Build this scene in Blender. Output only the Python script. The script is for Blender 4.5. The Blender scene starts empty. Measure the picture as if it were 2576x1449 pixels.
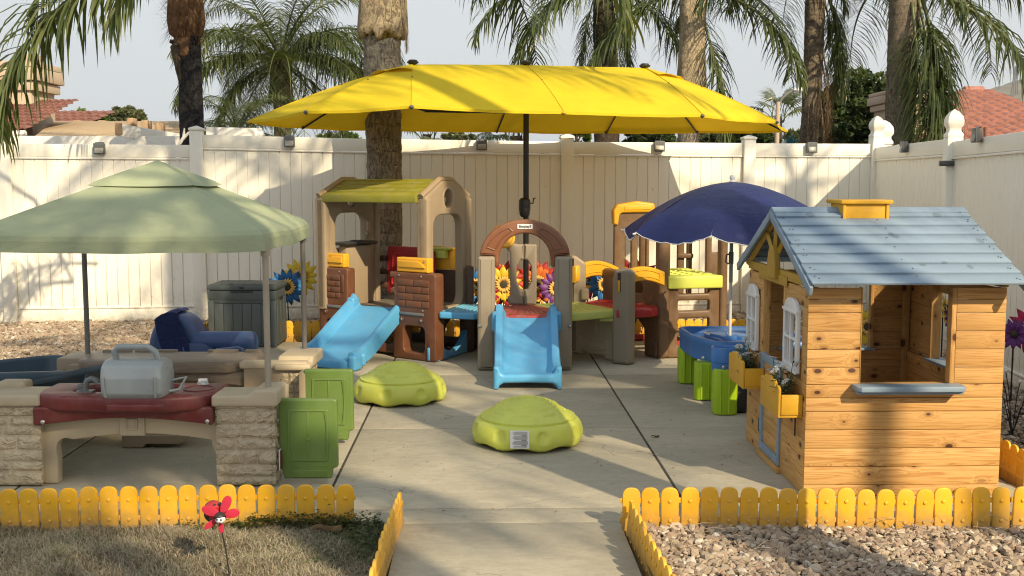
import bpy, bmesh, math, random
import numpy as np
from math import sin, cos, tan, pi, radians, atan2, sqrt, hypot
from mathutils import Matrix, Vector, noise as mnoise

sc = bpy.context.scene
COL = sc.collection
# ------------------------------------------------------------------ camera
CAM_H = 1.43
PITCH = math.atan(266 / 2713)
cam = bpy.data.cameras.new('camera')
cam.sensor_width = 36.0
cam.lens = 36.0 * 2713 / 2576
cam.clip_start = 0.05
cam.clip_end = 9000
camo = bpy.data.objects.new('camera', cam)
camo.location = (0, 0, CAM_H)
camo.rotation_euler = (pi / 2 - PITCH, 0, 0)
COL.objects.link(camo)
sc.camera = camo

# ------------------------------------------------------------------ light
SUN_DIR = Vector((0.90, -1.36, 1.0)).normalized()      # towards the sun
SUN_EL = math.asin(SUN_DIR.z)
sun = bpy.data.lights.new('sun', 'SUN')
sun.energy = 5.0
sun.angle = radians(0.5)
sun.color = (1.0, 0.81, 0.54)
suno = bpy.data.objects.new('sun', sun)
suno.rotation_euler = SUN_DIR.to_track_quat('Z', 'Y').to_euler()
suno.location = SUN_DIR * 30
COL.objects.link(suno)

world = bpy.data.worlds.new("World")
sc.world = world
world.use_nodes = True
wn = world.node_tree
wn.nodes.clear()
sky = wn.nodes.new('ShaderNodeTexSky')
sky.sky_type = 'NISHITA'
sky.sun_disc = False
sky.sun_elevation = SUN_EL
sky.sun_rotation = atan2(SUN_DIR.x, SUN_DIR.y)
sky.dust_density = 3.0
sky.air_density = 1.2
sky.ozone_density = 1.0
# smoke-grey haze veil: the blue of the clear sky is mostly washed out by an even pale grey
hs = wn.nodes.new('ShaderNodeHueSaturation')
hs.inputs['Saturation'].default_value = 0.35
mixw = wn.nodes.new('ShaderNodeMix'); mixw.data_type = 'RGBA'
mixw.inputs[0].default_value = 0.80
mixw.inputs[7].default_value = (5.3, 5.7, 6.05, 1)
bgn = wn.nodes.new('ShaderNodeBackground')
bgn.inputs['Strength'].default_value = 0.115
wo = wn.nodes.new('ShaderNodeOutputWorld')
wn.links.new(sky.outputs[0], hs.inputs['Color'])
wn.links.new(hs.outputs[0], mixw.inputs[6])
wn.links.new(mixw.outputs[2], bgn.inputs['Color'])
wn.links.new(bgn.outputs[0], wo.inputs[0])
sc.view_settings.view_transform = 'Standard'
sc.view_settings.look = 'None'
sc.view_settings.exposure = 0.38
sc.view_settings.gamma = 1.0
sc.view_settings.use_curve_mapping = False
try:
    sc.cycles.max_bounces = 8
    sc.cycles.transparent_max_bounces = 8
    sc.cycles.volume_bounces = 0
    sc.cycles.filter_width = 1.1
except Exception:
    pass

# ------------------------------------------------------------------ measuring: a photo pixel (2576 wide) to a place in the yard
_c, _s = cos(PITCH), sin(PITCH)
def ray(x, y):
    u = (x - 1288) / 2713; v = (724.5 - y) / 2713
    return u, _c + v * _s, -_s + v * _c
def G(x, y, z=0.0):
    a, b, d = ray(x, y); k = (z - CAM_H) / d
    return Vector((a * k, b * k, z))
def D(x, y, Y):
    a, b, d = ray(x, y); k = Y / b
    return Vector((a * k, Y, CAM_H + d * k))

# ------------------------------------------------------------------ object helpers
WL = {}
def setp(o, label=None, cat=None, group=None, kind=None):
    if label: o['label'] = label
    if cat: o['category'] = cat
    if group: o['group'] = group
    if kind: o['kind'] = kind
    return o
def place(o, wloc, parent):
    w = Vector(wloc)
    if parent is not None:
        o.parent = parent
        o.location = w - WL[parent.name]
    else:
        o.location = w
    WL[o.name] = w
def thing(name, loc, label, cat, group=None, kind=None):
    o = bpy.data.objects.new(name, None)
    o.empty_display_size = 0.1
    COL.objects.link(o)
    place(o, loc, None)
    return setp(o, label, cat, group, kind)
def link_mesh(name, me, wloc, parent):
    o = bpy.data.objects.new(name, me)
    COL.objects.link(o)
    place(o, wloc, parent)
    return o
def mk(name, VF, mat, parent=None, smooth=40, bevel=0.0, seg=2, center=True, fmat=None):
    V, F = VF
    V = [Vector(v) for v in V]
    if center:
        lo = Vector((min(v.x for v in V), min(v.y for v in V), min(v.z for v in V)))
        hi = Vector((max(v.x for v in V), max(v.y for v in V), max(v.z for v in V)))
        c = (lo + hi) / 2
        if parent is None: c.z = lo.z
    else:
        c = Vector((0, 0, 0))
    me = bpy.data.meshes.new(name)
    me.from_pydata([tuple(v - c) for v in V], [], F)
    me.validate()
    mats = mat if isinstance(mat, (list, tuple)) else [mat]
    for m in mats: me.materials.append(m)
    if fmat: me.polygons.foreach_set('material_index', fmat)
    if bevel > 0:
        bm = bmesh.new(); bm.from_mesh(me)
        bmesh.ops.recalc_face_normals(bm, faces=bm.faces)
        es = [e for e in bm.edges if len(e.link_faces) == 2 and e.calc_face_angle(0) > radians(35)]
        if es:
            bmesh.ops.bevel(bm, geom=es, offset=bevel, segments=seg, profile=0.5, affect='EDGES', clamp_overlap=True)
        bm.to_mesh(me); bm.free()
    if not smooth: me.shade_flat()
    else:
        me.shade_smooth()
        if smooth < 180: me.set_sharp_from_angle(angle=radians(smooth))
    return link_mesh(name, me, c, parent)
def copy_tree(o, loc=None, rotz=None, parent=None):
    n = o.copy(); COL.objects.link(n)
    if parent is not None: n.parent = parent
    if loc is not None:
        n.location = loc; WL[n.name] = Vector(loc)
    if rotz is not None: n.rotation_euler[2] = rotz
    for ch in [c for c in list(o.children)]:
        copy_tree(ch, None, None, n)
    return n

def xf(M, VF):
    return [M @ Vector(v) for v in VF[0]], VF[1]
def T(x, y, z=0.0, rz=0.0, rx=0.0, ry=0.0):
    return Matrix.Translation((x, y, z)) @ Matrix.Rotation(rz, 4, 'Z') @ Matrix.Rotation(rx, 4, 'X') @ Matrix.Rotation(ry, 4, 'Y')
def join(parts):
    V, F = [], []
    for v, f in parts:
        n = len(V); V += list(v); F += [tuple(i + n for i in q) for q in f]
    return V, F
def box(x0, x1, y0, y1, z0, z1):
    V = [(x, y, z) for z in (z0, z1) for y in (y0, y1) for x in (x0, x1)]
    F = [(0, 2, 3, 1), (4, 5, 7, 6), (0, 1, 5, 4), (2, 6, 7, 3), (0, 4, 6, 2), (1, 3, 7, 5)]
    return V, F
def cbox(c, s):
    return box(c[0] - s[0] / 2, c[0] + s[0] / 2, c[1] - s[1] / 2, c[1] + s[1] / 2, c[2] - s[2] / 2, c[2] + s[2] / 2)
def tube(pts, r, n=10, cap=True, flat=1.0):
    pts = [Vector(p) for p in pts]
    rs = r if isinstance(r, (list, tuple)) else [r] * len(pts)
    V, F = [], []
    prev = None
    for i, p in enumerate(pts):
        t = (pts[min(i + 1, len(pts) - 1)] - pts[max(i - 1, 0)]).normalized()
        if prev is None:
            a = Vector((0, 0, 1)) if abs(t.z) < 0.9 else Vector((1, 0, 0))
            b = t.cross(a).normalized()
        else:
            b = (prev - t * prev.dot(t)).normalized()
        prev = b
        c = t.cross(b)
        for k in range(n):
            a = 2 * pi * k / n
            V.append(p + b * (cos(a) * rs[i]) + c * (sin(a) * rs[i] * flat))
    for i in range(len(pts) - 1):
        for k in range(n):
            k2 = (k + 1) % n
            F.append((i * n + k, i * n + k2, (i + 1) * n + k2, (i + 1) * n + k))
    if cap:
        F.append(tuple(range(n - 1, -1, -1)))
        F.append(tuple((len(pts) - 1) * n + k for k in range(n)))
    return V, F
def lathe(prof, n=24, M=None, fn=None):
    V, F = [], []
    for i, (r, z) in enumerate(prof):
        for k in range(n):
            a = 2 * pi * k / n
            v = (r * cos(a), r * sin(a), z)
            if fn: v = fn(r, a, z, i)
            V.append(v)
    m = len(prof)
    for i in range(m - 1):
        for k in range(n):
            k2 = (k + 1) % n
            F.append((i * n + k, i * n + k2, (i + 1) * n + k2, (i + 1) * n + k))
    F.append(tuple(range(n - 1, -1, -1)))
    F.append(tuple((m - 1) * n + k for k in range(n)))
    return xf(M, (V, F)) if M else (V, F)
def rpoly(pts, r, seg=5):
    """polygon with rounded corners; r scalar or per-corner list"""
    out = []
    n = len(pts)
    for i in range(n):
        p = Vector(pts[i][:2]).to_2d() if len(pts[i]) > 2 else Vector(pts[i])
        a = Vector(pts[i - 1]) - p; b = Vector(pts[(i + 1) % n]) - p
        rr = r[i] if isinstance(r, (list, tuple)) else r
        la, lb = a.length, b.length
        if rr <= 0: out.append((p.x, p.y)); continue
        a.normalize(); b.normalize()
        ang = a.angle(b)
        d = min(rr / max(tan(ang / 2), 1e-3), la * 0.49, lb * 0.49)
        p0 = p + a * d; p1 = p + b * d
        for k in range(seg + 1):
            t = k / seg
            q = p0 * (1 - t) ** 2 + p * 2 * t * (1 - t) + p1 * t * t
            out.append((q.x, q.y))
    return out
def rrect(x0, x1, z0, z1, r, seg=5):
    return rpoly([(x0, z0), (x1, z0), (x1, z1), (x0, z1)], r, seg)
def ell(cx, cz, a, b, n=24, t0=0.0, t1=2 * pi):
    return [(cx + a * cos(t0 + (t1 - t0) * k / n), cz + b * sin(t0 + (t1 - t0) * k / n)) for k in range(n)]
def panel(outer, holes=(), depth=0.05, bev=0.008, M=None, y0=0.0, res=2):
    """plate in the local XZ plane, from y0 to y0+depth, with rounded rims and holes"""
    cu = bpy.data.curves.new('tmp', 'CURVE')
    cu.dimensions = '2D'; cu.fill_mode = 'BOTH'
    bev = min(bev, depth * 0.45)
    cu.extrude = depth / 2 - bev; cu.bevel_depth = bev; cu.bevel_resolution = res; cu.offset = -bev
    for loop in [outer] + list(holes):
        sp = cu.splines.new('POLY'); sp.points.add(len(loop) - 1)
        for i, (x, z) in enumerate(loop): sp.points[i].co = (x, z, 0, 1)
        sp.use_cyclic_u = True
    o = bpy.data.objects.new('tmp', cu)
    me = bpy.data.meshes.new_from_object(o)
    bm = bmesh.new(); bm.from_mesh(me)
    bmesh.ops.remove_doubles(bm, verts=bm.verts, dist=1e-5)
    bmesh.ops.recalc_face_normals(bm, faces=bm.faces)
    V = [Vector((v.co.x, y0 + depth / 2 - v.co.z, v.co.y)) for v in bm.verts]
    F = [tuple(v.index for v in f.verts) for f in bm.faces]
    bm.free()
    bpy.data.objects.remove(o); bpy.data.curves.remove(cu); bpy.data.meshes.remove(me)
    return xf(M, (V, F)) if M else (V, F)
def sweep(section, path, M=None, cap=True):
    """closed 2D section (x, h) carried along a path of (y, z); h is along the path normal"""
    V, F = [], []
    m = len(path)
    for i in range(m):
        a = path[max(i - 1, 0)]; b = path[min(i + 1, m - 1)]
        t = Vector((b[0] - a[0], b[1] - a[1])).normalized()
        nn = Vector((-t.y, t.x))
        if nn.y < 0: nn = -nn
        sec = section(i / (m - 1)) if callable(section) else section
        n = len(sec)
        for (x, h) in sec:
            V.append((x, path[i][0] + nn.x * h, path[i][1] + nn.y * h))
    for i in range(m - 1):
        for k in range(n):
            k2 = (k + 1) % n
            F.append((i * n + k, i * n + k2, (i + 1) * n + k2, (i + 1) * n + k))
    if cap:
        F.append(tuple(range(n - 1, -1, -1))); F.append(tuple((m - 1) * n + k for k in range(n)))
    return xf(M, (V, F)) if M else (V, F)
def grid(fn, nu, nv, wrap=False):
    V = [fn(i / nu, j / nv) for j in range(nv + 1) for i in range(nu + 1)]
    F = [(j * (nu + 1) + i, j * (nu + 1) + i + 1, (j + 1) * (nu + 1) + i + 1, (j + 1) * (nu + 1) + i) for j in range(nv) for i in range(nu)]
    return V, F

# ------------------------------------------------------------------ materials
class NT:
    def __init__(self, name):
        self.m = bpy.data.materials.new(name); self.m.use_nodes = True
        self.t = self.m.node_tree; self.t.nodes.clear()
        self.out = self.t.nodes.new('ShaderNodeOutputMaterial')
        self.p = self.t.nodes.new('ShaderNodeBsdfPrincipled')
        self.t.links.new(self.p.outputs[0], self.out.inputs[0])
    def n(self, ty, ins=None, **kw):
        nd = self.t.nodes.new('ShaderNode' + ty)
        for k, v in kw.items(): setattr(nd, k, v)
        for k, v in (ins or {}).items(): self.set(nd, k, v)
        return nd
    def set(self, nd, k, v):
        s = nd.inputs[k]
        if isinstance(v, bpy.types.NodeSocket): self.t.links.new(v, s)
        else: s.default_value = v
    def coord(self, kind='Object', rnd=False):
        c = self.n('TexCoord').outputs[kind]
        if rnd:
            oi = self.n('ObjectInfo').outputs['Random']
            ml = self.n('VectorMath', {0: (37.0, 53.0, 71.0)}, operation='SCALE'); self.set(ml, 'Scale', oi)
            c = self.n('VectorMath', {0: c, 1: ml.outputs[0]}, operation='ADD').outputs[0]
        return c
    def mapp(self, c, scale=(1, 1, 1), rot=(0, 0, 0)):
        return self.n('Mapping', {'Vector': c, 'Scale': scale, 'Rotation': rot}).outputs[0]
    def noise(self, c, scale, detail=4, rough=0.55, dist=0.0):
        return self.n('TexNoise', {'Vector': c, 'Scale': scale, 'Detail': detail, 'Roughness': rough, 'Distortion': dist}).outputs['Fac']
    def ramp(self, f, stops, interp='LINEAR'):
        r = self.n('ValToRGB', {'Fac': f}); cr = r.color_ramp; cr.interpolation = interp
        while len(cr.elements) < len(stops): cr.elements.new(0.5)
        for e, (p, c) in zip(cr.elements, stops):
            e.position = p
            e.color = (c, c, c, 1) if isinstance(c, (int, float)) else (c[0], c[1], c[2], 1)
        return r.outputs[0]
    def mix(self, f, a, b, mode='MIX'):
        m = self.n('Mix', data_type='RGBA', blend_type=mode)
        self.set(m, 0, f)
        for k, v in ((6, a), (7, b)):
            self.set(m, k, v if isinstance(v, bpy.types.NodeSocket) else (v[0], v[1], v[2], 1))
        return m.outputs[2]
    def math(self, op, a, b=0.0, c=None):
        ins = {0: a, 1: b}
        if c is not None: ins[2] = c
        return self.n('Math', ins, operation=op).outputs[0]
    def maprange(self, v, a, b, c=0.0, d=1.0):
        return self.n('MapRange', {'Value': v, 'From Min': a, 'From Max': b, 'To Min': c, 'To Max': d}).outputs[0]
    def bump(self, h, strength, dist=0.01, normal=None):
        b = self.n('Bump', {'Height': h, 'Strength': strength, 'Distance': dist})
        if normal is not None: self.set(b, 'Normal', normal)
        self.set(self.p, 'Normal', b.outputs[0])
        return b.outputs[0]
    def base(self, col, rough=0.5, spec=0.5):
        self.set(self.p, 'Base Color', col if isinstance(col, bpy.types.NodeSocket) else (col[0], col[1], col[2], 1))
        self.set(self.p, 'Roughness', rough)
        self.p.inputs['Specular IOR Level'].default_value = spec
def scl(c, k): return tuple(x * k for x in c)
def plastic(name, col, rough=0.42, grain=1.0, spec=0.45, dust=0.12, fade=0.12):
    """rotomoulded plastic: faint cast variation, fine grain, dust and scuffs"""
    m = NT(name)
    c = m.coord('Object', True)
    big = m.noise(c, 3.0, 3); fine = m.noise(c, 260, 2, 0.6)
    base = m.mix(m.maprange(big, 0.3, 0.7), scl(col, 1 - fade), tuple(min(1, x * (1 + fade)) for x in col))
    lum = 0.3 * col[0] + 0.5 * col[1] + 0.2 * col[2]
    base = m.mix(m.math('MULTIPLY', m.n('ObjectInfo').outputs['Random'], 0.5), base, tuple(x * 0.84 for x in col))
    dn = m.noise(c, 14, 6, 0.65)
    up = m.n('SeparateXYZ', {0: m.n('NewGeometry').outputs['Normal']}).outputs[2]
    upm = m.maprange(up, 0.2, 1.0, 0.35, 1.0)
    df = m.math('MULTIPLY', m.maprange(dn, 0.42, 0.75, 0.0, dust * 2.2), upm)
    base = m.mix(df, base, (0.42, 0.37, 0.29))
    sc_ = m.noise(m.mapp(c, (60, 60, 6)), 1.0, 5, 0.7, 0.6)
    base = m.mix(m.maprange(sc_, 0.68, 0.75, 0, 0.18), base, tuple(x * 0.6 + 0.25 * lum + 0.05 for x in col))
    m.base(base, 0.5, spec)
    m.set(m.p, 'Roughness', m.maprange(dn, 0.3, 0.8, rough - 0.05, min(0.95, rough + 0.2)))
    h = m.math('ADD', m.math('MULTIPLY', fine, 0.12 * grain), m.math('MULTIPLY', m.noise(c, 18, 3), 0.5))
    m.bump(h, 0.22, 0.004)
    return m.m
def paint(name, col, rough=0.5, var=0.15, scale=8, bump=0.15, spec=0.4):
    m = NT(name); c = m.coord('Object', True)
    f = m.noise(c, scale, 6, 0.6)
    m.base(m.mix(m.maprange(f, 0.3, 0.7), scl(col, 1 - var), tuple(min(1, x * (1 + var)) for x in col)), rough, spec)
    m.bump(m.noise(c, scale * 20, 3), bump, 0.003)
    return m.m
def wood(name, axis, lo, mid, hi, dark, rough=0.62, paintcol=None):
    """boards with long grain, cathedral figure and knots; axis 0/1/2 is the run of the board"""
    m = NT(name)
    c = m.coord('Object', True)
    sp = m.n('SeparateXYZ', {0: c})
    kv = m.n('CombineXYZ', {0: m.math('MULTIPLY', sp.outputs[axis], 5.5), 1: m.math('MULTIPLY', sp.outputs[0 if axis == 2 else 2], 9.0)}).outputs[0]
    vor = m.n('TexVoronoi', {'Vector': kv, 'Scale': 1.0, 'Randomness': 0.95}, voronoi_dimensions='2D')
    d = vor.outputs['Distance']
    keep = m.maprange(m.n('SeparateColor', {0: vor.outputs['Color']}).outputs[0], 0.36, 0.38)
    size = m.maprange(m.n('SeparateColor', {0: vor.outputs['Color']}).outputs[1], 0, 1, 0.03, 0.115)
    near = m.math('MULTIPLY', m.math('POWER', m.math('SUBTRACT', 1.0, m.math('MINIMUM', m.math('MULTIPLY', d, 2.2), 1.0)), 2.0), keep)
    g = [34.0, 34.0, 34.0]; g[axis] = 1.1
    warp = m.n('VectorMath', {0: m.mapp(c, tuple(g)), 1: m.n('VectorMath', {0: (1.6, 1.6, 1.6), 'Scale': near}, operation='SCALE').outputs[0]}, operation='ADD').outputs[0]
    n1 = m.noise(warp, 1.0, 3, 0.5, 0.4)
    rings = m.math('FRACT', m.math('MULTIPLY', n1, 7.0))
    rings = m.math('ABSOLUTE', m.math('SUBTRACT', m.math('MULTIPLY', rings, 2.0), 1.0))
    g2 = [420.0, 420.0, 420.0]; g2[axis] = 9.0
    fine = m.noise(m.mapp(c, tuple(g2)), 1.0, 3, 0.6)
    g3 = [6.0, 6.0, 6.0]; g3[axis] = 1.2
    blot = m.noise(m.mapp(c, tuple(g3)), 1.0, 3, 0.6)
    col = m.ramp(rings, [(0.0, lo), (0.35, mid), (1.0, hi)])
    tone = m.n('ObjectInfo').outputs['Random']
    col = m.mix(m.maprange(blot, 0.35, 0.7, 0, 0.45), col, lo)
    col = m.mix(m.maprange(fine, 0.45, 0.8, 0, 0.28), col, scl(lo, 0.75))
    col = m.mix(m.math('MULTIPLY', tone, 0.42), col, scl(mid, 0.76))
    kn = m.math('MULTIPLY', m.maprange(m.math('SUBTRACT', d, size), -0.015, 0.012, 1, 0), keep)
    halo = m.math('MULTIPLY', m.maprange(m.math('SUBTRACT', d, size), 0.0, 0.13, 0.65, 0), keep)
    col = m.mix(halo, col, scl(lo, 0.62))
    col = m.mix(kn, col, dark)
    if paintcol is not None:
        worn = m.noise(m.mapp(c, tuple(g3)), 2.5, 6, 0.7)
        pc = m.mix(m.maprange(blot, 0.3, 0.7), scl(paintcol, 0.86), tuple(min(1, x * 1.12) for x in paintcol))
        pc = m.mix(m.maprange(fine, 0.5, 0.85, 0, 0.35), pc, tuple(min(1, x * 1.25 + 0.03) for x in paintcol))
        pc = m.mix(m.math('MULTIPLY', kn, 0.55), pc, scl(paintcol, 0.45))
        col = m.mix(m.maprange(worn, 0.68, 0.78, 0, 0.35), pc, (0.42, 0.36, 0.28))
    m.base(col, rough, 0.35)
    h = m.math('ADD', m.math('MULTIPLY', fine, 0.5), m.math('MULTIPLY', rings, 0.25))
    m.bump(h, 0.35, 0.002)
    return m.m
# ================================================================== shared materials
M = {}
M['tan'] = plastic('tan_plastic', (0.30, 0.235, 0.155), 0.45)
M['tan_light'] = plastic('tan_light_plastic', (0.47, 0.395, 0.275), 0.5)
M['greige'] = plastic('greige_plastic', (0.27, 0.225, 0.165), 0.42)
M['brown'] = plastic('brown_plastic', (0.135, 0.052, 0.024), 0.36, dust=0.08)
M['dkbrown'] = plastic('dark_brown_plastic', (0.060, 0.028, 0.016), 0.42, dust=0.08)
M['umber'] = plastic('umber_plastic', (0.145, 0.082, 0.040), 0.42)
M['copper'] = plastic('copper_brown_plastic', (0.20, 0.078, 0.036), 0.34)
M['yellow'] = plastic('yellow_plastic', (0.72, 0.37, 0.018), 0.36, dust=0.08)
M['picket'] = plastic('picket_yellow_plastic', (0.80, 0.43, 0.020), 0.42, dust=0.16)
def picket_soil():
    t = M['picket'].node_tree; p = t.nodes['Principled BSDF']; src = p.inputs['Base Color'].links[0].from_socket
    g = t.nodes.new('ShaderNodeNewGeometry'); sx = t.nodes.new('ShaderNodeSeparateXYZ'); t.links.new(g.outputs['Position'], sx.inputs[0])
    nz = t.nodes.new('ShaderNodeTexNoise'); nz.inputs['Scale'].default_value = 28; nz.inputs['Detail'].default_value = 5; t.links.new(g.outputs['Position'], nz.inputs['Vector'])
    ad = t.nodes.new('ShaderNodeMath'); ad.operation = 'MULTIPLY_ADD'; t.links.new(nz.outputs['Fac'], ad.inputs[0]); ad.inputs[1].default_value = -0.12; t.links.new(sx.outputs[2], ad.inputs[2])
    mr = t.nodes.new('ShaderNodeMapRange'); mr.inputs[1].default_value = -0.06; mr.inputs[2].default_value = 0.03; mr.inputs[3].default_value = 0.6; mr.inputs[4].default_value = 0.0; t.links.new(ad.outputs[0], mr.inputs[0])
    mx = t.nodes.new('ShaderNodeMix'); mx.data_type = 'RGBA'; t.links.new(mr.outputs[0], mx.inputs[0]); t.links.new(src, mx.inputs[6]); mx.inputs[7].default_value = (0.24, 0.17, 0.10, 1)
    t.links.new(mx.outputs[2], p.inputs['Base Color'])
picket_soil()
M['blue'] = plastic('sky_blue_plastic', (0.090, 0.35, 0.63), 0.32, dust=0.06)
M['blue_lt'] = plastic('pale_blue_plastic', (0.13, 0.42, 0.60), 0.4, dust=0.12)
M['tblue'] = plastic('table_blue_plastic', (0.045, 0.18, 0.50), 0.34, dust=0.05)
M['navy'] = plastic('navy_plastic', (0.030, 0.065, 0.17), 0.38, dust=0.05)
M['slate'] = plastic('slate_blue_plastic', (0.026, 0.055, 0.088), 0.32, dust=0.03)
M['red'] = plastic('red_plastic', (0.40, 0.020, 0.024), 0.4, dust=0.08)
M['dusty_red'] = plastic('dusty_red_plastic', (0.34, 0.045, 0.045), 0.5, dust=0.25)
M['maroon'] = plastic('maroon_plastic', (0.145, 0.024, 0.024), 0.38, dust=0.10)
M['lime'] = plastic('lime_plastic', (0.58, 0.63, 0.10), 0.38, dust=0.06)
M['lime_faded'] = plastic('faded_lime_plastic', (0.46, 0.52, 0.13), 0.45, dust=0.14)
M['roof_green'] = plastic('olive_green_plastic', (0.225, 0.225, 0.022), 0.5, dust=0.15)
M['leg_lime'] = plastic('leg_lime_plastic', (0.36, 0.55, 0.012), 0.36, dust=0.05)
M['door_green'] = plastic('door_green_plastic', (0.115, 0.19, 0.042), 0.36, dust=0.06)
M['silver'] = plastic('silver_grey_plastic', (0.32, 0.36, 0.37), 0.30, dust=0.05)
M['silver_dk'] = plastic('dark_silver_plastic', (0.13, 0.145, 0.15), 0.34, dust=0.05)
M['black_pl'] = plastic('black_plastic', (0.018, 0.018, 0.018), 0.38, dust=0.03)
M['grey_floor'] = plastic('grey_brown_floor_plastic', (0.17, 0.15, 0.125), 0.6, dust=0.35)
M['deck'] = plastic('deck_box_grey', (0.060, 0.076, 0.077), 0.5, dust=0.04)
M['deck_dk'] = plastic('deck_box_groove', (0.02, 0.022, 0.022), 0.6, dust=0.0)
M['white_pl'] = plastic('white_plastic', (0.72, 0.73, 0.74), 0.35, dust=0.05)
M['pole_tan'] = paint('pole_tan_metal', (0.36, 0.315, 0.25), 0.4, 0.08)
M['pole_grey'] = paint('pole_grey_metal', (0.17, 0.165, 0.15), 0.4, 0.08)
M['pole_black'] = paint('pole_black_metal', (0.012, 0.012, 0.013), 0.35, 0.2)
M['black'] = paint('black_metal', (0.012, 0.012, 0.013), 0.5, 0.2)
def metal():
    m = NT('screw_steel'); m.base((0.55, 0.54, 0.52), 0.3); m.p.inputs['Metallic'].default_value = 0.9
    return m.m
M['steel'] = metal()

def vinyl(name, col):
    m = NT(name); c = m.coord('Object', True)
    g = m.n('NewGeometry').outputs['Position']
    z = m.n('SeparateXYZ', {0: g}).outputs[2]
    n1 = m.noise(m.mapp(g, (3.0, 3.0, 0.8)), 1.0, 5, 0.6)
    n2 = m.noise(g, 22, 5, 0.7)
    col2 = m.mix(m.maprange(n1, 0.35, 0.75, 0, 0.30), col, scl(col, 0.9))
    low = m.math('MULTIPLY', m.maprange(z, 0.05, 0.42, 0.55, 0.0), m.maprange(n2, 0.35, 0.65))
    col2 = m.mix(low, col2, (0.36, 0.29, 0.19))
    spk = m.noise(m.mapp(g, (30, 30, 16)), 1.0, 2, 0.5)
    col2 = m.mix(m.maprange(spk, 0.73, 0.78, 0, 0.45), col2, (0.25, 0.20, 0.15))
    m.base(col2, 0.42, 0.45)
    m.bump(n2, 0.06, 0.004)
    return m.m
M['vinyl'] = vinyl('cream_vinyl', (0.88, 0.86, 0.77))

def concrete():
    m = NT('weathered_concrete'); g = m.n('NewGeometry').outputs['Position']
    oi = m.n('ObjectInfo').outputs['Random']
    a = m.noise(m.mapp(g, (0.9, 1.5, 1)), 1.0, 5, 0.6, 0.8)
    b = m.noise(m.mapp(g, (3.2, 11, 1), (0, 0, 0.12)), 1.0, 7, 0.7, 1.4)
    f = m.noise(g, 190, 4, 0.7)
    col = m.mix(m.maprange(a, 0.3, 0.72), (0.52, 0.475, 0.36), (0.35, 0.325, 0.255))
    col = m.mix(m.maprange(b, 0.42, 0.76, 0, 0.42), col, (0.23, 0.21, 0.165))
    col = m.mix(m.math('MULTIPLY', oi, 0.16), col, (0.20, 0.19, 0.17))
    spots = m.noise(g, 7.0, 6, 0.75)
    col = m.mix(m.maprange(spots, 0.58, 0.72, 0, 0.42), col, (0.15, 0.14, 0.125))
    pale = m.noise(m.mapp(g, (5, 11, 1), (0, 0, 0.5)), 1.0, 6, 0.75, 1.2)
    col = m.mix(m.maprange(pale, 0.66, 0.74, 0, 0.4), col, (0.47, 0.44, 0.38))
    sand = m.n('TexVoronoi', {'Vector': g, 'Scale': 330.0}).outputs['Distance']
    col = m.mix(m.maprange(sand, 0.0, 0.35, 0.28, 0), col, (0.13, 0.12, 0.10))
    # fine wandering hairline scratches, cells that never line up with the slabs
    vs = m.n('TexVoronoi', {'Vector': m.mapp(m.n('VectorMath', {0: g, 1: m.n('VectorMath', {0: m.n('TexNoise', {'Vector': g, 'Scale': 1.2, 'Detail': 5}).outputs['Color'], 'Scale': 1.4}, operation='SCALE').outputs[0]}, operation='ADD').outputs[0], (0.6, 1.3, 1)), 'Scale': 1.0}, feature='DISTANCE_TO_EDGE').outputs['Distance']
    ln = m.math('MULTIPLY', m.maprange(vs, 0.0, 0.007, 1, 0), m.maprange(m.noise(g, 2.0, 2), 0.42, 0.55))
    col = m.mix(m.math('MULTIPLY', ln, 0.65), col, (0.14, 0.13, 0.115))
    mid_ = m.noise(m.mapp(g, (22, 34, 1)), 1.0, 6, 0.75, 0.8)
    col = m.mix(m.maprange(mid_, 0.35, 0.7, 0, 0.30), col, (0.19, 0.175, 0.14))
    grit = m.noise(g, 420, 2, 0.6)
    col = m.mix(m.maprange(grit, 0.58, 0.72, 0, 0.5), col, (0.14, 0.125, 0.10))
    col = m.mix(m.maprange(grit, 0.42, 0.28, 0, 0.45), col, (0.58, 0.54, 0.45))
    drip = m.n('TexVoronoi', {'Vector': m.mapp(g, (1.6, 1.9, 1), (0, 0, .4)), 'Scale': 1.0}).outputs['Distance']
    col = m.mix(m.math('MULTIPLY', m.maprange(m.math('ADD', drip, m.math('MULTIPLY', mid_, .12)), 0.08, 0.17, 0.45, 0), m.maprange(a, .45, .55)), col, (0.15, 0.14, 0.115))
    m.base(col, 0.88, 0.25)
    h = m.math('ADD', m.math('MULTIPLY', f, 0.6), m.math('MULTIPLY', b, 0.6))
    m.bump(h, 0.5, 0.003)
    return m.m
M['concrete'] = concrete()
def soil(name, c1, c2, sc_=20):
    m = NT(name); g = m.n('NewGeometry').outputs['Position']
    n1 = m.noise(g, sc_, 8, 0.75); n2 = m.noise(g, 0.4, 4)
    col = m.mix(m.maprange(n1, 0.35, 0.65), c1, c2)
    m.base(m.mix(m.maprange(n2, 0.4, 0.6, 0, 0.3), col, scl(c1, 0.8)), 0.95, 0.2)
    m.bump(n1, 0.6, 0.02)
    return m.m
M['soil'] = soil('dry_soil', (0.10, 0.075, 0.05), (0.20, 0.155, 0.11))
M['bedsoil'] = soil('gravel_bed_soil', (0.09, 0.07, 0.05), (0.22, 0.17, 0.12), 60)

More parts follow.
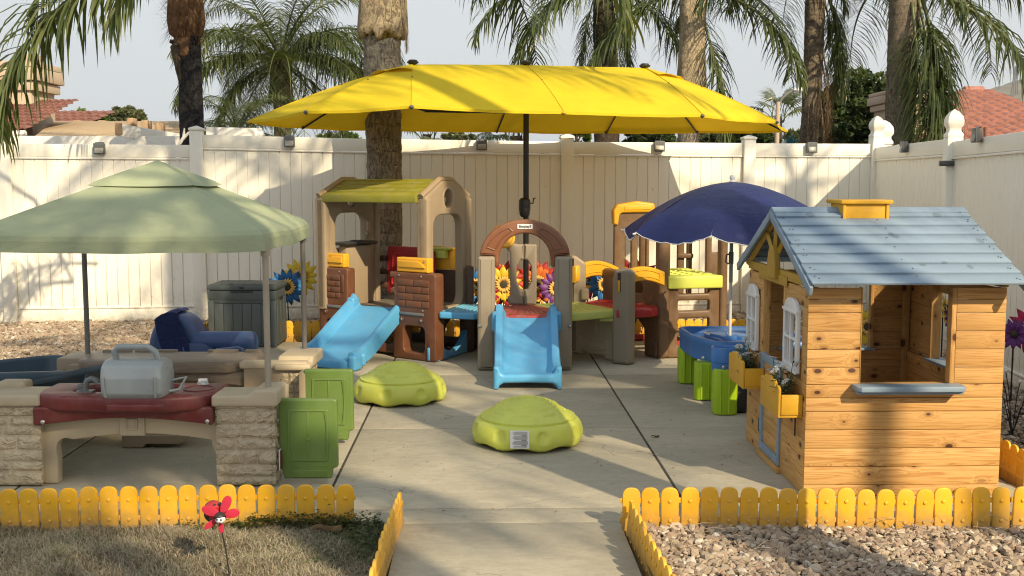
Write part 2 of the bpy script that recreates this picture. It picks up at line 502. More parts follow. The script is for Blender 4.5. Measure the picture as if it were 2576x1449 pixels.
def attr_mat(name, stops, rough=0.85, var=None, bumps=(60, 0.4), spec=0.3):
    """colour looked up by the vertex attribute 'tone'"""
    m = NT(name); g = m.n('NewGeometry').outputs['Position']
    t = m.n('Attribute', attribute_name='tone').outputs['Fac']
    col = m.ramp(t, stops)
    n1 = m.noise(g, bumps[0], 4, 0.7)
    col = m.mix(m.maprange(n1, 0.3, 0.7, 0, 0.5), col, m.mix(1.0, col, (0.68, 0.66, 0.63), 'MULTIPLY'))
    m.base(col, rough, spec)
    m.bump(n1, bumps[1], 0.004)
    return m.m
M['stone'] = attr_mat('crushed_rock', [(0.0, (0.17, 0.13, 0.10)), (0.2, (0.30, 0.245, 0.19)), (0.5, (0.43, 0.35, 0.26)), (0.68, (0.33, 0.23, 0.175)), (0.82, (0.52, 0.45, 0.35)), (1.0, (0.62, 0.59, 0.53))], 0.9)
M['grass'] = attr_mat('dry_grass', [(0.0, (0.10, 0.085, 0.05)), (0.35, (0.31, 0.26, 0.18)), (0.62, (0.47, 0.42, 0.31)), (0.78, (0.16, 0.19, 0.075)), (1.0, (0.06, 0.11, 0.03))], 0.7, bumps=(80, 0.1))

def leaf(name, stops, trans=0.35, rough=0.42, attr=True):
    m = NT(name)
    if attr:
        t = m.n('Attribute', attribute_name='tone').outputs['Fac']
        oi = m.n('ObjectInfo').outputs['Random']
        t = m.math('ADD', m.math('MULTIPLY', t, 0.8), m.math('MULTIPLY', oi, 0.2))
    else:
        t = m.n('ObjectInfo').outputs['Random']
    col = m.ramp(t, stops)
    m.base(col, rough, 0.4)
    tr = m.n('BsdfTranslucent'); m.set(tr, 'Color', m.mix(1.0, col, (1.25, 1.3, 0.5), 'MULTIPLY'))
    mx = m.n('MixShader', {0: trans})
    m.t.links.new(m.p.outputs[0], mx.inputs[1]); m.t.links.new(tr.outputs[0], mx.inputs[2])
    m.t.links.new(mx.outputs[0], m.out.inputs[0])
    return m.m
M['palmleaf'] = leaf('palm_leaf', [(0.0, (0.040, 0.062, 0.022)), (0.45, (0.082, 0.112, 0.040)), (0.8, (0.17, 0.19, 0.08)), (1.0, (0.28, 0.24, 0.13))], 0.30, 0.33)
M['deadleaf'] = leaf('dead_palm_leaf', [(0.0, (0.12, 0.075, 0.045)), (0.5, (0.22, 0.15, 0.09)), (1.0, (0.34, 0.26, 0.17))], 0.15)
M['treeleaf'] = leaf('tree_leaf', [(0.0, (0.018, 0.035, 0.012)), (0.5, (0.045, 0.075, 0.022)), (1.0, (0.10, 0.13, 0.04))], 0.3)
M['oliveleaf'] = leaf('olive_tree_leaf', [(0.0, (0.07, 0.085, 0.04)), (0.5, (0.115, 0.13, 0.06)), (1.0, (0.15, 0.16, 0.085))], 0.3)
M['limeleaf'] = leaf('bright_shrub_leaf', [(0.0, (0.05, 0.09, 0.02)), (0.5, (0.10, 0.15, 0.03)), (1.0, (0.18, 0.22, 0.06))], 0.35)

def bark(name, c1, c2, ring=11.0, dark=(0.03, 0.025, 0.02)):
    m = NT(name); g = m.n('TexCoord').outputs['Object']
    z = m.n('SeparateXYZ', {0: g}).outputs[2]
    wob = m.noise(g, 2.2, 4, 0.6)
    zz = m.math('ADD', m.math('MULTIPLY', z, ring), m.math('MULTIPLY', wob, 2.6))
    saw = m.math('FRACT', zz)
    edge = m.maprange(saw, 0.0, 0.16, 1, 0)
    n1 = m.noise(m.mapp(g, (7, 7, 16)), 1.0, 7, 0.7, 0.5)
    cr = m.noise(m.mapp(g, (24, 24, 9)), 1.0, 8, 0.8, 1.8)
    col = m.mix(m.maprange(n1, 0.3, 0.7), c1, c2)
    col = m.mix(m.maprange(cr, 0.54, 0.66, 0, 0.75), col, dark)
    col = m.mix(m.math('MULTIPLY', edge, m.maprange(cr, 0.4, 0.62, 0.1, .75)), col, dark)
    m.base(col, 0.9, 0.2)
    h = m.math('SUBTRACT', m.math('ADD', m.math('MULTIPLY', saw, 0.35), n1), m.maprange(cr, 0.5, 0.7, 0, 0.8))
    m.bump(h, 0.9, 0.03)
    return m.m
M['bark'] = bark('palm_bark_grey', (0.30, 0.25, 0.185), (0.19, 0.15, 0.11))
M['bark_pale'] = bark('palm_bark_pale', (0.36, 0.325, 0.27), (0.235, 0.21, 0.175), 9)
M['bark_black'] = bark('palm_bark_charred', (0.022, 0.021, 0.023), (0.045, 0.042, 0.044), 12, (0.006, 0.006, 0.006))
M['bark_dark'] = bark('palm_bark_dark', (0.12, 0.09, 0.065), (0.065, 0.05, 0.038), 12)
M['shag'] = paint('palm_fibre_brown', (0.15, 0.085, 0.045), 0.9, 0.5, 12, 0.8, 0.1)
M['boot'] = bark('palm_boot', (0.52, 0.43, 0.29), (0.34, 0.27, 0.18), 1.2, (0.17, 0.115, 0.07))
M['bark_tree'] = bark('tree_bark', (0.10, 0.075, 0.055), (0.16, 0.125, 0.09), 1.0)

def fabric(name, col, trans, trcol=None, weave=900, wr=0.25, rough=0.8, sheen=0.0, seam=False):
    m = NT(name); c = m.coord('Object')
    n1 = m.noise(c, 2.5, 5, 0.6); n2 = m.noise(m.mapp(c, (5, 5, 14)), 1.0, 5, 0.6, 1.0)
    cc = m.mix(m.maprange(n1, 0.3, 0.7), scl(col, 0.9), scl(col, 1.08))
    m.base(cc, rough, 0.3)
    h = m.math('ADD', m.math('MULTIPLY', n2, 1.0), m.math('MULTIPLY', m.noise(c, weave, 2), 0.04))
    m.bump(h, wr, 0.03)
    if trans > 0:
        tr = m.n('BsdfTranslucent'); m.set(tr, 'Color', (*(trcol or col), 1))
        mx = m.n('MixShader', {0: trans})
        m.t.links.new(m.p.outputs[0], mx.inputs[1]); m.t.links.new(tr.outputs[0], mx.inputs[2])
        m.t.links.new(mx.outputs[0], m.out.inputs[0])
    return m.m
M['um_yellow'] = fabric('yellow_umbrella_cloth', (0.72, 0.57, 0.022), 0.26, (0.95, 0.55, 0.012))
M['um_green'] = fabric('sage_green_canopy_cloth', (0.36, 0.41, 0.265), 0.12, (0.35, 0.4, 0.25))
M['um_blue'] = fabric('navy_beach_umbrella_cloth', (0.013, 0.021, 0.105), 0.03, (0.02, 0.04, 0.2), 900, 0.35, 0.46)
M['towel'] = fabric('navy_towel_cloth', (0.016, 0.024, 0.085), 0.0, None, 300, 0.9, 0.95)
M['white_trim'] = paint('white_trim', (0.74, 0.74, 0.74), 0.7, 0.05)

PL, PM, PH, PD = (0.40, 0.195, 0.055), (0.57, 0.325, 0.108), (0.65, 0.40, 0.155), (0.075, 0.03, 0.012)
M['pine'] = [wood('pine_board_' + 'xyz'[i], i, PL, PM, PH, PD) for i in range(3)]
RB = (0.215, 0.295, 0.385)
M['roofboard'] = [wood('blue_grey_board_' + 'xyz'[i], i, PL, PM, PH, PD, 0.5, RB) for i in range(3)]
OY = (0.62, 0.34, 0.025)
M['yboard'] = [wood('yellow_stained_board_' + 'xyz'[i], i, PL, PM, PH, PD, 0.5, OY) for i in range(3)]
OM = (0.40, 0.25, 0.035)
M['ochre'] = [wood('ochre_stained_board_' + 'xyz'[i], i, PL, PM, PH, PD, 0.55, OM) for i in range(3)]

def stonecast():
    m = NT('moulded_stone_plastic'); g = m.n('NewGeometry').outputs['Position']
    n1 = m.noise(m.mapp(g, (1, 1, 1.3)), 17, 3, 0.5, 1.4); n2 = m.noise(g, 4, 3)
    col = m.mix(m.maprange(n1, 0.3, 0.7), (0.42, 0.345, 0.235), (0.55, 0.47, 0.335))
    col = m.mix(m.maprange(n2, 0.35, 0.7, 0, 0.35), col, (0.25, 0.20, 0.14))
    m.base(col, 0.6, 0.35)
    m.bump(n1, 1.0, 0.028)
    return m.m
M['stonecast'] = stonecast()
def woodgrain_plastic():
    m = NT('woodgrain_plastic'); c = m.coord('Object')
    n1 = m.noise(m.mapp(c, (3, 34, 34)), 1.0, 4, 0.6, 1.0)
    m.base(m.mix(m.maprange(n1, 0.3, 0.7), (0.19, 0.15, 0.115), (0.26, 0.205, 0.15)), 0.45, 0.4)
    m.bump(n1, 0.5, 0.006)
    return m.m
M['grainpl'] = woodgrain_plastic()
def stucco(name, col):
    m = NT(name); g = m.n('NewGeometry').outputs['Position']
    n1 = m.noise(g, 1.2, 5); n2 = m.noise(g, 30, 3)
    m.base(m.mix(m.maprange(n1, 0.3, 0.7), scl(col, 0.9), scl(col, 1.08)), 0.9, 0.2); m.bump(n2, 0.3, 0.01)
    return m.m
M['stucco'] = stucco('peach_stucco', (0.50, 0.41, 0.31))
M['stucco2'] = stucco('beige_stucco', (0.44, 0.35, 0.27))
M['tile'] = paint('clay_roof_tile', (0.20, 0.09, 0.07), 0.75, 0.3, 6, 0.3)
M['tile2'] = paint('faded_clay_tile', (0.36, 0.165, 0.125), 0.8, 0.25, 5, 0.3)
M['whitewood'] = paint('white_painted_timber', (0.80, 0.78, 0.72), 0.75, 0.12, 5, 0.4)
M['tanroof'] = paint('tan_roll_roofing', (0.42, 0.31, 0.185), 0.9, 0.10, 3, 0.3)
M['rawwood'] = paint('raw_timber', (0.42, 0.29, 0.18), 0.85, 0.15, 6, 0.3)
M['hill'] = soil('dry_brush_hill', (0.15, 0.125, 0.09), (0.24, 0.205, 0.15), 0.05)
M['glass_dark'] = paint('solar_cell', (0.02, 0.022, 0.03), 0.15, 0.1)
M['lamp_grey'] = paint('lamp_grey', (0.10, 0.10, 0.095), 0.45, 0.1)
M['lamp_lens'] = paint('lamp_lens', (0.33, 0.32, 0.28), 0.3, 0.1)

# ================================================================== ground, patio, walkway
rng = random.Random(7)
def strip_ground():
    bpy_V, F = grid(lambda u, v: ((u - 0.5) * 6200, -280 + v * 2750, -0.035), 40, 40)
    return mk('ground', (bpy_V, F), M['soil'], None, smooth=0)
setp(strip_ground(), kind='structure')

JR = radians(1.65)
def jf(xp, yp): return Vector((xp * cos(JR) - yp * sin(JR), xp * sin(JR) + yp * cos(JR), 0))
def slab(name, x0, x1, y0, y1, parent, z=0.0):
    VF = box(x0, x1, y0, y1, -0.10, z)
    V = [Matrix.Rotation(JR, 4, 'Z') @ Vector(v) for v in VF[0]]
    return mk(name, (V, VF[1]), M['concrete'], parent, smooth=40, bevel=0.006, seg=2)
patio = thing('patio', (0, 6, 0), None, None, kind='structure')
xs = [-3.02, -2.19, -0.706, 0.914, 2.52]
ys = [4.655, 6.21, 7.95, 9.68]
for i in range(4):
    for j in range(3):
        slab('concrete_slab', xs[i] + (0.006 if i else 0), xs[i + 1] - 0.006, ys[j] + 0.0015, ys[j + 1] - 0.0015, patio, rng.uniform(-0.003, 0.0))
for i in range(4):
    slab('concrete_slab', xs[i] + 0.003, xs[i + 1] - 0.003, 4.45, 4.652, patio, -0.004)
walkway = thing('walkway', (0, 3, 0), None, None, kind='structure')
slab('concrete_slab', -0.345, 0.588, 3.0, 4.447, walkway, -0.004)
slab('concrete_slab', -0.345, 0.588, 1.4, 2.996, walkway, -0.004)
# dirt and weeds packed in the wide joints
def joint_fill():
    parts = []
    for x in (-2.19, -0.706, 0.914):
        VF = box(x - 0.0062, x + 0.0062, 4.66, 9.67, -0.06, -0.007)
        parts.append(([Matrix.Rotation(JR, 4, 'Z') @ Vector(v) for v in VF[0]], VF[1]))
    return join(parts)
setp(mk('joint_dirt', joint_fill(), paint('joint_dirt', (0.055, 0.047, 0.036), 0.95, 0.6, 30), None, smooth=0), kind='structure')

# ------------------------------------------------------------------ crushed rock
_ico = None
def ico():
    global _ico
    if _ico is None:
        bm = bmesh.new(); bmesh.ops.create_icosphere(bm, subdivisions=1, radius=1.0)
        _ico = (np.array([v.co[:] for v in bm.verts]), np.array([[v.index for v in f.verts] for f in bm.faces])); bm.free()
    return _ico
def rocks(name, P, R, seed, mat):
    r = np.random.default_rng(seed)
    bv, bf = ico(); n = len(P)
    base = bv[None] * r.uniform(0.5, 1.3, (n, len(bv), 1))
    base = base * (r.uniform(0.6, 1.25, (n, 1, 3)))
    q = r.normal(size=(n, 4)); q /= np.linalg.norm(q, axis=1, keepdims=True)
    w, x, y, z = q.T
    Rm = np.stack([1 - 2 * (y * y + z * z), 2 * (x * y - z * w), 2 * (x * z + y * w), 2 * (x * y + z * w), 1 - 2 * (x * x + z * z), 2 * (y * z - x * w), 2 * (x * z - y * w), 2 * (y * z + x * w), 1 - 2 * (x * x + y * y)], 1).reshape(n, 3, 3)
    V = np.einsum('nij,nkj->nki', Rm, base) * R[:, None, None]
    V[..., 2] *= 0.75
    V += P[:, None, :]
    F = (bf[None] + (np.arange(n) * len(bv))[:, None, None]).reshape(-1, 3)
    me = bpy.data.meshes.new(name)
    me.vertices.add(n * len(bv)); me.vertices.foreach_set('co', V.reshape(-1))
    me.loops.add(len(F) * 3); me.loops.foreach_set('vertex_index', F.reshape(-1).astype(np.int32))
    me.polygons.add(len(F)); me.polygons.foreach_set('loop_start', np.arange(0, len(F) * 3, 3, dtype=np.int32))
    me.update(calc_edges=True); me.shade_flat()
    a = me.attributes.new('tone', 'FLOAT', 'POINT')
    a.data.foreach_set('value', np.repeat(np.clip(r.beta(1.6, 1.6, n), 0, 1), len(bv)).astype(np.float32))
    me.materials.append(mat)
    return link_mesh(name, me, (0, 0, 0), None)
def bed(name, x0, x1, y0, y1, z, n, rmin, rmax, seed, keep=None, hfun=None):
    r = np.random.default_rng(seed)
    P = np.stack([r.uniform(x0, x1, n), r.uniform(y0, y1, n), np.zeros(n)], 1)
    if keep is not None: P = P[keep(P[:, 0], P[:, 1])]
    h = (hfun(P[:, 0], P[:, 1]) if hfun else 0)
    P[:, 2] = z + h + r.uniform(-0.5, 0.6, len(P)) * rmax
    R = r.uniform(rmin, rmax, len(P)) * r.choice([0.7, 1.0, 1.0, 1.35], len(P))
    return setp(rocks(name, P, R, seed, M['stone']), kind='stuff')
def mound(x, y): return 0.022 * np.sin(x * 2.1 + 1.0) + 0.012 * np.sin(y * 5 + x * 3)
def bedsheet(name, x0, x1, y0, y1, z, fn=None, mat=None):
    def f(u, v):
        x, y = x0 + (x1 - x0) * u, y0 + (y1 - y0) * v
        return (x, y, z + (float(fn(np.array(x), np.array(y))) if fn else 0))
    return setp(mk(name, grid(f, 24, 24), mat or M['bedsoil'], None, smooth=60), kind='structure')
bedsheet('gravel_bed', 0.50, 3.6, 3.3, 4.40, -0.012, mound)
bed('gravel', 0.53, 2.75, 3.55, 4.39, 0.0, 8800, 0.0095, 0.0205, 3, keep=lambda x, y: (x < 0.62 * y) & (x > 0.51 + (4.4 - y) * 0.06), hfun=mound)
bedsheet('gravel_bed', -8.5, -2.80, 4.6, 12.2, 0.012)
bed('gravel', -5.9, -2.78, 6.6, 11.1, 0.03, 26000, 0.013, 0.026, 4, keep=lambda x, y: x > -0.52 * y)
bedsheet('gravel_bed', -2.80, 4.2, 9.78, 12.0, 0.008)
bed('gravel', -2.80, 3.9, 9.74, 11.75, 0.025, 17000, 0.014, 0.026, 5, keep=lambda x, y: y < 10.98 + x * 0.1165 + 0.35)
bedsheet('gravel_bed', 2.50, 4.2, 4.5, 9.77, 0.004)
bed('gravel', 2.50, 3.9, 5.0, 9.74, 0.02, 9000, 0.012, 0.024, 6, keep=lambda x, y: x < 0.50 * y)

# ------------------------------------------------------------------ dry lawn
def blades(name, P, H, W, seed, tone, mat, lean=0.9, flat=0.35):
    r = np.random.default_rng(seed); n = len(P)
    a = r.uniform(0, 2 * pi, n); b = a + r.normal(0, 0.9, n)
    d = np.stack([np.cos(a), np.sin(a), np.zeros(n)], 1); d2 = np.stack([np.cos(b), np.sin(b), np.zeros(n)], 1)
    side = np.stack([-np.sin(a), np.cos(a), np.zeros(n)], 1) * W[:, None]
    L = r.uniform(0.2, lean, n)[:, None]
    up = np.array([0, 0, 1.0])
    h = H[:, None]
    p1 = P + (up * 0.55 + d * L * 0.5) * h
    p2 = p1 + (up * (0.45 - flat * r.uniform(0, 1.6, n)[:, None]) + d2 * (0.35 + L * 0.5)) * h
    V = np.stack([P - side, P + side, p1 + side * 0.8, p1 - side * 0.8, p2], 1)
    base = (np.arange(n) * 5)[:, None]
    quads = base + np.array([[0, 1, 2, 3]]); tris = base + np.array([[3, 2, 4]])
    me = bpy.data.meshes.new(name)
    me.vertices.add(n * 5); me.vertices.foreach_set('co', V.reshape(-1))
    loops = np.concatenate([quads.reshape(-1), tris.reshape(-1)]).astype(np.int32)
    starts = np.concatenate([np.arange(0, n * 4, 4), n * 4 + np.arange(0, n * 3, 3)]).astype(np.int32)
    me.loops.add(len(loops)); me.loops.foreach_set('vertex_index', loops)
    me.polygons.add(len(starts)); me.polygons.foreach_set('loop_start', starts)
    me.update(calc_edges=True)
    at = me.attributes.new('tone', 'FLOAT', 'POINT')
    at.data.foreach_set('value', np.repeat(tone, 5).astype(np.float32))
    me.materials.append(mat)
    return link_mesh(name, me, (0, 0, 0), None)
bedsheet('lawn_soil', -5.5, -0.50, 2.0, 4.45, -0.025, None, soil('lawn_thatch', (0.075, 0.06, 0.035), (0.17, 0.135, 0.085), 90))
r = np.random.default_rng(11)
n = 62000
P = np.stack([r.uniform(-2.45, -0.52, n), 3.45 + 0.99 * r.uniform(0, 1, n) ** 0.9, np.full(n, -0.024)], 1)
P = P[(P[:, 0] > -0.53 * P[:, 1])]
clump = np.array([mnoise.noise(Vector((x * 6, y * 6, 0))) for x, y in P[:, :2]])
clump2 = np.array([mnoise.noise(Vector((x * 2.3 + 9, y * 2.3, 4))) for x, y in P[:, :2]])
H = (0.030 + 0.022 * clump + r.uniform(0, 0.022, len(P)))
near = np.clip((P[:, 0] + 0.85) / 0.3, 0, 1) * np.clip((P[:, 1] - 3.9) / 0.2, 0, 1)
tone = np.clip(0.38 + 0.28 * clump2 + r.normal(0, 0.17, len(P)), 0, 0.66)
green = r.uniform(0, 1, len(P)) < (0.05 + 0.13 * np.clip(clump2 * 1.5 + 0.2, 0, 1) + 0.45 * near)
tone[green] = r.uniform(0.74, 1.0, green.sum())
setp(blades('grass', P, H, r.uniform(0.0007, 0.0017, len(P)), 12, tone, M['grass']), kind='stuff')
# ================================================================== vinyl privacy fences
def line_x(px, p0, d):
    """where the line p0 + t d is seen at photo column px (at eye level)"""
    k = (px - 1288) / 2713
    return (k * p0[1] - p0[0]) / (d[0] - k * d[1])
def gothic(sz=0.127):
    s = sz / 2
    prof = [(s * 1.0, 0), (s * 1.12, 0.0), (s * 1.12, 0.03), (s * 0.86, 0.055), (s * 0.86, 0.085), (s * 1.12, 0.11), (s * 1.16, 0.15), (s * 1.05, 0.19), (s * 0.62, 0.235), (s * 0.08, 0.262)]
    V, F = [], []
    for i, (a, z) in enumerate(prof):
        V += [(-a, -a, z), (a, -a, z), (a, a, z), (-a, a, z)]
    for i in range(len(prof) - 1):
        for k in range(4):
            F.append((i * 4 + k, i * 4 + (k + 1) % 4, (i + 1) * 4 + (k + 1) % 4, (i + 1) * 4 + k))
    F.append((0, 3, 2, 1)); F.append(tuple((len(prof) - 1) * 4 + k for k in range(4)))
    return V, F
def flatcap(sz=0.127):
    s = sz / 2 + 0.008
    V = [(-s, -s, 0), (s, -s, 0), (s, s, 0), (-s, s, 0), (-s, -s, 0.022), (s, -s, 0.022), (s, s, 0.022), (-s, s, 0.022), (0, 0, 0.05)]
    F = [(3, 2, 1, 0), (0, 1, 5, 4), (1, 2, 6, 5), (2, 3, 7, 6), (3, 0, 4, 7), (4, 5, 8), (5, 6, 8), (6, 7, 8), (7, 4, 8)]
    return V, F
def build_fence(root, p0, ang, posts, tops, base, boards, capkinds, posttop):
    """posts: distances along the run; tops: rail-top height (left end, right end) of each bay"""
    fr = T(p0[0], p0[1], 0, ang)
    for i, t in enumerate(posts):
        if posttop[i] is None: continue
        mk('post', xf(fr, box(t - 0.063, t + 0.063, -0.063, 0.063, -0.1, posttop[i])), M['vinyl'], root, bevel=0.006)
        cap = gothic() if capkinds[i] == 'g' else flatcap()
        mk('post_cap', xf(fr @ T(t, 0, posttop[i]) @ (Matrix.Scale(.88, 4) if capkinds[i] == 'g' else Matrix.Identity(4)), cap), M['vinyl'], root, bevel=0.003)
    for i in range(len(posts) - 1):
        a, b = posts[i] + 0.062, posts[i + 1] - 0.062
        za, zb = tops[i]
        def rail(z0, z1, d0, d1):
            V = []
            for x, zt in ((a, za), (b, zb)):
                for y in (-d0, d1):
                    for z in (z0, z1): V.append((x, y, zt + z))
            return V, [(0, 1, 3, 2), (4, 6, 7, 5), (0, 4, 5, 1), (2, 3, 7, 6), (1, 5, 7, 3), (0, 2, 6, 4)]
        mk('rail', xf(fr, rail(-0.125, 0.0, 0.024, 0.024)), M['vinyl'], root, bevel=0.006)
        mk('rail_lip', xf(fr, rail(-0.147, -0.128, 0.030, 0.030)), M['vinyl'], root, bevel=0.004)
        def brail(z0, z1, d):
            return box(a, b, -d, d, z0, z1)
        mk('rail', xf(fr, brail(base[i] - 0.02, base[i] + 0.105, 0.024)), M['vinyl'], root, bevel=0.006)
        mk('rail_lip', xf(fr, brail(base[i] + 0.108, base[i] + 0.126, 0.030)), M['vinyl'], root, bevel=0.004)
        nb = boards[i]
        w = (b - a) / nb
        for k in range(nb):
            x0, x1 = a + k * w + 0.0022, a + (k + 1) * w - 0.0022
            zt0 = za + (zb - za) * ((k + 0.5) / nb) - 0.13
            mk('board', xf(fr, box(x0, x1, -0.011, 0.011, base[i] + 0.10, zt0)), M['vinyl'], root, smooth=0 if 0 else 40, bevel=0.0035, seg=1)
        # dark backing of each tongue-and-groove seam, a lip of the boards themselves
        mk('board_tongue', xf(fr, box(a, b, 0.000, 0.004, base[i] + 0.09, min(za, zb) - 0.13)), M['vinyl'], root, smooth=0)
P0 = (-3.058, 10.9); P1 = (3.807, 11.7)
FA = atan2(P1[1] - P0[1], P1[0] - P0[0])
fd = (cos(FA), sin(FA))
cols = [-458, 22, 502, 963, 1424, 1878, 2197]
pt = [line_x(c, P0, fd) for c in cols]
def topz(px, py, t):
    return D(px, py, P0[1] + fd[1] * t).z
zz = lambda px, py: topz(px, py, line_x(px, P0, fd))
backf = thing('vinyl_fence', (P0[0], P0[1], 0), 'long cream vinyl privacy fence behind the play structures', 'fence')
tops = [(zz(22, 358), zz(22, 362)), (zz(40, 361.5), zz(487, 365)), (zz(518, 339), zz(950, 350)), (zz(975, 350), zz(1411, 356)), (zz(1437, 357), zz(1864, 360)), (zz(1892, 360.5), zz(2187, 362))]
ptops = [1.9, zz(22, 357), zz(502, 328.5), zz(963, 345), zz(1424, 348.5), zz(1878, 351), zz(2197, 346)]
build_fence(backf, P0, FA, pt, tops, [0.05, 0.06, 0.05, 0.03, 0.015, 0.01], [16, 16, 16, 16, 16, 11], ['f'] * 6 + ['g'], ptops)
RC = Vector((P0[0] + fd[0] * pt[6], P0[1] + fd[1] * pt[6], 0))
rp = Vector((3.66, 9.02, 0)); RA = atan2(rp.y - RC.y, rp.x - RC.x)
L1 = (rp - RC).length
rightf = thing('vinyl_fence', (RC.x, RC.y, 0), 'shaded cream vinyl fence running forward from the corner at the right', 'fence')
build_fence(rightf, (RC.x, RC.y), RA, [0.0, L1, L1 + 2.44, L1 + 4.88], [(1.80, 1.79), (1.765, 1.78), (1.78, 1.78)], [0.01, 0.0, 0.0], [21, 21, 21], ['f', 'g', 'g', 'g'], [None, 1.80, 1.82, 1.82])
# neighbour's fence meeting the corner from behind
nf = thing('vinyl_fence', (RC.x + 0.15, RC.y + 0.2, 0), 'neighbouring cream fence end, two posts behind the corner post', 'fence')
nb_ = T(RC.x, RC.y, 0, FA)
mk('post', xf(nb_, box(0.10, 0.22, 0.09, 0.21, 0, 1.84)), M['vinyl'], nf, bevel=0.006)
mk('post_cap', xf(nb_ @ T(0.16, 0.15, 1.84), gothic()), M['vinyl'], nf, bevel=0.003)
mk('post', xf(nb_, box(0.36, 0.50, 0.30, 0.44, 0, 1.80)), M['vinyl'], nf, bevel=0.006)
mk('post_cap', xf(nb_ @ T(0.43, 0.37, 1.80), flatcap(0.14)), M['vinyl'], nf, bevel=0.003)
mk('rail', xf(nb_ @ T(0.3, 0.26, 0, 0.7), box(-0.12, 0.12, -0.024, 0.024, 1.58, 1.74)), M['vinyl'], nf, bevel=0.006)
lt = setp(mk('gate_latch', xf(T(rp.x - 0.03, rp.y - 0.05, 1.585, -0.15), join([box(-0.10, 0.02, -0.04, 0.0, -0.022, 0.022), box(-0.10, -0.02, -0.055, -0.04, -0.016, 0.016), tube([(0.0, -0.05, 0), (0.0, -0.03, 0)], 0.01, 8)])), M['lamp_grey'], None, bevel=0.004), 'small dark metal strap bracket on the right fence post under its finial', 'bracket')

# fence-top solar lights
def solar():
    t = thing('solar_light', (0, 0, 0), 'x', 'fence light', 'solar lights on the fence rails')
    mk('housing', join([box(-0.052, 0.052, -0.058, -0.008, -0.052, 0.052)]), M['lamp_grey'], t, bevel=0.006)
    mk('solar_cell', xf(T(0, -0.036, 0.054, 0, radians(22)), box(-0.043, 0.043, -0.022, 0.022, -0.003, 0.004)), M['glass_dark'], t, smooth=0)
    mk('lens', xf(T(0, -0.060, -0.012, 0, radians(-14)), box(-0.042, 0.042, -0.004, 0.004, -0.032, 0.024)), M['lamp_lens'], t, bevel=0.003)
    mk('frame', xf(T(0, -0.059, 0), panel(rrect(-0.054, 0.054, -0.054, 0.056, 0.006), [rrect(-0.040, 0.040, -0.042, 0.012, 0.004)], 0.008, 0.002)), M['silver_dk'], t)
    return t
sol = solar()
sl = [(255, 375, 'on the low left bay, left of the charred palm trunk'), (730, 357, 'above the storage box, right of the tall fence post'), (1211, 365, 'left of the black umbrella pole'), (1656, 369, 'above the orange topped tower'), (2037, 372, 'in front of the thin palm trunk with dry fronds')]
first = True
for px, py, w in sl:
    t = line_x(px, P0, fd)
    y = P0[1] + fd[1] * t
    loc = D(px, py, y) + Vector((0, -0.024, 0))
    o = sol if first else copy_tree(sol)
    first = False
    o.location = loc; o.rotation_euler[2] = FA
    o['label'] = 'small grey solar fence light ' + w
for px, py, Y, w in ((2303, 370, 10.35, 'angled away, just right of the corner post'), (2566, 341, 8.25, 'at the right edge of the picture, nearest the camera')):
    o = copy_tree(sol)
    k = (Y - RC.y) / sin(RA)
    o.location = Vector((RC.x + cos(RA) * k - 0.024, Y, D(px, py, Y).z)); o.rotation_euler[2] = RA + (pi if 0 else 0) 
    o['label'] = 'small grey solar fence light ' + w

# ================================================================== yellow picket edging
def picket_mesh():
    out = panel(rpoly([(-0.0365, -0.02), (0.0365, -0.02), (0.0365, 0.175), (-0.0365, 0.175)], [0, 0, 0.0364, 0.0364], 8), (), 0.013, 0.003)
    knobs = [xf(T(0, -0.001, z, 0, pi / 2), lathe([(0.0075, 0.0), (0.0075, 0.003), (0.004, 0.005)], 12)) for z in (0.118, 0.035)]
    return join([out] + knobs)
_pk = None
def edging(label, p, q, zb, pitch=0.0815, lean=0.0, group='yellow picket edging strips'):
    global _pk
    p = Vector(p); q = Vector(q); L = (q - p).length; ang = atan2(q.y - p.y, q.x - p.x)
    root = thing('picket_edging', (p.x, p.y, 0), label, 'edging', group)
    nP = int(L / pitch)
    rr = random.Random(int(p.x * 100) + 5)
    k = 0
    while k < nP:
        seg = min(4, nP - k)
        dz = rr.uniform(-0.004, 0.004); da = rr.uniform(-0.02, 0.02)
        c = p + (q - p).normalized() * ((k + seg / 2) * pitch)
        zb_ = zb((k + seg / 2) * pitch / L) if callable(zb) else zb
        fr = T(c.x, c.y, zb_ + dz, ang + da, lean + rr.uniform(-0.05, 0.05), rr.uniform(-0.01, 0.01))
        for j in range(seg):
            if _pk is None:
                o = mk('picket', picket_mesh(), M['picket'], root, smooth=40, center=False)
                _pk = o.data
            else:
                o = bpy.data.objects.new('picket', _pk); COL.objects.link(o); o.parent = root
            m = fr @ T((j - seg / 2 + 0.5) * pitch, 0, 0, 0, rr.uniform(-.012, .012), rr.uniform(-0.018, 0.018))
            o.location = m.translation - WL[root.name]; o.rotation_euler = m.to_euler()
        mk('rail', xf(fr, join([box(-seg / 2 * pitch - 0.003, seg / 2 * pitch + 0.003, 0.007, 0.016, z, z + 0.022) for z in (0.028, 0.108)])), M['picket'], root, bevel=0.002)
        k += seg
    return root
edging('yellow picket edging along the dry lawn, in front of the kitchen counter', (-2.78, 4.345), (-0.60, 4.425), -0.006)
edging('short yellow picket edging seen edge on beside the walkway, lawn side', (-0.475, 4.46), (-0.475, 3.3), -0.042, lean=0.06)
edging('yellow picket edging in front of the wooden playhouse, over the gravel', (0.452, 4.352), (2.90, 4.395), lambda t: -0.012 + 0.014 * (2 * t - 1) ** 2)
edging('yellow picket edging seen edge on beside the walkway, gravel side', (0.468, 4.33), (0.545, 3.3), -0.042, lean=-0.04)
edging('far yellow picket edging, left half, behind the slide and storage box', (-2.72, 9.72), (0.02, 9.74), 0.0)
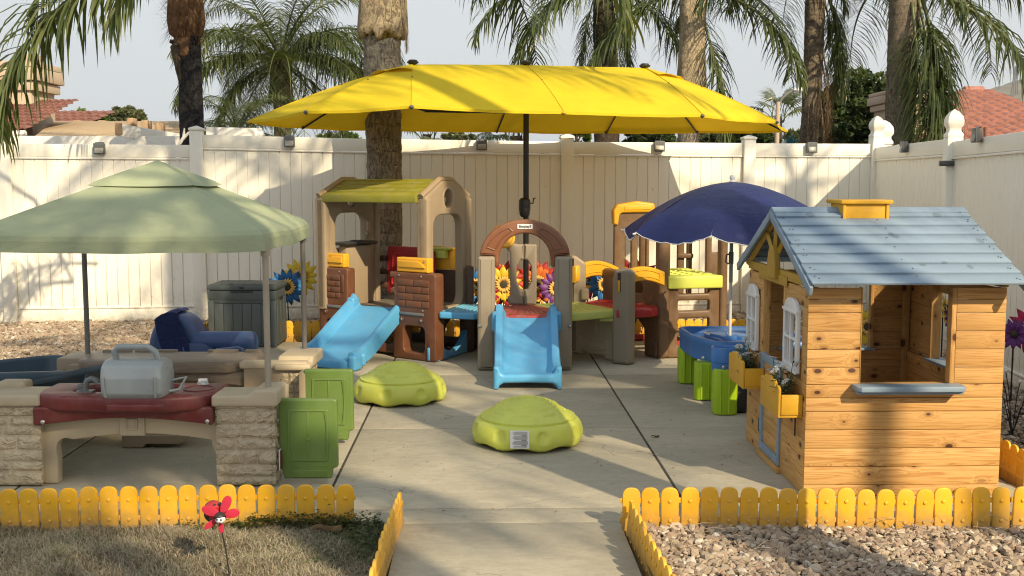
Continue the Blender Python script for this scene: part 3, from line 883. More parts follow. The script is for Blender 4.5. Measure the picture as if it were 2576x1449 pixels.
edging('far yellow picket edging, right half, behind the tower and water table', (0.05, 9.74), (2.44, 9.90), 0.0)
edging('yellow picket edging turned edge on left of the storage box', (-2.76, 9.68), (-2.76, 8.6), 0.0)
edging('yellow picket edging running back along the right side of the wooden playhouse', (2.415, 4.95), (2.40, 9.8), 0.0)

# ================================================================== palms
def frond_mesh(name, L, th0, bend, nl, ll, droop, seed, plum=0.5, w=0.016, dead=False, tipbend=1.6):
    rr = random.Random(seed)
    N = 26; pts = []; p = Vector((0, 0, 0)); ang = th0
    for i in range(N + 1):
        pts.append(p.copy())
        s = i / N
        ang = th0 - bend * s ** tipbend
        p = p + Vector((cos(ang), 0, sin(ang))) * (L / N)
    V, F = tube(pts, [max(0.003, 0.028 * (1 - i / N) ** 0.8) * (L / 2.5) for i in range(N + 1)], 5)
    V = [Vector(v) for v in V]; tones = [0.75] * len(V)
    for i in range(nl):
        s = 0.16 + 0.84 * (i + rr.random() * 0.6) / nl
        k = min(N - 1, int(s * N)); f = s * N - k
        base = pts[k].lerp(pts[k + 1], f)
        t = (pts[k + 1] - pts[k]).normalized()
        upv = Vector((-t.z, 0, t.x))
        if upv.z < 0: upv = -upv
        for sd in (-1, 1):
            ln = ll * (0.35 + 0.9 * sin(pi * min(1, 0.15 + s * 0.85)) ** 0.6) * rr.uniform(0.8, 1.1)
            fwd = 0.35 + 0.55 * s
            d = (Vector((0, sd, 0)) * 1.0 + t * (fwd + rr.uniform(-0.15, 0.2)) + upv * rr.uniform(-plum, plum)).normalized()
            q = base.copy(); segs = 4
            tn = min(1, max(0, rr.gauss(0.45, 0.2)))
            wv = None; rows = []
            for m in range(segs + 1):
                ww = w * (1.0, 1.15, 0.95, 0.6, 0.06)[m] * 0.5
                if wv is None or True:
                    wv = d.cross(Vector((0, 0, 1)))
                    if wv.length < 0.05: wv = Vector((1, 0, 0))
                    wv.normalize()
                    wv = (wv + upv * 0.3 * sd).normalized()
                rows.append((q - wv * ww, q + wv * ww))
                q = q + d * (ln / segs)
                d = (d + Vector((0, 0, -1)) * droop * (0.25 + 0.28 * m) * rr.uniform(0.7, 1.3)).normalized()
            b0 = len(V)
            for a, b in rows: V += [a, b]; tones += [tn, tn]
            for m in range(segs):
                F.append((b0 + 2 * m, b0 + 2 * m + 1, b0 + 2 * m + 3, b0 + 2 * m + 2))
    me = bpy.data.meshes.new(name); me.from_pydata([tuple(v) for v in V], [], F)
    a = me.attributes.new('tone', 'FLOAT', 'POINT'); a.data.foreach_set('value', np.array(tones, dtype=np.float32))
    me.materials.append(M['deadleaf'] if dead else M['palmleaf'])
    me.shade_smooth()
    return me
FR = [frond_mesh('frond', 3.0, radians(62), radians(95), 66, 0.62, 0.95, 1, w=0.022),
      frond_mesh('frond', 3.1, radians(35), radians(105), 66, 0.66, 0.95, 2, w=0.023),
      frond_mesh('frond', 3.0, radians(8), radians(92), 66, 0.66, 1.0, 3, w=0.023),
      frond_mesh('frond', 2.7, radians(-25), radians(64), 64, 0.62, 1.0, 4, w=0.023),
      frond_mesh('frond', 2.5, radians(-55), radians(36), 70, 0.55, 0.8, 5, w=0.023)]
FRS = [frond_mesh('frond', 2.9, radians(t), radians(b), 30, 0.62, 0.95, 10 + i, w=0.026) for i, (t, b) in enumerate(((62, 95), (35, 105), (8, 92), (-25, 64), (-55, 36)))]
FDEAD = frond_mesh('dry_frond', 2.1, radians(-78), radians(16), 46, 0.5, 0.9, 6, 0.3, 0.010, True)
FHANG = frond_mesh('frond', 2.3, radians(-74), radians(18), 90, 0.6, 1.1, 8, 0.6, 0.020)
def put_frond(root, me, loc, az, sc_=1.0, tilt=0.0, roll=0.0):
    o = bpy.data.objects.new('dry_frond' if me is FDEAD else 'frond', me); COL.objects.link(o); o.parent = root
    o.location = Vector(loc) - WL[root.name]
    o.rotation_euler = (roll, tilt, az); o.scale = (sc_,) * 3
    return o
def trunk(root, base, top, r0, r1, mat, z_seg=0.05, seed=0, wob=0.03, ring=0.10, extra=None):
    base = Vector(base); top = Vector(top); H_ = top.z - base.z
    n = max(12, int(H_ / 0.03)); na = 28
    V, F = [], []
    for i in range(n + 1):
        s = i / n; z = base.z + H_ * s
        cx_ = base.x + (top.x - base.x) * s + wob * mnoise.noise(Vector((z * 0.6, seed, 0)))
        cy_ = base.y + (top.y - base.y) * s
        r_ = r0 + (r1 - r0) * s
        ph = (z / ring) % 1.0
        for k in range(na):
            a = 2 * pi * k / na
            nz = mnoise.noise(Vector((cos(a) * 2.0, sin(a) * 2.0, z * 6 + seed)))
            nz2 = mnoise.noise(Vector((cos(a) * 5.0, sin(a) * 5.0, z * 22 + seed)))
            rr_ = r_ * (1 + 0.035 * (ph - 0.5) + 0.045 * nz + 0.035 * nz2)
            if extra: rr_ *= extra(z, a)
            V.append((cx_ + rr_ * cos(a), cy_ + rr_ * sin(a), z))
    for i in range(n):
        for k in range(na):
            k2 = (k + 1) % na
            F.append((i * na + k, i * na + k2, (i + 1) * na + k2, (i + 1) * na + k))
    return mk('trunk', (V, F), mat, root, smooth=180)
def palm(loc, H_, r0, r1, label, mat, fr, seed, sc_=1.0, top=None, group=None, crown=True, dz=0.0, thin=False):
    loc = Vector(loc)
    root = thing('palm_tree', loc, label, 'palm tree', group)
    tp = Vector(top) if top else loc + Vector((0, 0, H_))
    trunk(root, loc, tp, r0, r1, mat, seed=seed)
    rr = random.Random(seed)
    for i, (k, az) in enumerate(fr):
        put_frond(root, (FRS if thin else FR)[k], tp + Vector((0, 0, dz)), az, sc_ * rr.uniform(0.9, 1.1), rr.uniform(-0.08, 0.08), rr.uniform(-0.15, 0.15))
    return root
def ringf(seed, counts):
    rr = random.Random(seed); out = []
    for k, c in enumerate(counts):
        o = rr.random() * 6.28
        for i in range(c): out.append((k, o + 2 * pi * i / c + rr.uniform(-0.25, 0.25)))
    return out

# big palm in the gravel bed behind the climbing house, its boot of old leaf bases at the top of the frame
mb = D(970, 640, 10.45)
p = thing('palm_tree', (mb.x, 10.45, 0), 'thick grey ringed palm trunk rising behind the climbing house through the yellow umbrella', 'palm tree')
trunk(p, (mb.x - 0.005, 10.45, 0), (mb.x + 0.0, 10.45, 2.80), 0.155, 0.178, M['bark_pale'], seed=3)
def boot(root, c, r_, h_, z0, seed, mat):
    def fn(r, a, z, i):
        k = 1 + 0.07 * mnoise.noise(Vector((cos(a) * 2.6, sin(a) * 2.6, z * 2 + seed))) + (0.15 * max(0, mnoise.noise(Vector((cos(a) * 4, sin(a) * 4, seed)))) if i < 3 else 0)
        zz_ = z + (0.09 * mnoise.noise(Vector((cos(a) * 3.5, sin(a) * 3.5, seed * 2.0))) if i < 3 else 0)
        return (r * k * cos(a), r * k * sin(a), zz_)
    prof = [(r_ * 1.05, 0.0), (r_ * 1.26, 0.02), (r_ * 1.30, 0.06)] + [(r_ * (1.30 - 0.22 * sin(pi * t * 0.7) ), 0.06 + (h_ - 0.06) * t) for t in [0.1 * i for i in range(1, 11)]]
    return mk('leaf_boot', lathe(prof, 36, T(c[0], c[1], z0), fn), mat, root, smooth=60)
boot(p, (mb.x, 10.45), 0.185, 1.2, 2.80, 5, M['boot'])
for az in (0.4, 2.2, 3.1, 1.3):
    put_frond(p, FR[1], (mb.x, 10.45, 4.0), az, 1.0)
for az, k in ((5.9, 2), (0.9, 2), (3.5, 2)):
    put_frond(p, FR[k], (mb.x, 10.45, 3.9), az, 1.0)
for a, z in ((-0.3, 2.2), (0.2, 2.45)):
    put_frond(p, FDEAD, (mb.x + 0.2, 10.3, 2.98), a, 0.16)

# charred trunk with brown fibre collar
cb = D(488, 360, 12.6)
p = thing('palm_tree', (cb.x, 12.6, 0), 'charred black palm trunk with shaggy brown fibre collar behind the left fence', 'palm tree')
trunk(p, (cb.x, 12.6, 0), (D(475, 90, 12.6).x, 12.6, D(475, 90, 12.6).z), 0.165, 0.125, M['bark_black'], seed=8)
tz = D(475, 90, 12.6)
def shagfn(r, a, z, i): 
    k = 1 + 0.14 * mnoise.noise(Vector((cos(a) * 4, sin(a) * 4, z * 7)))
    return (r * k * cos(a), r * k * sin(a), z)
mk('fibre_collar', lathe([(0.11, -0.22), (0.135, -0.20), (0.15, -0.05), (0.135, 0.0), (0.19, 0.05), (0.21, 0.2), (0.20, 0.45), (0.165, 0.7), (0.15, 1.0)], 30, T(tz.x - 0.03, 12.6, tz.z - 0.03), shagfn), M['shag'], p, smooth=50)
def fibres(c, n, seed, r_=0.2, zr=(0, 0.5), ln=0.22):
    rr = random.Random(seed); V, F = [], []
    for i in range(n):
        a = rr.uniform(0, 2 * pi); z = rr.uniform(*zr); q = Vector((cos(a) * r_, sin(a) * r_, z)); d = Vector((cos(a) * 0.4, sin(a) * 0.4, rr.uniform(-1, 0.6))).normalized(); s_ = Vector((-sin(a), cos(a), 0)) * 0.004
        b = len(V); e = q + d * ln * rr.uniform(0.4, 1.2) + Vector((rr.uniform(-.05, .05), 0, 0))
        V += [q - s_, q + s_, e]; F.append((b, b + 1, b + 2))
    return [Vector(v) + Vector(c) for v in V], F
mk('fibre_strands', fibres((tz.x - 0.03, 12.6, tz.z), 500, 4), M['shag'], p, smooth=0)['kind'] = 'stuff'
# split old leaf base hanging from the collar
hb = D(447, 100, 12.55)
mk('hanging_leaf_base', xf(Matrix.Translation(hb), join([tube([(0.02, 0, 0.03), (-0.02, -0.04, -0.08), (0.015, -0.05, -0.35), (0.03, -0.04, -0.54)], [0.05, 0.085, 0.05, 0.012], 10, flat=0.5), tube([(-0.08, -0.04, -0.02), (0.0, -0.02, -0.04), (0.09, 0, 0.0)], [0.02, 0.04, 0.05], 8)])), M['bark_dark'], p, smooth=50)
for az in (0.3, 1.5, 2.6, 3.9, 5.2):
    put_frond(p, FR[1], (tz.x, 12.6, tz.z + 1.1), az, 0.9)

# full queen palm between them, further back
q = D(712, 340, 19.0); qt = D(707, 205, 19.0)
p = palm((q.x, 19, 0), 0, 0.13, 0.16, 'full feathery queen palm with whole crown in view behind the white pergola', M['bark'], ringf(21, [8, 13, 12, 6]), 21, 0.72, top=(qt.x, 19.0, qt.z + 0.35))
for az, k, s in ((pi + 0.25, 3, 0.62), (pi - 0.6, 2, 0.6), (0.2, 2, 0.72), (-0.5, 2, 0.75), (-0.2, 1, 0.8), (.3, 1, 0.8), (pi * 1.5, 3, 0.55), (pi * 1.5 - 0.6, 2, 0.5)):
    put_frond(p, FR[k], (qt.x, 19.0, qt.z + 0.4), az, s)
boot(p, (qt.x, 19.0), 0.17, 0.75, qt.z - 0.38, 9, M['bark_dark'])
# low bushy palm under it
q = D(600, 345, 17.0)
palm((q.x, 17, 0), 0, 0.08, 0.08, 'low pale green bushy palm peeking over the white beams right of the charred trunk', M['bark'], ringf(22, [8, 7, 2]), 22, 0.36, top=(q.x, 17.0, q.z + 0.05))

# palms right of the yellow umbrella ridge
def tallpalm(px0, px1, Y, r0, r1, ztop, label, mat, fronds, seed, sc_=0.85, dead=(), hang=()):
    a = D(px0, 345, Y); b = D(px1, 20, Y)
    k = (ztop - a.z) / (b.z - a.z)
    top = Vector((a.x + (b.x - a.x) * k, Y, ztop)); kb = a.z / (b.z - a.z)
    base = Vector((a.x - (b.x - a.x) * kb, Y, 0))
    p = palm(base, 0, r0, r1, label, mat, fronds, seed, sc_, top=top)
    for az, z, s in dead: put_frond(p, FDEAD, (top.x + (base.x - top.x) * (ztop - z) / ztop + cos(az) * r1 * 0.9, Y + sin(az) * r1 * 0.9, z), az, s)
    for az, z, s in hang: put_frond(p, FHANG, (top.x + (base.x - top.x) * (ztop - z) / ztop + cos(az) * r1, Y + sin(az) * r1, z), az, s)
    return p, top
W_, E_, S_ = pi, 0.0, -pi / 2
p, t4 = tallpalm(1525, 1522, 15.0, 0.185, 0.16, 4.15, 'dark palm trunk with drooping skirt of fronds, just right of the black umbrella pole', M['bark_dark'],
   [(0, .5), (0, 2.5), (1, 1.2), (1, .2), (1, 2.6), (2, 1.6), (2, .6), (2, W_ - .2), (3, W_ + .3), (3, S_ + 1.2)], 31, 0.76, hang=((S_ - 0.5, 4.0, 0.42), (W_ + 0.2, 3.9, 0.45), (E_, 3.9, 0.5), (S_ + .6, 3.9, 0.42)))
p, t5 = tallpalm(1733, 1742, 14.0, 0.125, 0.150, 3.95, 'palm with peeling tan trunk and long green fronds above the right half of the umbrella', M['bark_pale'],
   [(0, .5), (0, 2.5), (1, 1.2), (1, .2), (1, 2.6), (2, 1.6), (2, .6), (3, E_ - .25), (2, W_ + .2), (3, W_)], 32, 0.80, hang=((S_ + 1.15, 3.5, 0.80),))
boot(p, (t5.x, 14.0), 0.15, 1.25, 2.55, 7, M['boot'])
p, t6 = tallpalm(2034, 2052, 14.5, 0.105, 0.135, 4.35, 'slim leaning palm trunk with dead brown fronds hanging down its right side', M['bark'],
   [(0, .5), (0, 2.5), (1, 1.2), (1, .2), (1, 2.6), (2, 1.6), (2, .6), (2, E_ - .2), (2, W_ - .4)], 33, 0.72, dead=((S_ + 0.9, 3.2, 0.50), (S_ + 0.5, 2.75, 0.55), (E_ - 0.1, 3.0, 0.45), (S_, 2.5, 0.42), (S_ - 0.4, 2.45, 0.40), (S_ + 0.9, 2.55, 0.42)), hang=((E_, 4.0, 0.56), (E_ - 0.3, 3.9, 0.60), (E_ + 0.3, 3.8, 0.55)))
p, t7 = tallpalm(2262, 2276, 12.9, 0.165, 0.178, 3.75, 'large palm with heavy green fronds draped over the fence corner', M['bark'],
   [(0, .5), (0, 2.5), (1, 1.2), (1, .2), (1, 2.6), (2, 1.6), (2, .6), (1, W_)] + [(3, S_ + 0.9), (2, E_ - 0.2)], 34, 0.85,
   hang=((S_ + 0.6, 3.55, 0.92), (S_ + 0.1, 3.5, 0.86), (S_ + 1.1, 3.6, 0.95), (E_ + 0.1, 3.7, 0.9), (S_ + 0.8, 3.3, 0.85), (S_ + 0.35, 3.1, 0.72)))

# palm standing left of the frame; its frond hangs into the top left corner
p = thing('palm_tree', (-3.6, 7.0, 0), 'palm outside the left edge whose long frond arches into the top left corner', 'palm tree')
trunk(p, (-3.9, 7.6, 0), (-3.9, 7.6, 4.2), 0.16, 0.16, M['bark'], seed=40)
FL = frond_mesh('frond', 2.35, radians(2), radians(88), 84, 0.62, 1.0, 44, 0.55, 0.026, tipbend=0.9)
fc = D(338, -72, 7.4)
o = put_frond(p, FL, (fc.x + 0.35, 7.4, fc.z + 0.05), pi + 0.12, 0.80); 
o = put_frond(p, FR[2], (fc.x + 0.55, 7.5, fc.z + 0.18), pi * 1.08, 0.5)
mk('frond_stalk', tube([(-3.9, 7.6, 4.2), (-2.6, 7.5, 3.6), (fc.x + 0.35, 7.4, fc.z + 0.05)], [0.03, 0.02, 0.015], 6), M['bark'], p)
for az, k in ((1.2, 1), (3.0, 1), (4.4, 1), (2.0, 0)): put_frond(p, FR[k], (-3.9, 7.6, 4.2), az, 0.9)
# fan-leaf palms
def fan_leaf(seed, R=0.55, n=22):
    rr = random.Random(seed); V, F = [], []
    for i in range(n):
        a = -radians(115) + radians(230) * i / (n - 1)
        d = Vector((cos(a), sin(a), 0)); s_ = Vector((-sin(a), cos(a), 0)) * 0.022
        L = R * (0.8 + 0.2 * cos(a)) * rr.uniform(0.9, 1.08)
        q1 = d * L * 0.6 + Vector((0, 0, 0.02)); q2 = d * L + Vector((0, 0, -0.14 * rr.uniform(0.5, 1.5)))
        b = len(V); V += [Vector((0, 0, 0)), q1 - s_, q1 + s_, q2]; F += [(b, b + 1, b + 2), (b + 1, b + 3, b + 2)]
    V += tube([(0, 0, 0), (-0.3, 0, -0.1), (-0.62, 0, -0.35)], 0.012, 5)[0]
    b = len(V) - 15
    F += [tuple(i + b for i in f) for f in tube([(0, 0, 0), (-0.3, 0, -0.1), (-0.62, 0, -0.35)], 0.012, 5)[1]]
    me = bpy.data.meshes.new('fan_leaf'); me.from_pydata([tuple(v) for v in V], [], F)
    at = me.attributes.new('tone', 'FLOAT', 'POINT'); at.data.foreach_set('value', np.full(len(V), 0.55, dtype=np.float32))
    me.materials.append(M['palmleaf'])
    return me
FAN = fan_leaf(1)
def fanpalm(px, py, Y, R, label, r_=0.12, skirt=True, seed=1, n=18):
    c = D(px, py, Y)
    root = thing('fan_palm', (c.x, Y, 0), label, 'palm tree')
    trunk(root, (c.x, Y, 0), (c.x, Y, c.z), r_ * R, r_ * R, M['bark_dark'], seed=seed)
    rr = random.Random(seed)
    for i in range(n):
        az = rr.uniform(0, 2 * pi); el = radians(rr.uniform(-35, 75))
        o = bpy.data.objects.new('fan_leaf', FAN); COL.objects.link(o); o.parent = root
        d = Vector((cos(az) * cos(el), sin(az) * cos(el), sin(el)))
        o.location = c + d * 0.62 * R - WL[root.name]
        o.rotation_euler = (rr.uniform(-0.4, 0.4), -el + 0.15, az); o.scale = (R,) * 3
    if skirt: mk('dry_skirt', fibres((c.x, Y, c.z - 0.75 * R), 260, seed, r_ * R * 1.3, (0, 0.65 * R), 0.35 * R), M['deadleaf'], root, smooth=0)['kind'] = 'stuff'
fanpalm(1957, 293, 26, 0.75, 'small fan palm by the street lamp, right of the umbrella tip', seed=2)
fanpalm(1300, 342, 18, 0.85, 'fan palm whose spread leaves show under the umbrella left of its pole', seed=3)
fanpalm(1075, 338, 24, 0.8, 'small fan palm with dry skirt, right of the thick grey trunk', seed=4)

# palms behind and beside the camera that throw the dappled shade
def shade_palm(x, y, h, seed, label, counts=(5, 9, 8, 4), sc_=1.0, r_=0.16, thin=True):
    return palm((x, y, 0), h, r_ * 1.2, r_, label, M['bark'], ringf(seed, list(counts)), seed, sc_, thin=thin)
shade_palm(3.9, -2.7, 7.4, 51, 'tall palm standing behind the camera, nearest of those out of view', (2, 4, 3, 1), 0.95)
shade_palm(3.75, -5.6, 7.4, 52, 'tall dense palm far behind the camera, out of view', (4, 8, 7, 3), 0.95, thin=False)
shade_palm(7.45, -3.9, 8.0, 53, 'tall palm behind the camera to the right, out of view', (1, 4, 2, 0), r_=0.07)
palm((6.3, 1.3, 0), 8, .15, .13, 'tall leaning palm right of the camera, out of view', M['bark'], ringf(54, [2, 4, 3, 0]), 54, 1.0, top=(3.9, 1.9, 8.0), thin=True)
shade_palm(1.9, 3.0, 8.6, 57, 'tall slim palm just right of the camera, crown far above the frame', (1, 4, 3, 0), 0.9) 
shade_palm(9.0, 2.6, 8.0, 55, 'tall palm beyond the right fence beside the camera, out of view', (1, 4, 3, 0))

# ================================================================== background trees
def tuft_mesh(name, n, size, seed, mat, elong=1.0):
    r = np.random.default_rng(seed)
    c = r.normal(0, 0.38, (n, 3)); a = r.normal(size=(n, 3)); a /= np.linalg.norm(a, axis=1, keepdims=True)
    b = np.cross(a, r.normal(size=(n, 3))); b /= np.linalg.norm(b, axis=1, keepdims=True)
    s = size * r.uniform(0.6, 1.3, (n, 1))
    V = np.stack([c - a * s * elong, c + b * s * 0.5, c + a * s * elong, c - b * s * 0.5], 1).reshape(-1, 3)
    F = np.arange(n * 4).reshape(-1, 4)
    me = bpy.data.meshes.new(name); me.from_pydata(V.tolist(), [], F.tolist())
    at = me.attributes.new('tone', 'FLOAT', 'POINT'); at.data.foreach_set('value', np.repeat(np.clip(r.normal(0.45, 0.25, n), 0, 1), 4).astype(np.float32))
    me.materials.append(mat)
    return me
def leafy(name, c, rad, n, leafs, seed, mat, parent, rough=0.35, clump=1.0):
    """crown of separate small leaves gathered in uneven clumps"""
    r = np.random.default_rng(seed)
    nc = max(10, n // 110)
    cc = r.normal(size=(nc, 3)); cc /= np.linalg.norm(cc, axis=1, keepdims=True)
    cc *= (r.uniform(0.35, 1.0, (nc, 1)) ** 0.6); cc *= np.array(rad) * (1 + rough * r.normal(0, 0.4, (nc, 1)))
    cs = r.uniform(0.14, 0.30, nc) * min(rad) * clump
    idx = r.integers(0, nc, n)
    off = r.normal(size=(n, 3)); off /= np.linalg.norm(off, axis=1, keepdims=True); off *= (r.uniform(0.3, 1, (n, 1)) ** 0.5)
    p = cc[idx] + off * cs[idx][:, None] * np.array([1.2, 1.2, 0.85])
    a = r.normal(size=(n, 3)); a[:, 2] *= 0.6; a /= np.linalg.norm(a, axis=1, keepdims=True)
    b = np.cross(a, r.normal(size=(n, 3))); b /= np.linalg.norm(b, axis=1, keepdims=True)
    s = leafs * r.uniform(0.6, 1.4, (n, 1))
    V = np.stack([p - a * s, p + b * s * 0.5, p + a * s, p - b * s * 0.5], 1).reshape(-1, 3)
    me = bpy.data.meshes.new(name); me.from_pydata(V.tolist(), [], np.arange(n * 4).reshape(-1, 4).tolist())
    tn = np.clip(0.45 + 0.2 * r.normal(size=nc)[idx] + 0.12 * r.normal(size=n), 0, 1)
    at = me.attributes.new('tone', 'FLOAT', 'POINT'); at.data.foreach_set('value', np.repeat(tn, 4).astype(np.float32))
    me.materials.append(mat)
    return link_mesh(name, me, c, parent)
def tree(px, py, Y, rw, rh, label, mat='treeleaf', n=5000, leafs=0.09, seed=1, cat='tree', rough=0.35):
    c = D(px, py, Y)
    rw = rw / 2713 * Y; rh = rh / 2713 * Y
    root = thing('tree' if cat == 'tree' else 'shrub', (c.x, Y, 0), label, cat)
    rr = random.Random(seed)
    parts = [tube([(c.x, Y, -0.1), (c.x + 0.05, Y, c.z * 0.5), (c.x, Y, c.z)], [0.06 * rw + 0.05, 0.05 * rw + 0.03, 0.02 * rw + 0.02], 8)]
    for i in range(5):
        a = rr.uniform(0, 2 * pi)
        parts.append(tube([(c.x, Y, c.z - rh * 0.6), (c.x + cos(a) * rw * 0.5, Y + sin(a) * rw * 0.5, c.z + rh * rr.uniform(0, 0.5))], [0.03 * rw + 0.01, 0.01], 6))
    mk('trunk', join(parts), M['bark_tree'], root)
    leafy('crown', (c.x, Y, c.z), (rw, rw, rh), n, leafs, seed, M[mat], root, rough)
    return root
tree(2150, 288, 20, 84, 92, 'large dark green broadleaf tree left of the beige chimney', n=26000, leafs=0.06, seed=61)
tree(2105, 345, 19, 30, 35, 'darker low tree at the left foot of the large broadleaf tree', n=3500, leafs=0.05, seed=71)
tree(318, 296, 42, 40, 24, 'small round olive green tree left of the charred palm', 'oliveleaf', 9000, 0.12, 62)
tree(245, 305, 30, 22, 16, 'light green shrub beyond the tan roof', 'limeleaf', 2200, 0.10, 63)
tree(198, 300, 24, 22, 20, 'pointed leafy shrub rising beside the left tiled roof', 'limeleaf', 1500, 0.10, 64)
tree(1650, 350, 30, 75, 26, 'wide green tree showing under the umbrella right of the dark palm', 'treeleaf', 7000, 0.09, 65)
tree(1790, 348, 27, 60, 26, 'grey green tree under the umbrella right of the tan palm trunk', 'oliveleaf', 7000, 0.08, 66)
tree(1880, 335, 26, 65, 45, 'dark dense tree behind the umbrella tip and the street lamp', 'treeleaf', 10000, 0.08, 67)
tree(1450, 345, 20, 36, 28, 'thin leafed shrub between the umbrella pole and dark palm', 'limeleaf', 1300, 0.07, 68)
tree(850, 350, 45, 55, 14, 'distant bright hedge tops left of the thick grey trunk', 'limeleaf', 2600, 0.16, 69)
tree(1150, 352, 48, 50, 14, 'distant low hedge tops right of the small fan palm', 'oliveleaf', 2200, 0.16, 70)
tree(2000, 345, 36, 30, 22, 'thin upright tree behind the street lamp base', 'oliveleaf', 1500, 0.12, 72)
tree(2340, 290, 24, 52, 38, 'green tree right of the beige chimney, behind the draped fronds', 'treeleaf', 5000, 0.08, 73)

# hills and mast
def hill(name, px0, px1, py, Y, seed, h2=0):
    a = D(px0, 360, Y); b = D(px1, 360, Y)
    def f(u, v):
        x = a.x + (b.x - a.x) * u
        env = sin(pi * u) ** 0.8
        top = D(1288, py, Y).z
        hh = top * env * (1 + 0.10 * mnoise.fractal(Vector((u * 9, seed, 0)), 1.0, 2.0, 4))
        y = Y + (v - 0.5) * Y * 0.5
        return (x, y, hh * sin(pi * v) + 0.03 * top * mnoise.fractal(Vector((u * 30, v * 20, seed)), 1.0, 2.0, 4) - 2)
    return setp(mk(name, grid(f, 90, 30), M['hill'], None, smooth=60), kind='structure')
hill('hill', 2150, 3000, 208, 1500, 2)
hill('hill', 1900, 2330, 300, 1900, 5)
mt = D(2552, 238, 1400)
ms = thing('radio_mast', (mt.x, 1400, mt.z - 12), 'tall thin radio mast on the hazy hill at the right edge', 'mast')
parts = []
for sx, sy in ((-1, -1), (1, -1), (1, 1), (-1, 1)):
    parts.append(tube([(mt.x + sx * 4, 1400 + sy * 4, mt.z - 14), (mt.x + sx * 0.6, 1400 + sy * 0.6, mt.z + 36)], 0.7, 4))
for k in range(9):
    z = mt.z - 8 + k * 4.6; w = 4 - 3.4 * (k * 4.6 + 6) / 47
    parts.append(tube([(mt.x - w, 1400 - w, z), (mt.x + w, 1400 - w, z + 3)], 0.25, 4)); parts.append(tube([(mt.x + w, 1400 - w, z), (mt.x - w, 1400 - w, z + 3)], 0.25, 4))
mk('lattice', join(parts), M['lamp_grey'], ms)

# street lamp
sl_ = D(1953, 360, 23.0); s2 = D(1957, 262, 23.0); s3 = D(2008, 226, 23.0)
t = thing('street_lamp', (sl_.x, 23, 0), 'grey street lamp with curved arm right of the umbrella tip', 'street lamp')
mk('pole', tube([(sl_.x, 23, 0), (s2.x, 23, s2.z + 0.05)], [0.062, 0.045], 12), M['stucco2'], t)
mk('arm', tube([(s2.x, 23, s2.z - 0.1), (s2.x + 0.08, 23, s2.z + 0.12), (s2.x + 0.22, 23, s3.z - 0.06), (s3.x - 0.05, 23, s3.z)], 0.028, 8), M['pole_grey'], t)
mk('lamp_head', xf(T(s3.x + 0.04, 23, s3.z - 0.01), lathe([(0.02, -0.05), (0.12, -0.03), (0.13, 0.0), (0.08, 0.05), (0.01, 0.07)], 14, Matrix.Scale(1.3, 4, (1, 0, 0)))), M['white_pl'], t)
# turquoise tinsel bunting ball behind the fence post
b_ = D(1990, 352, 15)
setp(mk('tinsel_ball', fibres((b_.x, 15, b_.z - 0.12), 500, 9, 0.05, (0.0, 0.14), 0.12), paint('turquoise_tinsel', (0.03, 0.22, 0.27), 0.5), None, smooth=0), 'turquoise tinsel tuft just above the fence near the slim palm', 'decoration', kind=None)
# ================================================================== neighbouring houses
def tiles(root, P00, P10, P01, nx, nz, mat, r_=None):
    """barrel roof tiles: rows up the slope from the eave P00-P10 to P01; every tile its own raised curve, joined (far more than 300)"""
    P00, P10, P01 = Vector(P00), Vector(P10), Vector(P01)
    ex = (P10 - P00) / nx; ez = (P01 - P00) / nz; nn = ex.cross(ez).normalized()
    if nn.z < 0: nn = -nn
    V, F = [], []; rr = random.Random(3)
    h = ex.length * 0.32
    for j in range(nz):
        for i in range(nx):
            b = len(V); o = P00 + ex * i + ez * j
            jit = rr.uniform(-0.004, 0.004)
            for e in (0, 1):
                for k in range(6):
                    s = k / 5
                    up = h * sin(pi * s) * (1 if k < 6 else 0)
                    V.append(o + ex * s + ez * e * 1.08 + nn * (up + (0.035 if e == 0 else 0.0) + jit))
            for k in range(5): F.append((b + k, b + k + 1, b + 7 + k, b + 6 + k))
            for k in range(5): V.append(V[b + k] - nn * 0.03)
            V.append(V[b + 5] - nn * 0.03)
            for k in range(5): F.append((b + k + 1, b + k, b + 12 + k, b + 13 + k))
    o = mk('roof_tiles', (V, F), mat, root, smooth=50)
    o['kind'] = 'stuff'
    return o
def chimney(root, px0, px1, pyt, Y, dep, mat, tiers=2):
    a = D(px0, pyt, Y); b = D(px1, pyt, Y); w = b.x - a.x
    ch = mk('chimney', box(a.x + w * 0.10, b.x - w * 0.10, Y + dep * 0.1, Y + dep * 0.9, 1.0, a.z - 0.05), mat, root, bevel=0.02)
    hh = w * 0.16
    mk('chimney_band', box(a.x + w * .04, b.x - w * .04, Y + dep * .05, Y + dep * .95, a.z - hh * 2.2, a.z - hh * 1.5), mat, ch, bevel=0.015)
    mk('chimney_cap', box(a.x, b.x, Y, Y + dep, a.z - hh * 1.45, a.z - hh * 0.5), mat, ch, bevel=0.015)
    mk('chimney_rim', box(a.x + w * .02, b.x - w * .02, Y + .02, Y + dep - .02, a.z - hh * 0.45, a.z), mat, ch, bevel=0.015)
    return ch
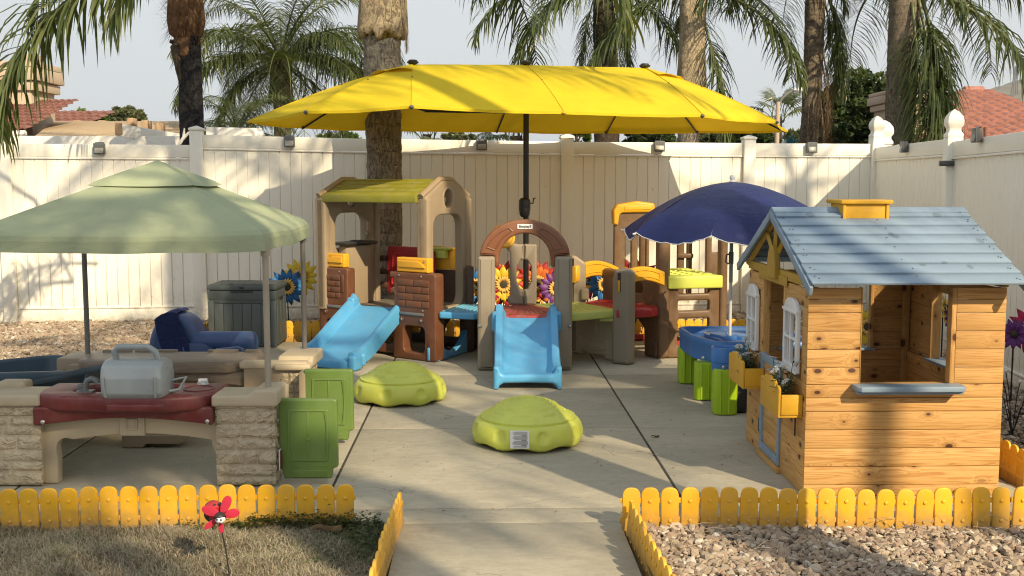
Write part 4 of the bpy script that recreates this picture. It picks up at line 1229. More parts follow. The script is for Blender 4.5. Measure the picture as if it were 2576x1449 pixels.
# left house
YL = 17.0
hl = thing('stucco_house', (-8.5, YL, 0), 'peach stucco house with red tile roof and big chimney at the left edge', 'house')
a = D(-40, 330, YL)
mk('wall', box(-13, D(58, 330, YL).x, YL + 0.6, YL + 1.6, 0, a.z - 0.05), M['stucco'], hl, bevel=0.01)
e0 = D(-330, 340, YL); e1 = D(66, 328, YL)
tiles(hl, (e0.x, YL, e0.z), (e1.x, YL, e1.z), (e0.x, YL + 2.1, D(0, 264, YL + 2.1).z), 22, 9, M['tile'])
g0 = D(45, 300, YL + 3); g1 = D(180, 318, YL + 3)
tiles(hl, (g0.x - 1.5, YL + 3, g1.z - 0.1), (g1.x, YL + 3, g1.z - 0.1), (g0.x - 1.5, YL + 5.2, D(45, 284, YL + 5.2).z), 16, 6, M['tile'])
mk('gutter', tube([(e0.x, YL - 0.03, e0.z - 0.06), (e1.x, YL - 0.03, e1.z - 0.06)], 0.06, 8), M['whitewood'], hl)
chimney(hl, -120, 88, 152, 18.6, 1.2, M['stucco'])
mk('spark_arrester', box(D(50, 140, 19).x, D(88, 140, 19).x, 18.9, 19.3, D(50, 155, 19).z, D(50, 136, 19).z), M['stucco2'], hl, bevel=0.02)
# tan roof of a low building
tr_ = thing('low_building', (-5, 20, 0), 'low building with tan roll roof behind the left fence', 'building')
A = D(118, 350, 16.5); B = D(470, 350, 16.5)
mk('wall', box(A.x, B.x, 16.8, 17.2, 0, A.z - 0.05), M['stucco2'], tr_)
zt = D(300, 313, 20).z
V = [(A.x - 0.1, 16.3, A.z - 0.02), (B.x + 0.2, 16.3, A.z - 0.02), (D(470, 313, 20).x, 20, zt), (D(135, 313, 20).x, 20, zt)]
V += [(x, y, z + 0.06) for x, y, z in V]
mk('roof', (V, [(0, 3, 2, 1), (4, 5, 6, 7), (0, 1, 5, 4), (1, 2, 6, 5), (2, 3, 7, 6), (3, 0, 4, 7)]), M['tanroof'], tr_, bevel=0.01)
for px in (200, 262): 
    c_ = D(px, 312, 20.2); mk('beam_end', cbox((c_.x, 20.2, c_.z), (0.12, 0.3, 0.12)), M['rawwood'], tr_, bevel=0.008)
for px, py in ((332, 308), (369, 314), (403, 320)):
    c_ = D(px, py, 15.6); mk('beam_end', cbox((c_.x, 15.6, c_.z), (0.09, 0.2, 0.12)), M['rawwood'], tr_, bevel=0.008)
# white pergola
pg = thing('pergola', (-4.6, 14, 0), 'white painted timber pergola beams just beyond the left fence', 'pergola')
def beam(name, p0, p1, h, d, mat, root):
    p0, p1 = Vector(p0), Vector(p1)
    V = []
    for p in (p0, p1):
        for dy in (0, d):
            for dz in (-h, 0): V.append((p.x, p.y + dy, p.z + dz))
    return mk(name, (V, [(0, 1, 3, 2), (4, 6, 7, 5), (0, 4, 5, 1), (2, 3, 7, 6), (1, 5, 7, 3), (0, 2, 6, 4)]), mat, root, bevel=0.006)
beam('beam', D(-60, 342, 13.6), D(462, 342, 13.6), 0.35, 0.05, M['whitewood'], pg)
beam('beam', D(290, 310, 13.3), D(462, 338, 14.4), 0.15, 0.05, M['whitewood'], pg)
beam('beam', D(518, 320, 14.5), D(657, 322, 14.5), 0.30, 0.05, M['whitewood'], pg)
beam('beam', D(640, 330, 14.3), D(662, 331, 14.3), 0.14, 0.05, M['whitewood'], pg)
beam('beam', D(288, 308, 13.15), D(305, 309, 13.25), 0.15, 0.04, M['rawwood'], pg)
for px in (60, 640):
    c_ = D(px, 345, 14.2); mk('post', box(c_.x - .06, c_.x + .06, 14.2, 14.32, 0, c_.z), M['whitewood'], pg)
br = setp(mk('dead_branch', join([tube([D(452, 362, 12.2), D(462, 345, 12.2), D(464, 322, 12.2)], [0.02, 0.018, 0.008], 6), tube([D(458, 352, 12.2), D(475, 334, 12.2), D(494, 330, 12.2)], [0.018, 0.016, 0.01], 6)]), M['whitewood'], None), 'pale forked bare branch in front of the charred palm base', 'branch')
# right house
YR = 21.0
hr = thing('stucco_house', (9, YR, 0), 'beige house with faded red tile hip roof beyond the right fence', 'house')
Yn = 16.5
e0 = D(2268, 352, Yn); e1 = D(2860, 352, Yn)
ze = D(2300, 345, Yn).z - 0.25
mk('wall', box(e0.x + 0.6, e1.x, Yn + 0.5, Yn + 9, 0, ze), M['stucco2'], hr)
def hiproof():
    # sloping plane facing the camera: rows of barrel tiles clipped by the hip line
    V, F = [], []
    nz, tl = 20, 0.34
    zt = D(2500, 233, 22.0).z
    dz = (zt - ze) / nz; dy = (22.0 - Yn) / nz
    rr = random.Random(4)
    w = 0.235
    nn = Vector((0, -dz, dy)).normalized()
    for j in range(nz):
        y = Yn + dy * j; z = ze + dz * j
        xl = e0.x + (D(2425, 233, 22.0).x - e0.x) * (j / nz)
        i = 0
        x = xl - (xl % w)
        while x < e1.x:
            b = len(V); jit = rr.uniform(-0.006, 0.006)
            for e in (0, 1):
                for k in range(6):
                    s = k / 5
                    V.append(Vector((x + w * s, y + dy * e * 1.1, z + dz * e * 1.1)) + nn * (0.07 * sin(pi * s) + (0.045 if e == 0 else 0.0) + jit))
            for k in range(5): F.append((b + k, b + k + 1, b + 7 + k, b + 6 + k))
            for k in range(6): V.append(V[b + k] - nn * 0.05)
            for k in range(5): F.append((b + k + 1, b + k, b + 12 + k, b + 13 + k))
            x += w
    return V, F
o = mk('roof_tiles', hiproof(), M['tile2'], hr, smooth=50); o['kind'] = 'stuff'
rt = D(2425, 233, 22.0)
mk('ridge_cap', tube([(rt.x, 22.0, rt.z + 0.02), (e1.x, 22.0, rt.z + 0.02)], 0.11, 8), M['tile2'], hr)
chimney(hr, 2238, 2375, 224, 17.4, 1.1, M['stucco2'])
mk('vent_pipe', tube([D(2479, 352, 16.3), D(2479, 320, 16.3)], 0.03, 8), M['tile'], hr)

# ------------------------------------------------------------------ smoky air over the yard and the hills
def haze():
    m = bpy.data.materials.new('smoky_air'); m.use_nodes = True; t = m.node_tree; t.nodes.clear()
    o = t.nodes.new('ShaderNodeOutputMaterial'); v = t.nodes.new('ShaderNodeVolumePrincipled')
    v.inputs['Color'].default_value = (0.88, 0.93, 0.98, 1); v.inputs['Density'].default_value = 0.00020; v.inputs['Anisotropy'].default_value = 0.2
    t.links.new(v.outputs[0], o.inputs['Volume'])
    return m
setp(mk('haze', box(-3200, 3200, -300, 2600, -6.0, 330), haze(), None, smooth=0, center=False), kind='stuff')
# ================================================================== yellow double umbrella
def screw(root, M_, r=0.008, name='screw'):
    return mk(name, lathe([(r, 0.0), (r, 0.002), (r * 0.6, 0.005)], 10, M_), M['steel'], root)
UC = Vector((0.127, 9.80, 0)); UA = radians(13)
uf = T(UC.x, UC.y, 0, UA)
ur = thing('patio_umbrella', UC, 'wide yellow double patio umbrella on a black centre pole', 'umbrella')
ZR, ZE = 2.475, 1.955
ridge = {-1: (-1.02, 0.0, ZR - 0.02), 0: (0.0, 0.0, ZR + 0.0), 1: (1.12, 0.0, ZR - 0.0)}
rim = [((-2.42, -0.10), -1), ((-1.98, -0.78), -1), ((-1.20, -1.22), -1), ((0.0, -1.25), 0), ((1.18, -1.22), 1), ((2.05, -0.80), 1), ((2.55, 0.0), 1), ((2.0, 0.85), 1), ((1.15, 1.22), 1), ((0.0, 1.25), 0), ((-1.12, 1.22), -1), ((-1.95, 0.80), -1)]
rimz = [1.945, 1.99, 2.015, 1.985, 1.98, 1.96, 1.925, 1.95, 1.955, 1.955, 1.955, 1.95]
def cloth():
    V, F = [], []
    n = len(rim); nu, nv = 12, 14
    for i in range(n):
        (a, ra), (b, rb) = rim[i], rim[(i + 1) % n]
        za, zb = rimz[i], rimz[(i + 1) % n]
        R0, R1 = Vector(ridge[ra]), Vector(ridge[rb])
        A, B = Vector((a[0], a[1], za)), Vector((b[0], b[1], zb))
        base = len(V)
        for j in range(nv + 1):
            v = j / nv
            for k in range(nu + 1):
                u = k / nu
                top = R0.lerp(R1, u); bot = A.lerp(B, u)
                q = top.lerp(bot, v)
                ctr = Vector(((R0.x + R1.x) / 2, 0, 0))
                q.z += 0.035 * sin(pi * v)          # ribs bow upward
                sag = sin(pi * u) * sin(pi * min(1, v * 0.9 + 0.1) * 0.55) 
                q.z -= 0.008 * sag * v
                inw = (ctr - q); inw.z = 0
                q += inw.normalized() * 0.015 * sin(pi * u) * v ** 3
                w = mnoise.noise(Vector((q.x * 2.2, q.y * 2.2, 1))) * 0.007 + mnoise.noise(Vector((q.x * 9, q.y * 3, 5))) * 0.004
                q.z += w * sin(pi * u)
                V.append(q)
        for j in range(nv):
            for k in range(nu):
                F.append((base + j * (nu + 1) + k, base + (j + 1) * (nu + 1) + k, base + (j + 1) * (nu + 1) + k + 1, base + j * (nu + 1) + k + 1))
        # folded hem
        hb = len(V)
        for k in range(nu + 1):
            q = V[base + nv * (nu + 1) + k]
            V.append(q + Vector((0, 0, -0.022)))
        for k in range(nu): F.append((base + nv * (nu + 1) + k, hb + k, hb + k + 1, base + nv * (nu + 1) + k + 1))
    return [uf @ v for v in V], F
mk('canopy', cloth(), M['um_yellow'], ur, smooth=60)
def vent(side):
    c = Vector(ridge[side]); V, F = [], []
    idx = [i for i, (p_, r_) in enumerate(rim) if r_ == side]
    if side == -1: idx = [10, 11, 0, 1, 2]
    pts = [Vector((rim[i][0][0], rim[i][0][1], rimz[i])) for i in idx]
    n = len(pts); m = 6
    for q in range(n - 1):
        b = len(V)
        for j in range(m + 1):
            v = j / m * 0.27
            for k in range(m + 1):
                u = k / m
                e = pts[q].lerp(pts[q + 1], u)
                p_ = c.lerp(e, v); p_.z += 0.035 * sin(pi * v) + 0.008 + 0.022 * (v / 0.27) ** 2 * (0.4 + 0.8 * sin(pi * u))
                V.append(uf @ p_)
        for j in range(m):
            for k in range(m): F.append((b + j * (m + 1) + k, b + (j + 1) * (m + 1) + k, b + (j + 1) * (m + 1) + k + 1, b + j * (m + 1) + k + 1))
    return V, F
for s in (-1, 1): mk('vent_flap', vent(s), M['um_yellow'], ur, smooth=60)
for s in (-1, 0, 1):
    c = uf @ Vector(ridge[s])
    mk('finial', lathe([(0.012, -0.02), (0.05, 0.0), (0.052, 0.010), (0.040, 0.016), (0.038, 0.024), (0.028, 0.028)], 16, T(c.x, c.y, c.z + 0.012)), M['black_pl'], ur)
mk('pole', tube([(UC.x, UC.y, 0.05), (UC.x, UC.y, ZR - 0.02)], 0.026, 16), M['pole_black'], ur)
mk('crank_housing', lathe([(0.03, -0.12), (0.045, -0.10), (0.052, -0.05), (0.052, 0.03), (0.04, 0.05), (0.03, 0.055)], 18, T(UC.x - 0.012, UC.y - 0.02, 1.235)), M['pole_black'], ur)
mk('crank_handle', tube([(UC.x + .03, UC.y - .02, 1.24), (UC.x + .062, UC.y - .02, 1.24), (UC.x + .068, UC.y - .02, 1.285), (UC.x + .085, UC.y - .02, 1.287)], 0.006, 8), M['pole_black'], ur)
mk('base', xf(uf, box(-0.42, 0.42, -0.28, 0.28, 0.002, 0.07)), M['black_pl'], ur, bevel=0.015)
for i, (a, r_) in enumerate(rim):
    R_ = uf @ (Vector(ridge[r_]) + Vector((0, 0, -0.03))); A = uf @ Vector((a[0], a[1], rimz[i] - 0.012))
    pts = []
    for k in range(7):
        v = k / 6; q = R_.lerp(A, v); q.z += 0.035 * sin(pi * v) - 0.012; pts.append(q)
    mk('rib', tube(pts, 0.009, 6), M['pole_black'], ur)
    top_ = [R_.lerp(A, k / 8) + Vector((0, 0, 0.035 * sin(pi * k / 8) + 0.0335 - .019 * k / 8)) for k in range(9)]
    mk('seam', tube(top_, 0.0035, 5), M['um_yellow'], ur)
    hub = uf @ Vector((ridge[r_][0] * 0.9, 0, ZR - 0.42)); mid = R_.lerp(A, 0.45)
    mid.z += 0.06
    mk('strut', tube([hub, mid], 0.008, 6), M['pole_black'], ur)
    mk('rib_tip', lathe([(0.012, -0.012), (0.020, 0.0), (0.012, 0.014)], 8, T(A.x, A.y, A.z)), M['lamp_grey'] if i % 3 else M['yboard'][2], ur)
for s in (-1, 1):
    c = uf @ Vector((ridge[s][0] * 0.9, 0, ZR - 0.42)); c0 = uf @ Vector((0, 0, ZR - 0.42))
    mk('cross_bar', tube([c0, c], 0.014, 8), M['pole_black'], ur)
    mk('hub_post', tube([c, uf @ Vector(ridge[s])], 0.016, 8), M['pole_black'], ur)
cs = D(822, 243, 10.0)
mk('tie_loop', tube([cs + Vector((0.03 * cos(a), 0, 0.012 + 0.018 * sin(a))) for a in [i * pi / 6 for i in range(13)]], 0.006, 6), M['um_yellow'], ur)

# ================================================================== moulded play patio with green canopy
pr = thing('play_patio', (-1.83, 5.65, 0), 'toy kitchen patio with faux stone pillars, red counter and faded green canopy', 'play kitchen')
XR, XL, YN, YF = -1.115, -2.56, 4.97, 6.32
# canopy: square rings, straight slopes, rounded shoulder and valance
def canopy():
    cx_, cy_, hx, hy = -1.85, 5.655, 0.665, 0.69
    V, F = [], []; n = 24
    rings = [(0.225, 1.455), (0.24, 1.450), (0.45, 1.381), (0.7, 1.302), (0.9, 1.238), (0.985, 1.210), (1.012, 1.188), (1.022, 1.165), (1.024, 1.128), (1.026, 1.122), (1.026, 1.112)]
    for (s, z) in rings:
        for side in range(4):
            for k in range(n):
                t = -1 + 2 * k / n
                x, y = [(t, -1), (1, t), (-t, 1), (-1, -t)][side]
                edge = 1 - t * t
                rnd = 0
                X = cx_ + (x * hx) * s * (1 - rnd * 0.6); Y = cy_ + (y * hy) * s * (1 - rnd * 0.6)
                zz_ = z - 0.014 * edge * s * (1 if s < 1 else 0.6) + 0.008 * mnoise.noise(Vector((X * 3, Y * 3, 0)))
                if s > 1.02: zz_ += 0.002 * sin(X * 9 + Y * 7)
                pin = 1 - 0.012 * edge * (1 if s > 0.5 else 0)
                V.append((cx_ + (X - cx_) * pin, cy_ + (Y - cy_) * pin, zz_))
    m = 4 * n
    for i in range(len(rings) - 1):
        for k in range(m):
            F.append((i * m + k, i * m + (k + 1) % m, (i + 1) * m + (k + 1) % m, (i + 1) * m + k))
    return V, F
cano = mk('canopy', (lambda q: ([Matrix.Translation((-1.85, 5.655, 0)) @ Matrix.Rotation(.038, 4, 'Z') @ Matrix.Translation((1.85, -5.655, 0)) @ Vector(v) for v in q[0]], q[1]))(canopy()), M['um_green'], pr, smooth=13)
def cap():
    cx_, cy_, h = -1.85, 5.655, 0.265
    V, F = [], []; n = 12; m = 4 * n; R_ = 8
    for i in range(R_ + 1):
        s = 0.02 + 0.98 * i / R_
        for side in range(4):
            for k in range(n):
                t = -1 + 2 * k / n
                x, y = [(t, -1), (1, t), (-t, 1), (-1, -t)][side]
                z = 1.545 - 0.122 * s - 0.006 * (1 - t * t) * s + 0.004 * mnoise.noise(Vector((x * s * 3, y * s * 3, 3)))
                V.append((cx_ + x * h * s, cy_ + y * h * s, z - (0.008 if i == R_ else 0)))
    for i in range(R_):
        for k in range(m): F.append((i * m + k, i * m + (k + 1) % m, (i + 1) * m + (k + 1) % m, (i + 1) * m + k))
    F.append(tuple(range(m - 1, -1, -1)))
    return V, F
mk('canopy_cap', cap(), M['um_green'], pr, smooth=16)
# seams along the hips, hem stitching
hips = []
for sx, sy in ((1, -1), (1, 1), (-1, -1), (-1, 1)):
    hips.append(tube([(-1.85 + sx * 0.665 * s - .038 * sy * .69 * s, 5.655 + sy * 0.69 * s + .038 * sx * .665 * s, z + 0.003) for s, z in ((0.24, 1.447), (0.45, 1.377), (0.7, 1.298), (0.9, 1.234), (0.98, 1.207))], 0.0028, 5))
for h_ in hips: mk('seam', h_, M['um_green'], pr)
for x, y, z0 in ((-1.155, 5.04, 0.42), (-1.222, 6.29, 0.44), (-2.50, 6.29, 0.02), (-2.50, 5.04, 0.42)):
    far = y > 6
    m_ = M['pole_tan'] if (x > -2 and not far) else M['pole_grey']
    pl = mk('pole', tube([(x, y, z0 - 0.02), (x, y, 1.13)], 0.0148, 14), m_, pr)
    mk('pole_collar', tube([(x, y, 1.085), (x, y, 1.135)], 0.021, 14), m_, pl)

def pillar(name, x0, x1, y0, y1, z1, seed, root, side=True):
    """rough stacked stone moulded in plastic: coursed blocks with knocked-back joints"""
    rr = random.Random(seed)
    body = mk(name, box(x0 + 0.012, x1 - 0.012, y0 + 0.012, y1 - 0.012, 0.0, z1), M['tan_light'], root, bevel=0.015)
    z = 0.004
    row = 0
    while z < z1 - 0.02:
        h = min(rr.choice([0.045, 0.055, 0.07, 0.05]), z1 - z)
        def blocks(a, b, mkf):
            n = rr.choice([1, 2, 2, 3]); cuts = [a] + sorted(a + (b - a) * rr.uniform(0.25, 0.75) for _ in range(n - 1)) + [b]
            for i in range(len(cuts) - 1):
                if cuts[i + 1] - cuts[i] < 0.02: continue
                mkf(cuts[i] + 0.001, cuts[i + 1] - 0.001)
        def rough(face):
            def f(a, b):
                nu, nv = max(3, int((b - a) / 0.012)), max(3, int(h / 0.010))
                V, F = [], []
                sd = rr.uniform(0, 50)
                for j in range(nv + 1):
                    for i in range(nu + 1):
                        u, v = i / nu, j / nv
                        e = min(1, 6 * min(u, 1 - u)) * min(1, 5 * min(v, 1 - v))
                        t_ = a + (b - a) * u; zz_ = z + 0.0015 + (h - 0.003) * v
                        d = (0.008 + 0.007 * mnoise.noise(Vector((t_ * 26, zz_ * 30, sd))) + 0.004 * mnoise.noise(Vector((t_ * 70, zz_ * 60, sd)))) * (0.35 + 0.65 * e) + 0.002 * e - (0.006 if e == 0 else 0)
                        V.append((t_, y0 + 0.010 - d, zz_) if face == 0 else (x1 - 0.010 + d, t_, zz_))
                for j in range(nv):
                    for i in range(nu): F.append((j * (nu + 1) + i, j * (nu + 1) + i + 1, (j + 1) * (nu + 1) + i + 1, (j + 1) * (nu + 1) + i))
                mk('stone_block', (V, F), M['stonecast'], body, smooth=180)
            return f
        blocks(x0, x1, rough(0))
        if side: blocks(y0, y1, rough(1))
        z += h; row += 1
    return body
pillar('stone_pillar', -1.395, XR, YN, 5.17, 0.392, 2, pr)
pillar('stone_pillar', -2.62, -2.215, YN, 5.17, 0.392, 5, pr, False)
mk('pillar_cap', panel(rpoly([(-1.405, 0.385), (-1.095, 0.385), (-1.095, 0.465), (-1.20, 0.465), (-1.235, 0.44), (-1.405, 0.44)], [0.01, 0.02, 0.02, 0.02, 0.02, 0.015]), (), 0.225, 0.012, y0=4.955), M['tan_light'], pr)
mk('pillar_cap', xf(T(-1.115, 5.16, 0.42), cbox((0, 0.01, 0), (0.05, 0.06, 0.07))), M['tan_light'], pr, bevel=0.012)
mk('pillar_cap', box(-2.64, -2.205, 4.955, 5.18, 0.385, 0.443), M['tan_light'], pr, bevel=0.014, seg=3)
mk('pillar_cap', box(-2.50, -2.36, 5.15, 5.25, 0.40, 0.468), M['tan_light'], pr, bevel=0.015, seg=3)
# screws, badge
for x, z in ((-2.185, 0.318), (-1.418, 0.322)):
    screw(pr, T(x, 4.935, z, 0, pi / 2), 0.010)
bd = mk('badge', xf(T(-1.098, 5.015, 0.12, pi / 2 - 0.05), panel(rrect(-0.018, 0.018, -0.05, 0.05, 0.008), (), 0.004, 0.001)), M['white_pl'], pr)
mk('badge_print', xf(T(-1.093, 5.015, 0.12, pi / 2 - 0.05), panel(rrect(-0.014, 0.014, -0.045, 0.045, 0.006), (), 0.003, 0.001)), M['maroon'], bd)
# front wall beneath the counter: beam with arched opening
arch_o = [(-2.215, 0.0), (-2.15, 0.0)] 
ar = [(-2.168, 0.0)] + [(-2.168 + 0.006, 0.12)] + [(-2.168 + 0.05 * (1 - cos(t)), 0.17 + 0.05 * sin(t) ) for t in [pi / 8 * k for k in range(5)]]
top = [(-2.09 + (2.09 - 1.43) * u, 0.212 + 0.030 * sin(pi * u)) for u in [k / 12 for k in range(13)]]
arr = [(-1.425, 0.18), (-1.405, 0.13), (-1.398, 0.0)]
outer = ar + top + arr + [(-1.36, 0.0), (-1.36, 0.40), (-2.23, 0.40), (-2.23, 0.0)]
mk('front_wall', panel(outer, (), 0.06, 0.006, y0=5.03), M['tan_light'], pr)
mk('wall_boss', xf(T(-1.80, 5.018, 0.288), panel(rrect(-0.06, 0.06, -0.055, 0.06, 0.006), (), 0.02, 0.005)), M['tan_light'], pr)
mk('wall_emblem', xf(T(-1.80, 5.010, 0.29), panel(rrect(-0.028, 0.028, -0.028, 0.028, 0.006), [rrect(-0.022, 0.022, -0.022, 0.022, 0.004)], 0.012, 0.003)), M['tan_light'], pr)
# red counter
co = [(-2.245, 5.26), (-2.245, 5.08), (-2.22, 4.97), (-2.10, 4.915), (-1.86, 4.885), (-1.60, 4.885), (-1.45, 4.94), (-1.398, 5.03), (-1.392, 5.26)]
def slab2(out, z0, z1, bev, holes=()):
    VF = panel(out, holes, z1 - z0, bev, y0=0)
    return [Vector((v.x, v.z, z1 - v.y)) for v in VF[0]], VF[1]
co_r = rpoly(co, [0.02, .03, .06, .08, .08, .08, .05, .03, .02])
sink = rpoly([(-2.09, 5.035), (-1.60, 5.03), (-1.62, 5.20), (-2.04, 5.20)], 0.035)
ct = mk('counter', slab2(co_r, 0.372, 0.445, 0.016, [sink]), M['maroon'], pr)
mk('sink_basin', slab2(rpoly([(-2.10, 5.025), (-1.59, 5.02), (-1.61, 5.21), (-2.05, 5.21)], 0.035), 0.375, 0.395, 0.004), M['maroon'], ct)
apron = [(-2.235, 0.30)] + [(-2.205, 0.298)] + [(-2.18 + 0.76 * u, 0.305 + 0.030 * sin(pi * u)) for u in [k / 14 for k in range(15)]] + [(-1.405, 0.298), (-1.398, 0.31), (-1.398, 0.385), (-2.235, 0.385)]
mk('counter_apron', panel(rpoly(apron, 0.008, 2), (), 0.05, 0.008, y0=4.945), M['maroon'], pr)
mk('counter_lip', slab2(rpoly([(-1.86, 4.862), (-1.62, 4.862), (-1.585, 4.90), (-1.585, 5.0), (-1.86, 5.0)], 0.015), 0.385, 0.415, 0.006), M['maroon'], ct)
mk('burner_ring', xf(T(-1.50, 5.10, 0.445), lathe([(0.075, 0.0), (0.075, 0.004), (0.066, 0.004), (0.066, 0.001)], 28)), M['maroon'], ct)
kb = mk('knob', xf(T(-1.515, 5.215, 0.445), lathe([(0.030, 0.0), (0.028, 0.008), (0.024, 0.014), (0.010, 0.016)], 20)), M['silver'], ct)
mk('knob_grip', xf(T(-1.515, 5.215, 0.465, 0.35), cbox((0, 0, 0), (0.045, 0.014, 0.018))), M['white_pl'], kb, bevel=0.005)
# faucet
fx, fy = -2.015, 5.02
fa = mk('faucet', tube([(fx, fy, 0.43), (fx + .002, fy, 0.475), (fx + 0.012, fy, 0.498), (fx + 0.032, fy, 0.508), (fx + 0.052, fy, 0.500), (fx + 0.060, fy, 0.485)], [0.016, 0.014, 0.014, 0.014, 0.015, 0.017], 12), M['silver_dk'], ct)
mk('faucet_base', join([xf(T(fx - 0.018, fy, 0.44), lathe([(0.026, 0.0), (0.022, 0.012), (0.014, 0.016), (0.014, 0.028), (0.018, 0.03), (0.016, 0.042), (0.006, 0.046)], 14)), cbox((fx + 0.012, fy, 0.447), (0.06, 0.045, 0.012))]), M['silver_dk'], fa)
# grill
gx, gy = -1.748, 4.965
def grill():
    xs0 = -0.150; prof = []
    base = [(-0.075, 0.0), (-0.10, 0.03), (-0.105, 0.10), (-0.092, 0.155), (-0.05, 0.178), (0.03, 0.182), (0.085, 0.16), (0.11, 0.09), (0.10, 0.0)]
    V, F = [], []
    st = [(-0.138, 0.86), (-0.133, 0.95), (-0.108, 1.0), (0.112, 1.0), (0.137, 0.95), (0.143, 0.86)]
    bp = rpoly(base, 0.02, 3); n = len(bp)
    for x, s in st:
        for y, z in bp: V.append((gx + x, gy + y * s, 0.435 + 0.09 + (z - 0.09) * s))
    for i in range(len(st) - 1):
        for k in range(n): F.append((i * n + k, i * n + (k + 1) % n, (i + 1) * n + (k + 1) % n, (i + 1) * n + k))
    F.append(tuple(range(n - 1, -1, -1))); F.append(tuple((len(st) - 1) * n + k for k in range(n)))
    return V, F
gr = mk('grill', grill(), M['silver'], pr, smooth=60)
mk('grill_handle', tube([(gx - 0.085, gy - 0.02, 0.60), (gx - 0.088, gy - 0.035, 0.655), (gx - 0.068, gy - 0.038, 0.675), (gx + 0.068, gy - 0.038, 0.675), (gx + 0.10, gy - 0.035, 0.652), (gx + 0.112, gy - 0.02, 0.60)], 0.0145, 12), M['silver'], gr)
pl_ = rpoly([(-0.085, 0.155), (0.085, 0.155), (0.092, 0.105), (0.06, 0.092), (0.025, 0.09), (0.0, 0.075), (-0.025, 0.09), (-0.06, 0.092), (-0.092, 0.105)], 0.015, 3)
mk('grill_plate', xf(T(gx, gy - 0.099, 0.435, 0, radians(-6)), panel(pl_, (), 0.012, 0.004)), M['silver'], gr)
for s in (-1, 1): mk('grill_rib', tube([(gx + s * 0.118, gy - 0.108, 0.545), (gx + s * 0.118, gy - 0.110, 0.50), (gx + s * 0.114, gy - 0.093, 0.45)], 0.006, 8), M['silver'], gr)
mk('grill_bracket', tube([(gx + 0.14, gy + 0.06, 0.50), (gx + 0.205, gy + 0.075, 0.51), (gx + 0.185, gy + 0.03, 0.462), (gx + 0.14, gy + 0.02, 0.455)], 0.008, 8), M['silver'], gr)
# right side wall (door frame), far pillar, back bench
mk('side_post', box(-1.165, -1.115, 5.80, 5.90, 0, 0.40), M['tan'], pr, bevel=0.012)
pillar('stone_pillar', -1.30, -1.145, 5.93, 6.30, 0.40, 8, pr)
mk('pillar_cap', panel(rpoly([(5.90, 0.39), (6.33, 0.39), (6.33, 0.455), (6.02, 0.455), (5.99, 0.425), (5.90, 0.425)], 0.015), (), 0.20, 0.012, M=T(-1.12, 0, 0, pi / 2), y0=0.0), M['tan_light'], pr)
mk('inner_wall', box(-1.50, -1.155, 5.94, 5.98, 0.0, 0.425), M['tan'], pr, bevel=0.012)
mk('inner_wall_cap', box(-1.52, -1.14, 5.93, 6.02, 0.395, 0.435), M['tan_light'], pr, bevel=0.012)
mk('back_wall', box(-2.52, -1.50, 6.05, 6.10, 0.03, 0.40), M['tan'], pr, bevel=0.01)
bt = rpoly([(-2.46, 6.33), (-2.46, 6.02), (-2.3, 5.96), (-1.9, 5.935), (-1.60, 5.955), (-1.46, 6.03), (-1.46, 6.33)], 0.06)
mk('bench_top', slab2(bt, 0.365, 0.432, 0.014), M['grainpl'], pr)
mk('bench_apron', panel(rpoly([(-2.46, 0.27)] + [(-2.40 + 0.9 * u, 0.285 + 0.035 * sin(pi * u)) for u in [k / 10 for k in range(11)]] + [(-1.46, 0.27), (-1.46, 0.37), (-2.46, 0.37)], 0.005, 2), (), 0.04, 0.006, y0=5.99), M['grainpl'], pr)
screw(pr, T(-1.49, 5.985, 0.29, 0, pi / 2), 0.008)
for x0, x1 in ((-2.42, -2.25), (-2.23, -1.98), (-1.80, -1.62), (-1.58, -1.48)):
    mk('bench_tab', box(x0, x1, 6.30, 6.335, 0.42, 0.444), M['grainpl'], pr, bevel=0.005)
mk('bench_foot', panel(rpoly([(-2.11, 0.0), (-2.0, 0.0), (-1.98, 0.02), (-1.80, 0.02), (-1.76, 0.045), (-1.74, 0.07), (-2.11, 0.07)], 0.006), (), 0.12, 0.006, y0=5.72), M['tan'], pr)
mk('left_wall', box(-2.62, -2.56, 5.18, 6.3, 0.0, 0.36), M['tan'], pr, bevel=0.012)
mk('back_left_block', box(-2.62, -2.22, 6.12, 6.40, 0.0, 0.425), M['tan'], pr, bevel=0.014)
# slate water tub
def tub():
    out = rpoly([(-2.31, 6.20), (-2.24, 5.98), (-2.38, 5.62), (-2.58, 5.24), (-2.9, 5.16), (-3.05, 5.5), (-2.95, 6.05), (-2.7, 6.26)], [.06, .1, .12, .12, .12, .12, .12, .1], 6)
    cx_ = sum(p[0] for p in out) / len(out); cy_ = sum(p[1] for p in out) / len(out)
    lv = [(0.66, 0.24), (0.80, 0.27), (0.93, 0.36), (0.965, 0.385), (1.0, 0.392), (1.0, 0.418), (0.975, 0.425), (0.94, 0.420), (0.915, 0.405), (0.90, 0.345), (0.86, 0.318), (0.3, 0.314)]
    V, F = [], []; n = len(out)
    for s, z in lv:
        for x, y in out: V.append((cx_ + (x - cx_) * s, cy_ + (y - cy_) * s, z))
    for i in range(len(lv) - 1):
        for k in range(n): F.append((i * n + k, i * n + (k + 1) % n, (i + 1) * n + (k + 1) % n, (i + 1) * n + k))
    F.append(tuple(range(n - 1, -1, -1))); F.append(tuple((len(lv) - 1) * n + k for k in range(n)))
    return V, F
tb = mk('water_tub', tub(), M['slate'], pr, smooth=50)
mk('tub_divider', xf(T(-2.55, 5.78, 0, radians(8)), box(-0.36, 0.24, -0.018, 0.018, 0.31, 0.408)), M['slate'], tb, bevel=0.010)
